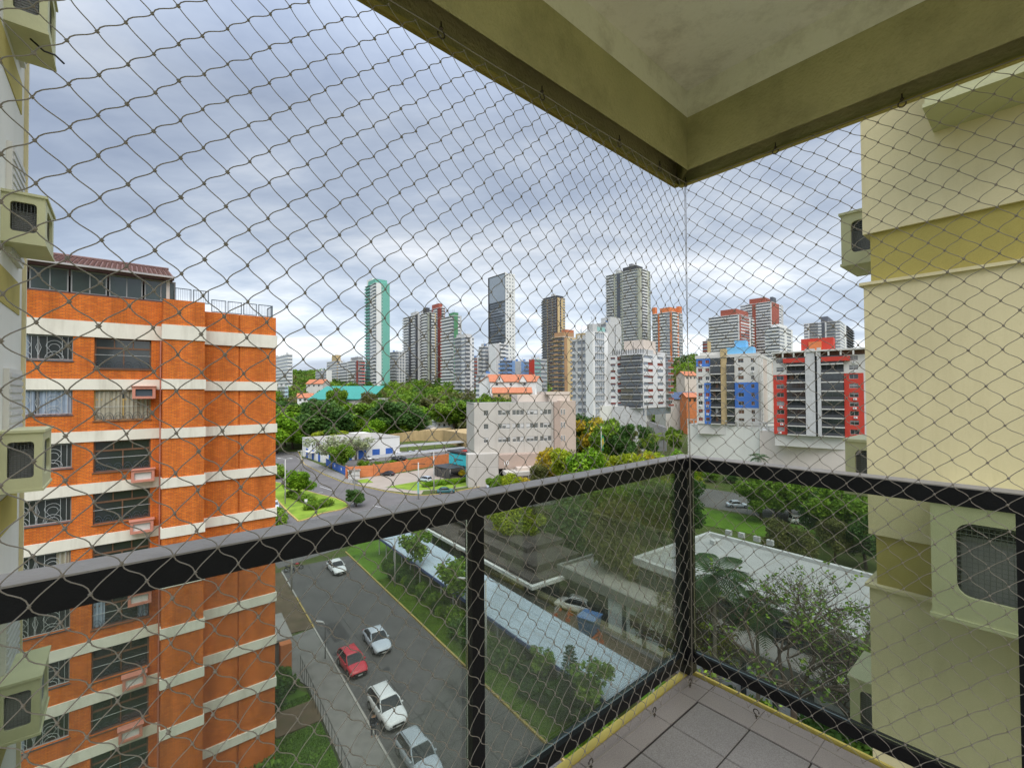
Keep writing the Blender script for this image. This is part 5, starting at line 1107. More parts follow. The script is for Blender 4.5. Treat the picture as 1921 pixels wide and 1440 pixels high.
# the big pale tower
B = tower('apartment_tower', 'tallest pale tower with rows of white balconies and a dark central stripe', 1139, 1202, 1222, 504, 430, radians(43), [('b', 1.3, 'white', dict(ph=.42, pm='light_grey')), ('w', .22, 'olive_grey'), ('g', .3, 'olive_grey'), ('w', .55, 'slate_stripe'), ('g', .3, 'olive_grey'), ('w', .18, 'olive_grey'), ('b', 2.0, 'white', dict(ph=.42, pm='light_grey')), ('g', .3, 'olive_grey', {}), ('w', .25, 'olive_grey')],
          [('w', .35, 'olive_grey'), ('b', 1, 'white', dict(ph=.42)), ('w', .45, 'olive_grey'), ('g', .3, 'olive_grey')], fh=2.85, roofs=(('charcoal', .2, .8, .15, .55, 5), ('light_grey', 0, .5, .6, .7, 3), ('mid_grey', .3, .5, .3, .4, 8)), roofmat='olive_grey'); B.finish()
B = tower('apartment_tower', 'orange and white tower right of the tallest tower', 1225, 1262, 1282, 585, 400, R40, [('b', 1, 'white', {}), ('w', .35, 'orange_tower'), ('b', 1, 'white', {}), ('g', .6, 'light_grey'), ('w', .3, 'orange_tower')], [('b', 1, 'white', {}), ('w', .3, 'orange_tower'), ('g', .8, 'light_grey')], fh=2.85, roofs=(('orange_tower', .1, .8, .15, .65, 4.5), ('orange_tower', 0, .2, .85, 1, 6), ('orange_tower', .7, .95, 0, .15, 6))); B.finish()
B = tower('apartment_tower', 'white balcony block with a brick red checkered side', 1331, 1389, 1414, 590, 420, radians(43), [('b', 1, 'white', dict(ph=.4)), ('b', 1.2, 'white', dict(ph=.4, pr=1.6)), ('b', 1, 'white', {}), ('w', .12, 'white')], [('w', .2, 'brick_red'), ('g', .8, 'brick_red', dict(n=2, sh='white')), ('g', .8, 'brick_red', dict(n=2, sh='white')), ('w', .2, 'white'), ('b', .5, 'white', {})], fh=2.9, roofs=(('brick_red', .0, .9, .1, .6, 5.5),)); B.finish()
B = tower('apartment_tower', 'red and white tower rising behind the checkered block', 1391, 1450, 1471, 566, 450, radians(43), [('g', .6, 'white'), ('b', .7, 'white', {}), ('w', .4, 'brick_red'), ('b', 1.5, 'white', dict(ph=.4)), ('w', .1, 'white')], [('w', 1, 'brick_red'), ('g', .3, 'white'), ('w', .3, 'light_grey')], fh=2.9, roofs=(('brick_red', .0, .7, .2, .7, 5), ('slate_stripe', .1, .4, .0, .08, 5))); B.finish()
B = tower('apartment_tower', 'white stepped balcony block in front of the red and white tower', 1437, 1464, 1488, 613, 380, radians(43), [('b', 1, 'white', dict(ph=.4)), ('b', 1, 'white', dict(ph=.4, pr=1.7))], [('g', .6, 'white', {}), ('w', .3, 'white'), ('g', .6, 'white', {}), ('w', .2, 'white')], fh=2.9, roofs=(('white', .1, .7, .1, .7, 2.5),)); B.finish()
B = tower('apartment_tower', 'white and slate tower pair at the right end of the skyline', 1510, 1578, 1602, 602, 430, radians(48), [('g', .5, 'white'), ('w', .2, 'white'), ('b', 1, 'light_grey', dict(pm='mid_grey')), ('g', .4, 'white'), ('w', .4, 'slate_stripe'), ('w', .2, 'white'), ('b', 1, 'light_grey', dict(pm='mid_grey')), ('g', .5, 'white')], [('g', .5, 'white'), ('w', .2, 'white'), ('b', 1, 'charcoal', {})], fh=2.9, roofs=(('slate_stripe', .2, .8, .42, .62, 8), ('white', .4, .9, .05, .35, 1.5))); B.finish()
# low buildings of the slope
low = [('apartment_block', 'white cubic block with square windows at the far left beside the brick corner', 512, 540, 548, 665, 380, [('g', 1, 'white')] * 4, [('g', 1, 'white')], ()),
 ('apartment_block', 'small pale blue house low on the left between the trees', 519, 534, 540, 725, 330, [('g', 1, 'light_grey')] * 2, [('g', 1, 'poster')], ()),
 ('apartment_block', 'cream block with a raised stair tower left of the red banded building', 613, 632, 642, 677, 460, [('g', 1, 'off_white')] * 3, [('g', 1, 'tan')] * 2, (('tan', 0, .9, .1, .5, 6),)),
 ('apartment_block', 'white block with long balconies beside the cream stair tower', 636, 652, 656, 680, 430, [('b', 1, 'white')] * 2, [('g', 1, 'white')], ()),
 ('apartment_block', 'white round cornered block with red bands left of the mint tower', 653, 672, 684, 676, 400, [('b', 1, 'white', dict(pm='white')), ('w', .2, 'maroon')], [('b', 1, 'white', dict(pm='brick_red')), ('b', 1, 'white', dict(pm='tower_red'))], (('mid_grey', .1, .9, .1, .8, 3),)),
 ('apartment_block', 'grey house with a pitched white wall below the cream block', 592, 612, 622, 695, 420, [('g', 1, 'light_grey')] * 3, [('w', 1, 'white')], ()),
 ('apartment_block', 'white slab tower immediately left of the glass tower', 899, 910, 919, 650, 340, [('b', 1, 'white', {}), ('g', .5, 'white')], [('g', 1, 'light_grey'), ('w', .4, 'white')], (('light_grey', .2, .8, .2, .8, 2),)),
 ('apartment_block', 'white slab tower in front of the foot of the glass tower', 918, 931, 954, 645, 330, [('w', 1, 'white')], [('w', .6, 'light_grey'), ('b', 1, 'white', {}), ('g', .6, 'white')], ()),
 ('apartment_block', 'blue low rise block below the glass tower', 938, 950, 966, 676, 310, [('b', 1, 'far_blue', dict(pm='far_blue'))], [('b', 1, 'far_blue', dict(pm='far_blue')), ('w', .6, 'far_blue')], ()),
 ('apartment_block', 'pale blue grey low rise block next to the blue one', 964, 978, 994, 678, 330, [('w', 1, 'light_grey')], [('w', .5, 'far_blue'), ('g', 1, 'far_blue')], ()),
 ('apartment_block', 'low block with a red edge and glass front left of the brown tower', 993, 1003, 1026, 674, 320, [('w', 1, 'tower_red')], [('g', 1, 'mint_glass', {}), ('g', 1, 'light_grey')], ()),
 ('apartment_block', 'low white building beneath the blue blocks', 893, 910, 935, 702, 280, [('g', 1, 'white')], [('w', 1, 'light_grey'), ('g', .5, 'white')], ()),
 ('apartment_block', 'dark red and tan block at the foot of the checkered tower', 1319, 1328, 1334, 640, 400, [('g', 1, 'maroon')], [('w', 1, 'tan')], ())]
for nm, lb, xl, x_, xr, yt, Y, lf, rt, rfs in low: tower(nm, lb, xl, x_, xr, yt, Y, R40, lf, rt, roofs=rfs).finish()
# houses with tiled roofs
def house(label, px, ytop, Y, w, d, h, rz, wall='white', roof='terracotta', gables=0):
    C = D(px, ytop, Y); zt = C.z; t = thing('house', label, 'house', (C.x, C.y, 0), rz); zb = tz(C.x, C.y) - 1; rh = w * .0 + d * .32; ze_ = zt - rh
    m = MB(); m.box(wall, -w / 2, w / 2, -d / 2, d / 2, zb, ze_); m.xprism(wall, [(-d / 2, ze_), (d / 2, ze_), (0, zt - .1)], -w / 2 + .1, w / 2 - .1); m.build('wall', t)
    m = MB(); m.xprism(roof, [(-d / 2 - .6, ze_ - .3), (0, zt), (d / 2 + .6, ze_ - .3), (d / 2 + .6, ze_ - .1), (0, zt + .25), (-d / 2 - .6, ze_ - .1)], -w / 2 - .5, w / 2 + .5); r_ = m.build('roof', t)
    for i in range(3): m = MB(); m.box('window_glass', -w * .38 + i * w * .3, -w * .38 + i * w * .3 + 1.3, -d / 2 - .05, -d / 2, ze_ - 2.2, ze_ - .9); m.build('window', t)
    for g in range(gables):
        x = -w * .3 + g * w * .5; m = MB(); m.yprism(wall, [(x - 2.2, ze_ - .4), (x + 2.2, ze_ - .4), (x, zt - .6)], -d / 2 - 1.2, 0); m.build('gable', t)
        m = MB(); m.yprism(roof, [(x - 2.7, ze_ - .7), (x, zt - .5), (x + 2.7, ze_ - .7), (x + 2.7, ze_ - .45), (x, zt - .2), (x - 2.7, ze_ - .45)], -d / 2 - 1.5, 0); m.build('gable_roof', r_)
house('large house with steep orange tiled roofs and two white gables below the glass tower', 960, 703, 260, 26, 12, 7, radians(8), gables=2)
house('orange tiled house at the left end of the gabled row', 924, 706, 262, 11, 11, 6, radians(60))
house('orange tiled house at the right end of the gabled row', 996, 706, 268, 10, 10, 6, radians(-25))
house('small orange tiled house among trees far left under the skyline', 597, 712, 360, 14, 10, 5, radians(-10), 'off_white')
house('low house with a long ochre roof below the gabled row', 960, 727, 240, 20, 8, 4, radians(5), 'tan', 'terracotta')
house('low orange roofed house left of the turquoise hall', 573, 738, 300, 9, 8, 4, radians(20))
house('little house on the hill slope right of the round balcony block', 1288, 697, 300, 10, 8, 4, radians(20), 'pinkish_wall', 'terracotta')
house('house with a long roof carrying solar panels on the hill', 1270, 736, 240, 20, 10, 4, radians(14), 'off_white', 'solar')
house('bright orange shed roof at the foot of the hill slope', 1297, 737, 230, 9, 6, 4, radians(10), 'orange_wall', 'terracotta')
# ================================================================ VEGETATION
tree_kind('round', 3.2, 7, 'leaf_dark', 8000, .2, 1.6, 12, seed=3)
tree_kind('mid', 3.4, 7, 'leaf_mid', 8500, .2, 1.5, 12, seed=4)
tree_kind('bright', 3.0, 6, 'leaf_bright', 8000, .18, 1.3, 12, seed=5)
tree_kind('yellow', 3.4, 7, 'leaf_yellow', 9500, .18, 1.4, 13, seed=6)
tree_kind('gold', 2.6, 5, 'leaf_gold', 6000, .16, 1.2, 9, seed=8)
tree_kind('olive', 4.2, 10, 'leaf_olive', 9000, .22, 2.5, 16, seed=9, shell=.3)
tree_kind('deep', 3.6, 8, 'leaf_deep', 10000, .19, 1.5, 14, seed=10)
tree_kind('pale', 3.6, 5.5, 'leaf_pale', 1500, .2, 2.2, 9, seed=11, bark='bark_pale', shell=.3, limbs=9)
tree_kind('cone', 1.8, 5, 'leaf_dark', 2600, .2, .4, 5, seed=12)
tree_kind('sparse', 1.5, 5, 'leaf_mid', 900, .16, 1.8, 8, seed=13, shell=.2, tr=.05, limbs=7)
for k, (mt, sd_) in enumerate((('leaf_dark', 21), ('leaf_mid', 22), ('leaf_bright', 23), ('leaf_olive', 24), ('leaf_deep', 25))): tree_kind('far%d' % k, 4.2, 8, mt, 1500, .55, 1.0, 9, seed=sd_)
def bush_kind(key, mt, n, size, seed, R=1.5, Hh=1.8):
    q_ = random.Random(seed); lb = [(q_.uniform(-.7, .7) * R, q_.uniform(-.7, .7) * R, Hh * q_.uniform(.3, .55), R * q_.uniform(.4, .6), R * q_.uniform(.4, .6), Hh * q_.uniform(.35, .5)) for _ in range(8)]
    TREES[key] = (leaves('shrub_' + key, lb, n, size, mt, seed, .35, .6), None, Hh)
bush_kind('bush_dark', 'leaf_dark', 3600, .13, 31); bush_kind('bush_deep', 'leaf_deep', 3600, .13, 32); bush_kind('bush_bright', 'leaf_bright', 2600, .15, 33); bush_kind('bush_mid', 'leaf_mid', 3200, .14, 34)

# --- shrubs between the verge and the blue roof
cols = ['bush_dark', 'bush_deep', 'bush_mid']
hn = 34
for i in range(hn):
    r_ = 20.5 + i * 1.28; n_ = 24.15 + rnd.uniform(-.3, .25) - .01 * (r_ - 30); hh = rnd.uniform(1.3, 2.5) * (1.0 if r_ < 48 else .7)
    lb = 'dark green shrub in the hedge between the verge and the pale blue roof'
    shrub(rnd.choice(cols), NR(n_, r_, .05), hh, lb, rnd.uniform(.6, 1.0), 'shrubs of the hedge along the blue roof')
def top_at(px, py, n_):
    """ground place on the line n=n_ whose direction matches pixel px, and the height that reaches pixel row py"""
    k = (px - 960.5) / FPX; r_ = n_ * (cos(AN) - k * sin(AN)) / (sin(AN) + k * cos(AN)); p = NR(n_, r_); return p, D(px, py, p.y).z
for key, px, py, n_, lb in (('sparse', 1012, 1210, 24.0, 'young leafy sapling left of the little conifer against the blue roof'), ('sparse', 1105, 1232, 24.1, 'bushy sapling right of the little conifer against the blue roof'),
                            ('sparse', 845, 1040, 24.2, 'young tree left of the middle railing post over the blue roof'), ('sparse', 862, 1048, 24.6, 'second young tree beside the middle railing post over the blue roof'), ('sparse', 778, 990, 24.4, 'young tree at the far end of the blue roof just under the handrail')):
    p, h_ = top_at(px, py, n_); plant(key, p, h_, lb, wide=.95)
# little conifer
p, h_ = top_at(1065, 1207, 24.0); t = thing('conifer_tree', 'little conifer with whorled drooping branches against the blue roof', 'tree', p, 0)
m = MB(); m.tube('bark', [(0, 0, 0), (0, 0, h_)], .06, 6, r1=.02); m.build('trunk', t)
m = MB(); q_ = random.Random(3)
for w_ in range(11):
    z = h_ * (.25 + .07 * w_); Lb = 1.25 * (1 - w_ / 12.5)
    for j in range(7):
        a = j * 2 * pi / 7 + w_ * .5; pts = [(0, 0, z), (cos(a) * Lb * .5, sin(a) * Lb * .5, z + .04), (cos(a) * Lb, sin(a) * Lb, z + .14)]; m.tube('leaf_deep', pts, .02, 3, False)
        for s_ in range(7):
            f = .25 + s_ * .12; x, y = cos(a) * Lb * f, sin(a) * Lb * f
            for sg in (-1, 1): b = a + sg * 1.1; l_ = .22; m.add([(x, y, z + .05), (x + cos(b) * l_, y + sin(b) * l_, z - .03), (x + cos(b) * l_ + .05 * cos(a), y + sin(b) * l_ + .05 * sin(a), z + .04)], [(0, 1, 2)], 'leaf_dark')
m.build('branch', t, True)
# --- named trees
def T(key, px, pyb, pyt, label, wide=1.0, dz=0.0, Y=None, group=None):
    p = G(px, pyb) if Y is None else D(px, 735, Y); p.z = dz; h_ = D(px, pyt, p.y).z - dz
    if h_ < .8: h_ = .8
    return plant(key, p, h_, label, wide=wide, group=group)
T('bright', 562, 934, 881, 'small round bright green tree standing in the median', 1.0)
T('deep', 668, 950, 915, 'dark bush like tree at the right tip of the median by the utility pole', 1.2)
T('mid', 640, 884, 833, 'dense green street tree in front of the white building with blue doors', .95)
T('pale', 622, 878, 822, 'pale thin crowned tree over the corner of the white building', 1.3)
T('pale', 668, 862, 822, 'second pale thin crowned tree in front of the white building', 1.2)
for px, b, t_, w, lb in ((680, 888, 862, .9, 'small shrub tree on the orange wall, first from the pillar'), (707, 885, 865, .9, 'small shrub tree on the orange wall, second from the pillar'), (738, 880, 862, 1, 'yellowish shrub tree midway along the orange wall'), (770, 876, 860, .9, 'shrub tree nearest the turquoise shop on the orange wall')):
    T('bright' if px == 738 else 'mid', px, b, t_, lb, w)
T('gold', 868, 896, 880, 'small yellow green tree in front of the turquoise shop', .9); T('bright', 893, 899, 877, 'small green tree at the right of the turquoise shop', .8)
for px, py, k in ((700, 833, 'bush_bright'), (725, 838, 'bush_bright'), (782, 828, 'bush_bright'), (803, 830, 'bush_mid'), (830, 826, 'bush_bright')):
    shrub(k, G(px, py), 4.2, {700: 'bright shrub at the left end of the beige retaining wall', 725: 'palm like bright shrub before the beige retaining wall', 782: 'tall bright shrub in the middle of the beige retaining wall', 803: 'round dark shrub before the beige retaining wall', 830: 'bright shrub near the right end of the beige retaining wall'}[px], 1.2)
# clipped hedge by the cross road
for i in range(18):
    a = i / 17; px = 800 + 105 * a; py = 913 - 13 * a
    shrub('bush_bright', G(px, py, .1), 1.25, 'clipped bright green bush in the roadside row before the shop', 1.0, 'clipped bushes in the roadside hedge')
# hedges in the median
for i, (px, py) in enumerate(((548, 931), (557, 934), (566, 938), (575, 941), (583, 944), (584, 955), (593, 953), (602, 950), (611, 948))):
    shrub('bush_mid', G(px, py, .1), 1.7, 'low clipped shrub in the curved hedge on the median lawn', 1.25, 'clipped shrubs on the median')
# avenue trees at left
for px, Y, t_, k, w, lb in ((519, 190, 782, 'bright', 1.3, 'bright green avenue tree touching the brick building, lower one'), (534, 205, 786, 'mid', 1.2, 'green avenue tree right of the brick corner'), (549, 200, 795, 'bright', 1.2, 'bright avenue tree nearest the white building'), (527, 240, 770, 'far2', 1.0, 'light green tree farther up the avenue'),
                     (560, 225, 790, 'yellow', 1.2, 'yellow green flat crowned tree behind the white building'), (612, 214, 745, 'deep', 1.5, 'big dark round tree left of centre before the turquoise hall'), (596, 222, 752, 'deep', 1.4, 'big dark tree just left of the biggest round tree'), (626, 196, 797, 'cone', 1.2, 'trimmed cone shaped tree behind the white building'),
                     (602, 196, 806, 'yellow', 1.3, 'low yellow green tree behind the roof of the white building'), (640, 196, 808, 'yellow', 1.3, 'low yellowish tree right of the cone shaped tree'), (700, 212, 786, 'bright', 1.3, 'very bright round tree at the left end of the beige wall'), (717, 216, 790, 'bright', 1.2, 'very bright tree beside the round one at the beige wall'),
                     (734, 222, 748, 'deep', 1.5, 'large dark tree behind the beige retaining wall'), (765, 226, 752, 'deep', 1.5, 'large dark broad tree over the middle of the beige wall'), (710, 232, 750, 'mid', 1.4, 'mid green tree behind the very bright round tree'), (850, 236, 752, 'mid', 1.5, 'green tree right of the white gabled house'), (868, 240, 745, 'deep', 1.4, 'dark tree touching the left edge of the office block'), (632, 282, 727, 'mid', .7, 'thin tree standing against the middle of the turquoise hall'), (690, 282, 731, 'olive', .9, 'olive tree against the right end of the turquoise hall')):
    T(k, px, 0, t_, lb, w, tz(0, Y), Y)
for i, px in enumerate((900, 915, 931, 948, 964, 981, 998, 1014, 1030)): T(('bright', 'mid', 'deep', 'mid', 'bright', 'mid', 'deep', 'mid', 'deep')[i], px, 0, (742, 738, 741, 744, 741, 743, 738, 736, 733)[i], ('bright', 'green', 'dark', 'green', 'bright', 'green', 'dark', 'green', 'dark')[i] + ' tree showing over the office block roof, ' + ('first', 'second', 'third', 'fourth', 'fifth', 'sixth', 'seventh', 'eighth', 'last')[i] + ' from the left', .62, tz(0, 236), 236)
# trees by the podium and office block
for px, Y, t_, k, w, lb in ((1098, 150, 772, 'deep', .9, 'dark tree right of the taupe stair tower'), (1112, 146, 780, 'gold', .8, 'yellowing tree before the white podium'), (1135, 142, 786, 'mid', .9, 'green tree before the middle of the white podium'), (1158, 138, 790, 'deep', .9, 'dark tree before the right half of the white podium'), (1178, 150, 800, 'olive', .7, 'olive tree near the right end of the white podium'), (1216, 165, 795, 'deep', .7, 'dark tree under the round balcony block'), (1262, 175, 800, 'mid', .6, 'small green tree by the side road under the hill')):
    T(k, px, 0, t_, lb, w, 0, Y)
# the yellow green row over the handrail
for i, (px, t_, k, Y) in enumerate(((930, 892, 'mid', 104), (958, 888, 'yellow', 102), (985, 893, 'gold', 104), (1010, 865, 'olive', 108), (1032, 838, 'gold', 112), (1062, 838, 'yellow', 104), (1090, 842, 'bright', 98), (1118, 850, 'yellow', 100), (1146, 852, 'gold', 103), (1176, 846, 'yellow', 100), (1205, 846, 'gold', 104), (1232, 848, 'yellow', 101), (1260, 846, 'bright', 104), (1288, 852, 'yellow', 106))):
    T(k, px, 0, t_, ['green tree', 'yellow green tree', 'golden shrub like tree', 'thin olive tree', 'golden leaved tree', 'tall yellow green tree', 'bright green tree', 'yellow green tree below the flagpole', 'golden tree right of the flagpole', 'yellow green tree', 'golden tree', 'yellow green tree', 'bright green tree', 'yellow green tree'][i] + ' in the roadside row above the handrail, ' + ['first from the left', 'second from the left', 'third from the left', 'fourth', 'fifth', 'sixth', 'seventh', 'eighth', 'ninth', 'tenth', 'eleventh', 'third from the right', 'second from the right', 'last at the right'][i], .78, 0, Y)
# trees behind the glass
for px, Y, t_, k, w, lb in ((1425, 88, 893, 'mid', 1.1, 'green tree right of the thin pale pole'), (1452, 92, 898, 'deep', 1.2, 'dark tree over the parked white car'), (1480, 88, 902, 'mid', 1.2, 'green tree in the middle of the right pane'), (1515, 90, 905, 'mid', 1.2, 'mid green tree third from the wing wall'), (1552, 86, 908, 'deep', 1.2, 'dark tree second from the wing wall'), (1590, 84, 912, 'mid', 1.2, 'green tree just left of the wing wall, farther back'), (975, 66, 952, 'yellow', 1.0, 'big yellow green tree behind the dark pavilion'), (945, 72, 955, 'yellow', .9, 'yellow green tree left of the big one behind the dark pavilion'), (1012, 68, 945, 'olive', .8, 'olive tree behind the dark pavilion roofs'), (1062, 66, 928, 'deep', 1.0, 'dark rounded tree between pavilion and brown crowned tree'), (1092, 70, 925, 'deep', 1.0, 'dark tree just left of the brown crowned tree'), (1153, 53, 918, 'olive', .62, 'huge brown olive crowned tree in the left glass pane'),
                     (1200, 74, 905, 'deep', .9, 'dark green tree right of the brown crowned tree'), (1235, 78, 900, 'mid', .9, 'green tree in the left pane near the corner post'), (1265, 74, 895, 'deep', .9, 'dark tree against the corner post'), (1130, 84, 905, 'mid', .9, 'green tree behind the brown crowned tree'), (1180, 88, 905, 'mid', .9, 'second green tree behind the brown crowned tree'), (1215, 92, 898, 'deep', .9, 'far dark tree in the left pane'), (1100, 88, 915, 'deep', .8, 'far dark tree above the pavilion'),
                     (1330, 126, 884, 'mid', 2.0, 'green tree beyond the road right of the corner post'), (1368, 124, 890, 'deep', 2.2, 'dark tree beyond the parked silver car'), (1405, 122, 893, 'mid', 2.2, 'green tree beyond the thin pale pole'), (1445, 118, 905, 'deep', 1.0, 'dark tree beyond the road in the right pane'), (1490, 112, 912, 'mid', 1.0, 'green tree beyond the road, second from the wing wall'), (1540, 76, 915, 'deep', 1.0, 'large dark green tree at the right of the right pane'), (1585, 72, 918, 'mid', 1.1, 'large green tree next to the wing wall'), (1618, 64, 960, 'deep', .9, 'dark tree touching the wing wall'), (1560, 66, 965, 'olive', .8, 'olive tree above the white roof edge'),
                     (1452, 64, 965, 'olive', .7, 'thin olive crown behind the condensers'), (1500, 62, 985, 'olive', .7, 'olive crown over the far edge of the white roof')):
    T(k, px, 0, t_, lb, w, 0, Y)
# small shrubs in front of the panelled facade
for i, (n_, r_, h_, k) in enumerate(((34.5, 11, 3.4, 'bush_deep'), (34.8, 14, 2.2, 'bush_dark'), (34.4, 17.5, 2.2, 'bush_mid'), (33, 9, 3.6, 'bush_dark'), (35, 20.5, 1.6, 'bush_deep'))):
    shrub(k, NR(n_, r_), h_, ['dense dark shrub nearest the low ribbed shed', 'dark shrub below the bare tree', 'green shrub left of the bare tree trunk', 'dark shrub at the lower right behind the glass', 'dark shrub against the pale panels', 'green shrub in front of the pale panels', 'dark shrub closest to the balcony at the right'][i], 1.1)
# --- big bare branching tree
def bare_tree(label, loc, h, R, seed, leafmt, nleaf, cat='tree'):
    t = thing('bare_tree', label, cat, loc); q_ = random.Random(seed); m = MB(); tips = []
    def br(p, d, l, r, dep):
        pts = [p]; dd = d.copy(); n_ = 3
        for i in range(n_):
            dd = (dd + Vector((q_.uniform(-.28, .28), q_.uniform(-.28, .28), q_.uniform(-.08, .16)))).normalized(); pts.append(pts[-1] + dd * l / n_)
        m.tube('bark', [tuple(x) for x in pts], r, 6 if dep > 2 else 4, r1=r * .6, smooth=True)
        if dep <= 3: tips.extend(pts[1:])
        if dep == 0: return
        k = 3 if dep > 1 else 4
        for i in range(k):
            ax = Vector((q_.gauss(0, 1), q_.gauss(0, 1), q_.gauss(0, .5))).normalized(); nd = (dd * .75 + ax * .75); nd.z = nd.z * .8 + .12; nd.normalize()
            br(pts[-1] if i < 2 else pts[-2], nd, l * q_.uniform(.66, .84), r * .6, dep - 1)
    for i in range(5): a = i * 1.26 + q_.random() * .5; br(Vector((0, 0, h * .32)), Vector((cos(a) * .8, sin(a) * .8, .75)).normalized(), h * .24, .17, 5)
    m.tube('bark', [(0, 0, 0), (.1, .05, h * .2), (0, 0, h * .34)], .24, 8, r1=.18); m.build('trunk', t, True)
    tp = np.array([tuple(x) for x in tips]); sel = tp[np.random.default_rng(seed).choice(len(tp), nleaf)]; lob = np.concatenate([sel, np.full((nleaf, 3), .22)], 1)
    me = leaves('foliage', lob, nleaf * 2, .12, leafmt, seed, .1); put('crown', me, t, True); return t
bare_tree('large nearly bare tree with spreading dark branches over the white roof', NR(33.2, 14.0), 13.5, 6, 4, 'leaf_mid', 1200)
bare_tree('smaller bare branched tree at the right edge beside the wing wall', NR(35.0, 10.2), 9, 4, 9, 'leaf_mid', 700)
bare_tree('thin bare tree in front of the pale panels near the corner post', NR(35.2, 21.5), 6.5, 3, 14, 'leaf_yellow', 700)
# --- palms
def frond_mesh(L_, mt, n=22, droop=.9):
    m = MB(); P = [Vector((L_ * t, 0, L_ * (.55 * t - droop * t * t))) for t in [i / n for i in range(n + 1)]]
    m.tube(mt, [tuple(p) for p in P], .022, 4, False, r1=.008)
    for i in range(2, n):
        l = L_ * .26 * sin(pi * min(1, i / n * .9 + .12)); p = P[i]
        for s in (-1, 1): m.add([(p.x, 0, p.z), (p.x + .10, 0, p.z), (p.x + l * .55 + .04, s * l, p.z - l * .45), (p.x + l * .5, s * l, p.z - l * .45)], [(0, 1, 2, 3)], mt)
    return m.mesh('frond')
FR = frond_mesh(2.9, 'leaf_palm'); FRY = frond_mesh(2.9, 'leaf_yellow')
def palm(label, loc, h, s=1.0, me=None, n=15):
    t = thing('palm_tree', label, 'palm', loc, rnd.uniform(0, 6)); m = MB(); m.tube('bark_pale', [(0, 0, 0), (.08, 0, h * .5), (0, 0, h)], .17 * s, 8, r1=.11 * s); m.build('trunk', t)
    for i in range(n):
        o = put('frond', me or FR, t, loc=(0, 0, h)); o.rotation_euler = (0, rnd.uniform(-.55, .55), i * 2.4); o.scale = (s,) * 3
    return t
palm('feathery palm in front of the white roof left of the bare tree', NR(32.4, 19.0), 11.2, 1.1); bare_tree('thin leafy tree just right of the corner post before the white roof', NR(34.2, 22.5), 9.0, 4, 23, 'leaf_olive', 500)
palm('small palm below the feathery palm over the white roof', NR(34.6, 17.0), 8.6, .9)
for px, Y, t_, lb in ((1228, 150, 812, 'roadside palm with yellow green fronds under the hill, left one'), (1244, 144, 818, 'roadside palm with yellow green fronds under the hill, middle one'), (1262, 140, 812, 'roadside palm with yellow green fronds beside the red truck'), (1207, 150, 822, 'small roadside palm left of the yellow green palms'), (1420, 122, 852, 'palm crown rising in front of the pinkish podium wall')):
    palm(lb, D(px, 735, Y) - Vector((0, 0, D(px, 735, Y).z)), D(px, t_, Y).z - .8, 1.1, FRY if px < 1300 else FR, 12)
palm('dark palm in the lower left garden beside the brick building', NR(4.6, 24.5), 2.6, 1.0); palm('pale leaved palm at the bottom edge by the brick building', NR(2.2, 20.0), 3.4, 1.2)
for i, (n_, r_, h_, k) in enumerate(((5.0, 41.5, 2.2, 'bush_deep'), (6.8, 42.6, 1.8, 'bush_dark'), (3.4, 33, 2.2, 'bush_dark'), (5.4, 29.5, 1.6, 'bush_deep'), (2.8, 27, 2.4, 'bush_deep'), (6.9, 55.2, 1.6, 'bush_mid'), (7.4, 59, 1.4, 'bush_dark'), (6.6, 63, 1.8, 'bush_mid'))):
    shrub(k, NR(n_, r_), h_, ['dark shrub against the gatehouse pillar', 'round dark shrub beside the garden fence', 'dark shrub against the foot of the brick building', 'low dark shrub in the middle of the lower left lawn', 'big dark shrub at the bottom edge of the lawn', 'green shrub in the soil strip near the pale slabs', 'dark shrub in the soil strip beside the pavement', 'green shrub at the far end of the soil strip'][i], 1.0)
# --- avenue edge, left of the median
for i, (px, py, h_) in enumerate(((512, 893, 4), (520, 897, 3.4), (517, 975, 2.6), (522, 985, 2.4))):
    shrub('bush_mid', G(px, py), h_, ['dark shrub clump beyond the median beside the brick corner', 'shrub right of the clump beyond the median', 'green shrub between the left kerb and the brick building', 'small green shrub nearest the handrail by the brick building'][i], 1.1)
# --- woods on the slope: the near rows are trees one can tell apart, the rest reads as one wood
LM = [(530, 'beside the brick building corner'), (560, 'left of the low orange roofed house'), (585, 'at the left end of the turquoise hall'), (612, 'before the left half of the turquoise hall'), (640, 'before the middle of the turquoise hall'), (668, 'before the right half of the turquoise hall'), (695, 'below the mint tower'), (720, 'just right of the mint tower'),
      (745, 'below the white block beside the mint tower'), (772, 'below the grey and white striped tower'), (800, 'below the dark striped tower'), (825, 'below the red topped tower'), (850, 'below the green striped tower'), (878, 'below the pale rounded tower'), (912, 'left of the gabled house'), (960, 'below the gabled house'), (1005, 'right of the gabled house'), (1045, 'under the brown balcony block'), (1240, 'on the hill beside the balcony block'), (1262, 'in the middle of the small hill'), (1300, 'on the hill beside the corner cord')]
def slope_ok(px, yy, hh, x):
    if 1072 < px < 1225 or px > 1305: return 0
    if 884 < px < 1072 and yy < 236: return 0
    if px > 1225 and (yy < 232 or yy > 420): return 0
    pt_ = 735 - (tz(x, yy) + hh - H) / yy * FPX
    lim = 688 if px < 660 else (699 if px < 905 else 716)
    if px > 1225: lim = 664 + max(0, (1300 - px)) * .25
    if 570 < px < 706 and yy < 292: lim = 751 if int(x) % 3 else 736
    if 570 < px < 706 and 286 < yy < 325: return 0
    if 900 < px < 1022 and yy < 275: lim = 741
    if 900 < px < 1022 and 250 < yy < 276: return 0
    if 1022 < px < 1040: lim = 728
    if 200 < yy < 262 and 790 < px < 852: return 0
    if pt_ < lim: hh -= (lim - pt_) * yy / FPX
    return hh if hh >= 3.5 else 0
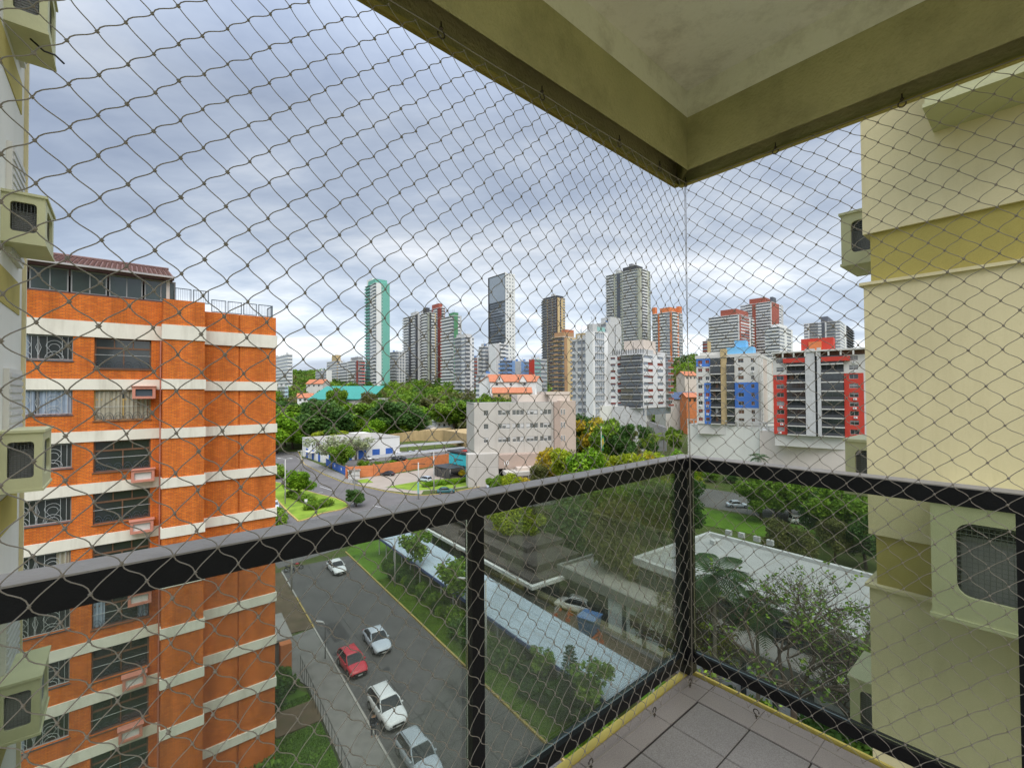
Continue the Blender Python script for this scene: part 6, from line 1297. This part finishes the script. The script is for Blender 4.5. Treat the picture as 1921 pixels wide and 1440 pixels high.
cnt = 0; Y = 640; wood = {0: [], 1: [], 2: []}; seen = {}
while Y > 216:
    near = Y < 300; stepx = (8.2 if near else 7.0); x0 = (500 - 960) / FPX * Y
    while x0 < 400 / FPX * Y:
        x = x0 + rnd.uniform(-2.5, 2.5); yy = Y + rnd.uniform(-5, 5); x0 += stepx * rnd.uniform(.85, 1.5); px = 960 + FPX * x / yy
        hh = slope_ok(px, yy, rnd.uniform(7, 12.5), x)
        if not hh: continue
        if not near: wood[rnd.choice((0, 1, 1, 2))].append((x, yy, tz(x, yy) + hh * .55, hh * .52, hh * .52, hh * .48)); continue
        k = rnd.choice((0, 1, 1, 2, 3, 4, 2)); cn = ('dark green', 'mid green', 'light green', 'olive green', 'deep green')[k]
        lm = min(LM, key=lambda q_: abs(q_[0] - px))[1]; row = 'front row' if Y < 245 else ('middle row' if Y < 275 else 'back row')
        tall = 'tall ' if hh > 10 else ('low ' if hh < 7.5 else '')
        lb = '%s%s slope tree %s, %s' % (tall, cn, lm, row)
        if lb in seen: seen[lb].append(px); lb = lb.replace('slope tree', 'slope tree, ' + ('rightward' if px > max(seen[lb][:-1]) else 'leftward') + ',') if len(seen[lb]) == 2 else lb
        else: seen[lb] = [px]
        plant('far%d' % k, (x, yy, tz(x, yy) - .5), hh, lb, wide=rnd.uniform(1.0, 1.45), group='trees covering the slope'); cnt += 1
    Y -= 14 if Y > 300 else 13
print('slope trees', cnt)
for k, mt_ in enumerate(('leaf_dark', 'leaf_mid', 'leaf_olive')):
    o = bpy.data.objects.new('hillside_wood', leaves('hillside_wood', wood[k], 260 * len(wood[k]), .8, mt_, 50 + k, .45)); COL.objects.link(o); o['kind'] = 'stuff'; tag(o, ('dark green', 'mid green', 'olive green')[k] + ' part of the wood covering the upper slope below the towers', 'wood')
# far-off wood closing the horizon
lob = []
for i in range(420):
    x = rnd.uniform(-900, 900); y = rnd.uniform(650, 760); lob.append((x, y, tz(x, y) + 3, 12, 9, rnd.uniform(5, 8)))
w = bpy.data.objects.new('distant_wood', leaves('distant_wood', lob, 52000, 1.6, 'leaf_dark', 77, .4)); COL.objects.link(w); w['kind'] = 'stuff'; tag(w, 'far off dark wood along the horizon behind the towers', 'wood')
# grass tufts on the near lawns
def tufts(name, label, areas, n, seed, mt='leaf_mid'):
    r = np.random.default_rng(seed); P = []
    for (n0, n1, r0, r1, z), k in areas:
        m_ = int(n * k); a = r.uniform(n0, n1, m_); b = r.uniform(r0, r1, m_); P.append(np.stack([a * cos(AN) - b * sin(AN), a * sin(AN) + b * cos(AN), np.full(m_, z)], 1))
    P = np.concatenate(P); N_ = len(P); a = r.uniform(0, 2 * pi, N_); hh = r.uniform(.04, .13, N_); w_ = r.uniform(.02, .05, N_)
    dx = np.stack([np.cos(a) * w_, np.sin(a) * w_, np.zeros(N_)], 1); up = np.stack([r.normal(size=N_) * .04, r.normal(size=N_) * .04, hh], 1)
    V = np.stack([P - dx, P + dx, P + up], 1).reshape(-1, 3); me = bpy.data.meshes.new(name); me.vertices.add(3 * N_); me.vertices.foreach_set('co', V.astype(np.float32).ravel()); me.loops.add(3 * N_); me.loops.foreach_set('vertex_index', np.arange(3 * N_, dtype=np.int32))
    me.polygons.add(N_); me.polygons.foreach_set('loop_start', np.arange(0, 3 * N_, 3, dtype=np.int32)); me.polygons.foreach_set('loop_total', np.full(N_, 3, np.int32)); me.materials.append(MATS[mt]); me.update(calc_edges=True)
    at = me.attributes.new('rnd', 'FLOAT', 'FACE'); at.data.foreach_set('value', r.random(N_).astype(np.float32))
    o = bpy.data.objects.new(name, me); COL.objects.link(o); o['kind'] = 'stuff'; tag(o, label, 'grass')
tufts('grass', 'short green grass growing on the verge beside the street', [((21.3, 24.4, 18, 60, .1), 1)], 90000, 5)
tufts('grass', 'short dark grass of the garden below the brick building', [((0, 8.7, 16, 41, .07), 1)], 60000, 6, 'leaf_dark')
# ================================================================ VEHICLES
def loft(m, mt, rings, close=True, smooth=True):
    n = len(rings[0]); pts = [p for r in rings for p in r]; fs = []
    for i in range(len(rings) - 1):
        for k in range(n): fs.append((i * n + k, i * n + (k + 1) % n, (i + 1) * n + (k + 1) % n, (i + 1) * n + k))
    if close: fs += [tuple(range(n))[::-1], tuple(range((len(rings) - 1) * n, len(rings) * n))]
    m.add(pts, fs, mt, smooth)
CARS = {}
def car_meshes(kind, paint):
    key = (kind, paint)
    if key in CARS: return CARS[key]
    P = {}
    if kind == 'suv': L_, W_, hb, hr = 4.45, .91, 1.02, 1.58; cab = (-2.12, -1.75, .25, 1.02)
    elif kind == 'wagon': L_, W_, hb, hr = 4.5, .88, .92, 1.47; cab = (-2.1, -1.6, .15, .98)
    elif kind == 'hatch': L_, W_, hb, hr = 3.95, .85, .92, 1.47; cab = (-1.86, -1.42, .2, .95)
    else: L_, W_, hb, hr = 4.5, .88, .92, 1.44; cab = (-1.75, -1.02, .15, 1.0)
    h = L_ / 2; zb = .22 if kind != 'suv' else .27
    st = [(-h, .72, .42, hb - .30), (-h + .07, .86, .30, hb - .12), (-h + .25, .94, zb, hb - .03), (-h + .6, .99, zb, hb + .01), (-.5, 1.0, zb, hb), (.5, 1.0, zb, hb - .02), (h - 1.15, .99, zb, hb - .05), (h - .6, .97, zb, hb - .12), (h - .25, .91, zb + .02, hb - .22), (h - .07, .80, .32, hb - .34), (h, .62, .40, hb - .45)]
    m = MB(); rings = []
    for x, w, z0, z1 in st:
        w *= W_; rings.append([(x, -w * .9, z0), (x, -w, z0 + .12), (x, -w * 1.0, z1 - .14), (x, -w * .95, z1 - .03), (x, -w * .7, z1 + .015), (x, 0, z1 + .035), (x, w * .7, z1 + .015), (x, w * .95, z1 - .03), (x, w * 1.0, z1 - .14), (x, w, z0 + .12), (x, w * .9, z0)])
    loft(m, paint, rings)
    for sx in (-1, 1):                                # wheel arches
        for sy in (-1, 1):
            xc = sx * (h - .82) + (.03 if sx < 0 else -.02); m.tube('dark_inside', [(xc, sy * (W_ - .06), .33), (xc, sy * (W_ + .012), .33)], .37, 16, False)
    P['body'] = m.mesh('body')
    a0, a1, b1, b0 = cab; g = MB(); wl_, wt = W_ * .90, W_ * .70
    rg = [[(a0, -wl_, hb - .03), (b0, -wl_, hb - .07), (b0, wl_, hb - .07), (a0, wl_, hb - .03)], [((a0 + a1 * 2) / 3, -wl_ * .95, hb + (hr - hb) * .6), (b0 + (b1 - b0) * .58, -wl_ * .93, hb + (hr - hb) * .6), (b0 + (b1 - b0) * .58, wl_ * .93, hb + (hr - hb) * .6), ((a0 + a1 * 2) / 3, wl_ * .95, hb + (hr - hb) * .6)], [(a1, -wt, hr - .05), (b1, -wt, hr - .05), (b1, wt, hr - .05), (a1, wt, hr - .05)]]
    loft(g, 'car_glass', rg, smooth=False); P['window'] = g.mesh('window')
    r_ = MB(); xs_ = [a1 - .04, a1 + .12, (a1 + b1) / 2, b1 - .12, b1 + .05]; zs_ = [hr - .06, hr - .012, hr + .02, hr - .005, hr - .06]
    loft(r_, paint, [[(x, -wt * 1.06, z - .035), (x, -wt * .98, z), (x, 0, z + .02), (x, wt * .98, z), (x, wt * 1.06, z - .035), (x, wt * .9, z - .05), (x, -wt * .9, z - .05)] for x, z in zip(xs_, zs_)])
    for s in (-1, 1):
        for (p0, pm, p1) in (((a0, wl_, hb - .05), ((a0 + a1 * 2) / 3, wl_ * .95, hb + (hr - hb) * .6), (a1, wt, hr - .04)), ((b0, wl_, hb - .08), (b0 + (b1 - b0) * .58, wl_ * .93, hb + (hr - hb) * .6), (b1, wt, hr - .04))):
            r_.tube(paint, [(q[0], s * q[1], q[2]) for q in (p0, pm, p1)], .045, 6)
        xm = (a1 + b1) / 2 + .05; r_.tube('plastic_black', [(xm, s * wl_ * 1.0, hb - .02), (xm, s * wl_ * .965, hb + (hr - hb) * .6), (xm, s * wt, hr - .05)], .035, 4)
    if kind in ('suv', 'wagon'):
        for s in (-1, 1): r_.tube('plastic_black', [(a1 + .1, s * wt * .92, hr + .05), (b1 - .15, s * wt * .92, hr + .05)], .02, 5)
    P['roof'] = r_.mesh('roof')
    wm = MB(); wm.tube('tyre', [(0, -.1, 0), (0, .1, 0)], .33, 20, False); P['tyre'] = wm.mesh('tyre')
    wm = MB(); wm.tube('rim', [(0, -.105, 0), (0, .105, 0)], .2, 14, False)
    P['rim'] = wm.mesh('rim')
    hl = MB(); loft(hl, 'lamp_clear', [[(0, -.17, -.06), (0, .15, -.04), (0, .17, .06), (0, -.14, .05)], [(.12, -.15, -.06), (.02, .14, -.05), (-.04, .15, .05), (.07, -.12, .04)]]); P['headlight'] = hl.mesh('headlight')
    tl = MB(); tl.box('lamp_red', -.05, .03, -.16, .16, -.09, .09); P['tail_light'] = tl.mesh('tail_light')
    mi = MB(); loft(mi, paint, [[(-.07, 0, -.05), (.06, 0, -.05), (.06, 0, .06), (-.05, 0, .07)], [(-.05, .17, -.04), (.05, .17, -.04), (.05, .17, .05), (-.04, .17, .06)]]); P['mirror'] = mi.mesh('mirror')
    gr = MB(); gr.box('plastic_black', -.02, .05, -.45, .45, -.08, .08); gr.box('plastic_black', -.02, .05, -.6, .6, -.28, -.17); gr.box('plate', .05, .06, -.2, .2, -.15, -.05); P['grille'] = gr.mesh('grille')
    CARS[key] = (P, h, W_, hb); return CARS[key]
def car(kind, paint, loc, heading, label, group='cars in the streets', detail=True, name='car', cat='car'):
    P, h, W_, hb = car_meshes(kind, paint); t = thing(name, label, cat, loc, heading, group)
    put('body', P['body'], t); put('window', P['window'], t); put('roof', P['roof'], t)
    for sx in (-1, 1):
        for sy in (-1, 1):
            w = thing('wheel', '', 'x'); w.parent = t; w.location = (sx * (h - .82), sy * (W_ - .085), .33); del w['label']; del w['category']
            put('tyre', P['tyre'], w); put('rim', P['rim'], w)
    if detail:
        for s in (-1, 1):
            o = put('headlight', P['headlight'], t, loc=(h - .20, s * W_ * .66, hb - .36)); o.scale = (1, -s, 1); put('tail_light', P['tail_light'], t, loc=(-h + .06, s * W_ * .70, hb - .22))
            o = put('mirror', P['mirror'], t, loc=(.72, s * W_ * .93, hb + .02)); o.scale = (1, s, 1)
        put('grille', P['grille'], t, loc=(h - .04, 0, hb - .50))
    return t
DOWN = AN - pi / 2 + 0.0                                   # heading along the street towards us
def gpt(px, py, h=.0): p = G(px, py, h); p.z = 0; return p
RZ = .026
def road(p): p.z = RZ; return p
car('sedan', 'paint_white', road(gpt(631, 1061, .7)), DOWN + .02, 'white sedan driving alone nearest the handrail, farthest up the near street')
car('sedan', 'paint_silver', road(gpt(707, 1196, .7)), DOWN - .03, 'silver blue sedan driving beside the parked red car')
car('hatch', 'paint_red', road(gpt(661, 1238, .7)), DOWN + .05, 'red hatchback parked at the left kerb')
car('suv', 'paint_white', road(gpt(726, 1322, .75)), DOWN + .02, 'white sport utility car parked behind the man on the pavement')
car('wagon', 'paint_silver', road(gpt(785, 1412, .7)), DOWN + .02, 'silver blue estate car cut off by the bottom edge')
for kind, paint, px, py, hd, lb in (('sedan', 'paint_black', 727, 888, 2.9, 'black sedan parked on the forecourt by the orange wall'), ('suv', 'paint_silver', 797, 899, 2.5, 'pale car parked on the forecourt beside the pole'), ('sedan', 'paint_teal', 836, 920, .25, 'dark teal car driving on the cross road just above the handrail'), ('sedan', 'paint_silver', 928, 911, .2, 'pale sedan half hidden by the handrail on the cross road'),
                                ('hatch', 'paint_silver', 515, 948, DOWN - .1, 'pale car passing the median beside the brick corner'), ('sedan', 'paint_white', 523, 826, DOWN, 'white car far up the avenue by the brick corner'), ('sedan', 'paint_black', 533, 838, DOWN, 'dark car on the avenue below the white car'), ('sedan', 'paint_silver', 1383, 946, -.15, 'silver car parked across the road in the right glass pane'), ('suv', 'paint_white', 1505, 976, -.2, 'white car half hidden by trees in the right glass pane'),
                                ('suv', 'paint_red', 1250, 822, .2, 'small red truck like car on the side road beside the palms'), ('suv', 'paint_white', 1076, 1134, 2.6, 'white car with dark windows at the open corner of the grey building')):
    car(kind, paint, road(gpt(px, py, .6)), hd, lb)
for i, (px, py, paint) in enumerate(((690, 861, 'paint_white'), (702, 860, 'paint_white'), (736, 856, 'paint_silver'), (748, 854, 'paint_white'), (768, 851, 'paint_silver'), (780, 850, 'paint_white'), (806, 848, 'paint_black'), (742, 862, 'paint_black'), (755, 863, 'paint_black'))):
    car('sedan', paint, road(gpt(px, py - 2, .6)), 2.3, ['first', 'second', 'third', 'fourth', 'fifth', 'sixth', 'last'][i] + ' car from the left parked under the long shade roofs' if i < 7 else ['black car parked below the shade roof against the orange wall', 'second black car parked below the shade roof near the orange wall'][i - 7], 'cars parked under the shade roofs', False)
# motorcycle
def motorcycle(loc, rz, label, mt='paint_black'):
    t = thing('motorcycle', label, 'motorcycle', loc, rz)
    for x in (-.65, .65):
        m = MB(); pts = [(x + .28 * cos(a), 0, .3 + .28 * sin(a)) for a in [k * pi / 8 for k in range(17)]]; m.tube('tyre', pts, .055, 6); m.tube('rim', [(x, -.05, .3), (x, .05, .3)], .09, 8, False); m.build('wheel', t)
    m = MB(); m.tube('plastic_black', [(-.65, 0, .3), (-.2, 0, .35), (.25, 0, .4), (.45, 0, .85)], .05, 6); m.tube('plastic_black', [(.65, 0, .3), (.42, 0, .95)], .035, 6); m.build('frame', t)
    m = MB(); loft(m, mt, [[(-.15, -.05, .7), (-.15, .05, .7), (-.15, .05, .8), (-.15, -.05, .8)], [(.1, -.14, .68), (.1, .14, .68), (.1, .12, .9), (.1, -.12, .9)], [(.38, -.06, .74), (.38, .06, .74), (.38, .05, .88), (.38, -.05, .88)]]); m.build('tank', t)
    m = MB(); loft(m, 'cloth_dark', [[(-.75, -.07, .78), (-.75, .07, .78), (-.75, .07, .86), (-.75, -.07, .86)], [(-.1, -.12, .70), (-.1, .12, .70), (-.1, .12, .8), (-.1, -.12, .8)]]); m.build('seat', t)
    m = MB(); m.tube('pole_dark', [(.35, -.36, 1.0), (.42, 0, .96), (.35, .36, 1.0)], .02, 5); m.build('handlebar', t); m = MB(); m.tube('mid_grey', [(.0, -.14, .35), (-.7, -.16, .38)], .05, 6); m.build('exhaust', t)
motorcycle(gpt(543, 1074), DOWN + .6, 'black motorcycle parked at the left kerb by the concrete pole'); motorcycle(gpt(556, 1067), DOWN + 1.0, 'second motorcycle parked at the kerb nearer the road', 'paint_red')
# ================================================================ STREET FURNITURE
def pole(name, label, cat, loc, h, r=.11, mt='pole_concrete', arms=(), extra=None, group=None):
    t = thing(name, label, cat, loc, 0, group); m = MB(); m.tube(mt, [(0, 0, -.1), (0, 0, h)], r, 8, r1=r * .7); m.build('pole', t)
    for (ax, ay, az) in arms:
        m = MB(); m.tube('light_grey', [(0, 0, h - .1), (ax * .6, ay * .6, h + az * .9), (ax, ay, h + az)], .035, 5); a = m.build('arm', t)
        m = MB(); u_ = Vector((ax, ay, 0)).normalized(); s_ = Vector((-u_.y, u_.x, 0)); c = Vector((ax, ay, h + az))
        loft(m, 'light_grey', [[tuple(c + u_ * x + s_ * y * w + Vector((0, 0, z))) for y, z in ((-1, 0), (-.7, .08), (.7, .08), (1, 0), (.6, -.05), (-.6, -.05))] for x, w in ((-.15, .06), (.1, .14), (.5, .15), (.68, .07))]); m.build('lamp_head', a)
    return t
pole('street_lamp', 'tall concrete double armed lamp on the median lawn by the brick corner', 'street lamp', gpt(535, 946), 10.2, .15, arms=((-1.2, .1, .15), (1.0, -.1, .15)))
pole('street_lamp', 'short lamp post on the verge near the far end of the blue roof', 'street lamp', gpt(741, 1101), 6.3, .1, arms=((-2.6, -.4, -.05),))
pole('street_lamp', 'lamp whose pale head hangs over the verge beside the middle railing post', 'street lamp', gpt(912, 1262), 8.2, .1, arms=((-1.9, .2, .1),))
pole('street_lamp', 'thin black lamp standing on the near pavement beside the red car', 'street lamp', gpt(610, 1237), 3.4, .045, 'pole_dark', arms=((-.35, .1, .05),))
pole('utility_pole', 'plain concrete pole at the left kerb beside the motorcycles', 'utility pole', gpt(547, 1108), 7.0, .13)
t = pole('utility_pole', 'dark utility pole with transformers at the right tip of the median', 'utility pole', gpt(665, 946), 8.2, .17, 'grey_wall')
for z in (7.6, 6.4): m = MB(); m.box('bark', -1.2, 1.2, -.06, .06, z, z + .12); m.build('crossarm', t)
for x in (-.35, .35): m = MB(); m.tube('mid_grey', [(x, .25, 4.6), (x, .25, 5.5)], .24, 10, False); m.build('transformer', t)
for k in range(3): m = MB(); m.tube('mid_grey', [(-.9 + k * .9, 0, 7.72), (-.9 + k * .9, 0, 7.95)], .05, 6, False); m.build('insulator', t)
t = pole('utility_pole', 'pale concrete utility pole at the near edge of the cross road kerb', 'utility pole', gpt(785, 936), 8.6, .2); m = MB(); m.box('bark', -1.6, 1.6, -.06, .06, 8.2, 8.34); m.build('crossarm', t); m = MB(); m.box('mint_glass', -.2, .2, -.25, -.2, 1.4, 4.0); m.build('sign', t)
t = pole('utility_pole', 'taller pale pole behind the clipped hedge near the shop', 'utility pole', gpt(814, 925), 10.3, .16); m = MB(); m.box('bark', -1.0, 1.0, -.06, .06, 9.9, 10.02); m.build('crossarm', t)
t = pole('utility_pole', 'far concrete pole with cross arm on the avenue kerb by the white building', 'utility pole', gpt(565, 884), 6.8, .14); m = MB(); m.box('light_grey', -1.1, 1.1, -.06, .06, 6.5, 6.62); m.build('crossarm', t)
pole('pole', 'thin pale pole on the grass in the right glass pane', 'pole', gpt(1402, 962), 6.0, .07, 'white')
t = pole('utility_pole', 'slim pole with cross arm before the blank white podium', 'utility pole', gpt(1326, 896), 5.2, .1); m = MB(); m.box('bark', -.8, .8, -.05, .05, 4.8, 4.9); m.build('crossarm', t)
# flagpole and flag
t = pole('flagpole', 'tall white flagpole rising from the yellow green trees', 'flagpole', D(1127, 735, 112) - Vector((0, 0, 25)), 16.6, .06, 'white')
m = MB(); pts = []; n_ = 8
for i in range(n_ + 1):
    for j in range(n_ + 1): pts.append((.1 + .95 * i / n_ * (.55 + .2 * sin(j * .7)), .16 * sin(i * 1.1 + j * .5), 14.6 - 3.6 * j / n_ - .5 * i / n_))
fs = {'flag_green': [], 'flag_yellow': [], 'flag_blue': []}
for i in range(n_):
    for j in range(n_):
        d = abs(i - 3.5) / 3.5 + abs(j - 3.5) / 3.5; k = 'flag_blue' if d < .36 else ('flag_yellow' if d < .95 else 'flag_green'); a = i * (n_ + 1) + j; fs[k].append((a, a + n_ + 1, a + n_ + 2, a + 1))
for k, f in fs.items(): m.add(pts, f, k, True)
o = m.build('flag', None, False, tuple(t.location)); tag(o, 'green, yellow and blue flag hanging limp on the white flagpole', 'flag')
# median sign, kerb boards
t = thing('road_sign', 'small road sign on the median lawn beside the clipped hedge', 'sign', gpt(574, 956)); m = MB(); m.tube('light_grey', [(0, 0, 0), (0, 0, 2.2)], .04, 6); m.build('post', t); m = MB(); m.prism('sign_white', [(-.3, -.02), (.3, -.02), (.3, .02), (-.3, .02)], 1.7, 2.3); m.build('panel', t)
t = thing('road_sign', 'round blue and white sign by the side road under the hill', 'sign', gpt(1205, 835)); m = MB(); m.tube('light_grey', [(0, 0, 0), (0, 0, 3.4)], .06, 6); m.build('post', t); m = MB(); m.tube('blue_paint', [(0, -.05, 3.6), (0, 0, 3.6)], .9, 18, False); m.tube('white', [(0, -.06, 3.6), (0, -.051, 3.6)], .45, 14, False); m.build('panel', t)
# wires
def wire(label, pts, sag_=.6, r=.018):
    m = MB()
    for a, b in zip(pts, pts[1:]):
        a, b = Vector(a), Vector(b); m.tube('wire', [tuple(a.lerp(b, i / 12) - Vector((0, 0, sag_ * 4 * (i / 12) * (1 - i / 12)))) for i in range(13)], r, 3, False)
    o = m.build('power_line'); tag(o, label, 'cable')
def up(px, py, z): p = gpt(px, py); p.z = z; return p
wire('power line from the transformer pole to the pole by the cross road', [up(665, 946, 8.0), up(785, 936, 8.3)]); wire('power line between the pale cross road pole and the taller pole', [up(785, 936, 8.3), up(814, 925, 10.0)])
wire('power line crossing the avenue from the far pole to the transformer pole', [up(565, 884, 6.5), up(665, 946, 7.9)], 1.0); wire('power line running from the transformer pole towards the near street', [up(665, 946, 6.5), up(547, 1108, 6.8)], 1.0)
wire('power line from the cross road pole towards the yellow green trees', [up(785, 936, 8.3), up(1100, 930, 8.5), up(1326, 896, 4.9)], 1.2)
wire('power line over the near street from the left kerb pole to the verge lamp', [up(547, 1108, 6.9), up(741, 1101, 6.2)], .5)
wire('power line along the left kerb towards the bottom edge', [up(547, 1108, 6.7), tuple(NR(11.3, 18, 6.6))], 1.0, .014)
# blue tank, barriers
t = thing('water_tank', 'blue square water tank standing in the courtyard by the panelled wall', 'tank', gpt(1106, 1192), AN + .3)
m = MB(); loft(m, 'tank_blue', [[(-.75, -.75, .5), (.75, -.75, .5), (.75, .75, .5), (-.75, .75, .5)], [(-.95, -.95, 2.0), (.95, -.95, 2.0), (.95, .95, 2.0), (-.95, .95, 2.0)]], smooth=False); m.build('tank', t)
m = MB(); m.box('tank_blue', -1.02, 1.02, -1.02, 1.02, 2.001, 2.12); m.build('lid', t); 
for x in (-.6, .6): m = MB(); m.box('pole_dark', x - .06, x + .06, -.7, .7, 0, .49); m.build('leg', t)
for k, (px, py, a) in enumerate(((1112, 1213, .2), (1124, 1200, 1.1), (1068, 1160, .6), (1046, 1150, .5))):
    t = thing('barrier', ['orange barrier lying below the blue tank', 'orange barrier beside the blue tank', 'orange plank barrier left of the blue tank', 'white and orange plank barrier near the parked car'][k], 'barrier', gpt(px, py), AN + a)
    for z in (.35, .75): m = MB(); m.box('safety_orange' if k < 3 else 'road_white', -.9, .9, -.03, .03, z, z + .16); m.build('board', t)
    for x in (-.7, .7): m = MB(); m.box('safety_orange', x - .04, x + .04, -.25, .25, 0, .34); m.build('leg', t)
# ================================================================ THE MAN ON THE PAVEMENT
def skinned(name, verts, edges, rad, mt, parent, root=0):
    me = bpy.data.meshes.new(name); me.from_pydata(verts, edges, []); o = put(name, me, parent); md = o.modifiers.new('skin', 'SKIN'); md.use_smooth_shade = True
    for i, r in enumerate(rad): me.skin_vertices[0].data[i].radius = (r, r * (.8 if i in (1, 2, 3) else 1)); me.skin_vertices[0].data[i].use_root = (i == root)
    sb = o.modifiers.new('sub', 'SUBSURF'); sb.levels = sb.render_levels = 1; me.materials.append(MATS[mt]); return o
man = thing('person', 'person in dark clothes standing on the pavement beside the white sport utility car', 'person', Vector(gpt(701, 1384)) + Vector((0, 0, .12)), DOWN + pi / 2)
V_ = [(0, 0, .92), (0, 0, 1.1), (0, .01, 1.3), (0, 0, 1.43), (0, -.02, 1.52), (0, -.03, 1.62), (0, -.03, 1.72),
      (.1, 0, .88), (.11, -.03, .48), (.11, 0, .08), (.11, -.15, .03), (-.1, 0, .88), (-.12, .04, .48), (-.13, .1, .08), (-.13, -.06, .03),
      (.19, 0, 1.40), (.24, .02, 1.14), (.25, -.1, .9), (.25, -.13, .82), (-.19, 0, 1.40), (-.25, .03, 1.14), (-.24, -.06, .9), (-.24, -.09, .82)]
E_ = [(0, 1), (1, 2), (2, 3), (3, 4), (4, 5), (5, 6), (0, 7), (7, 8), (8, 9), (9, 10), (0, 11), (11, 12), (12, 13), (13, 14), (3, 15), (15, 16), (16, 17), (17, 18), (3, 19), (19, 20), (20, 21), (21, 22)]
bd = skinned('body', V_, E_, [.13, .13, .14, .12, .055, .095, .085, .085, .06, .04, .04, .085, .06, .04, .04, .06, .045, .035, .04, .06, .045, .035, .04], 'skin', man)
sh_ = skinned('shirt', [V_[i] for i in (1, 0, 2, 3, 15, 16, 17, 19, 20, 21)], [(0, 1), (0, 2), (2, 3), (3, 4), (4, 5), (5, 6), (3, 7), (7, 8), (8, 9)], [.165, .165, .175, .15, .085, .065, .055, .085, .065, .055], 'cloth_dark', man)
tr_ = skinned('trousers', [V_[i] for i in (0, 7, 8, 9, 11, 12, 13)], [(0, 1), (1, 2), (2, 3), (0, 4), (4, 5), (5, 6)], [.16, .11, .08, .06, .11, .08, .06], 'cloth_grey', man)
m = MB(); rings = []
for k in range(5): a = k / 4 * pi / 2; rings.append([(.105 * cos(a) * cos(t), -.03 + .115 * cos(a) * sin(t) + .01, 1.66 + .12 * sin(a)) for t in [i * pi / 5 for i in range(10)]])
loft(m, 'hair', rings); m.build('hair', man)
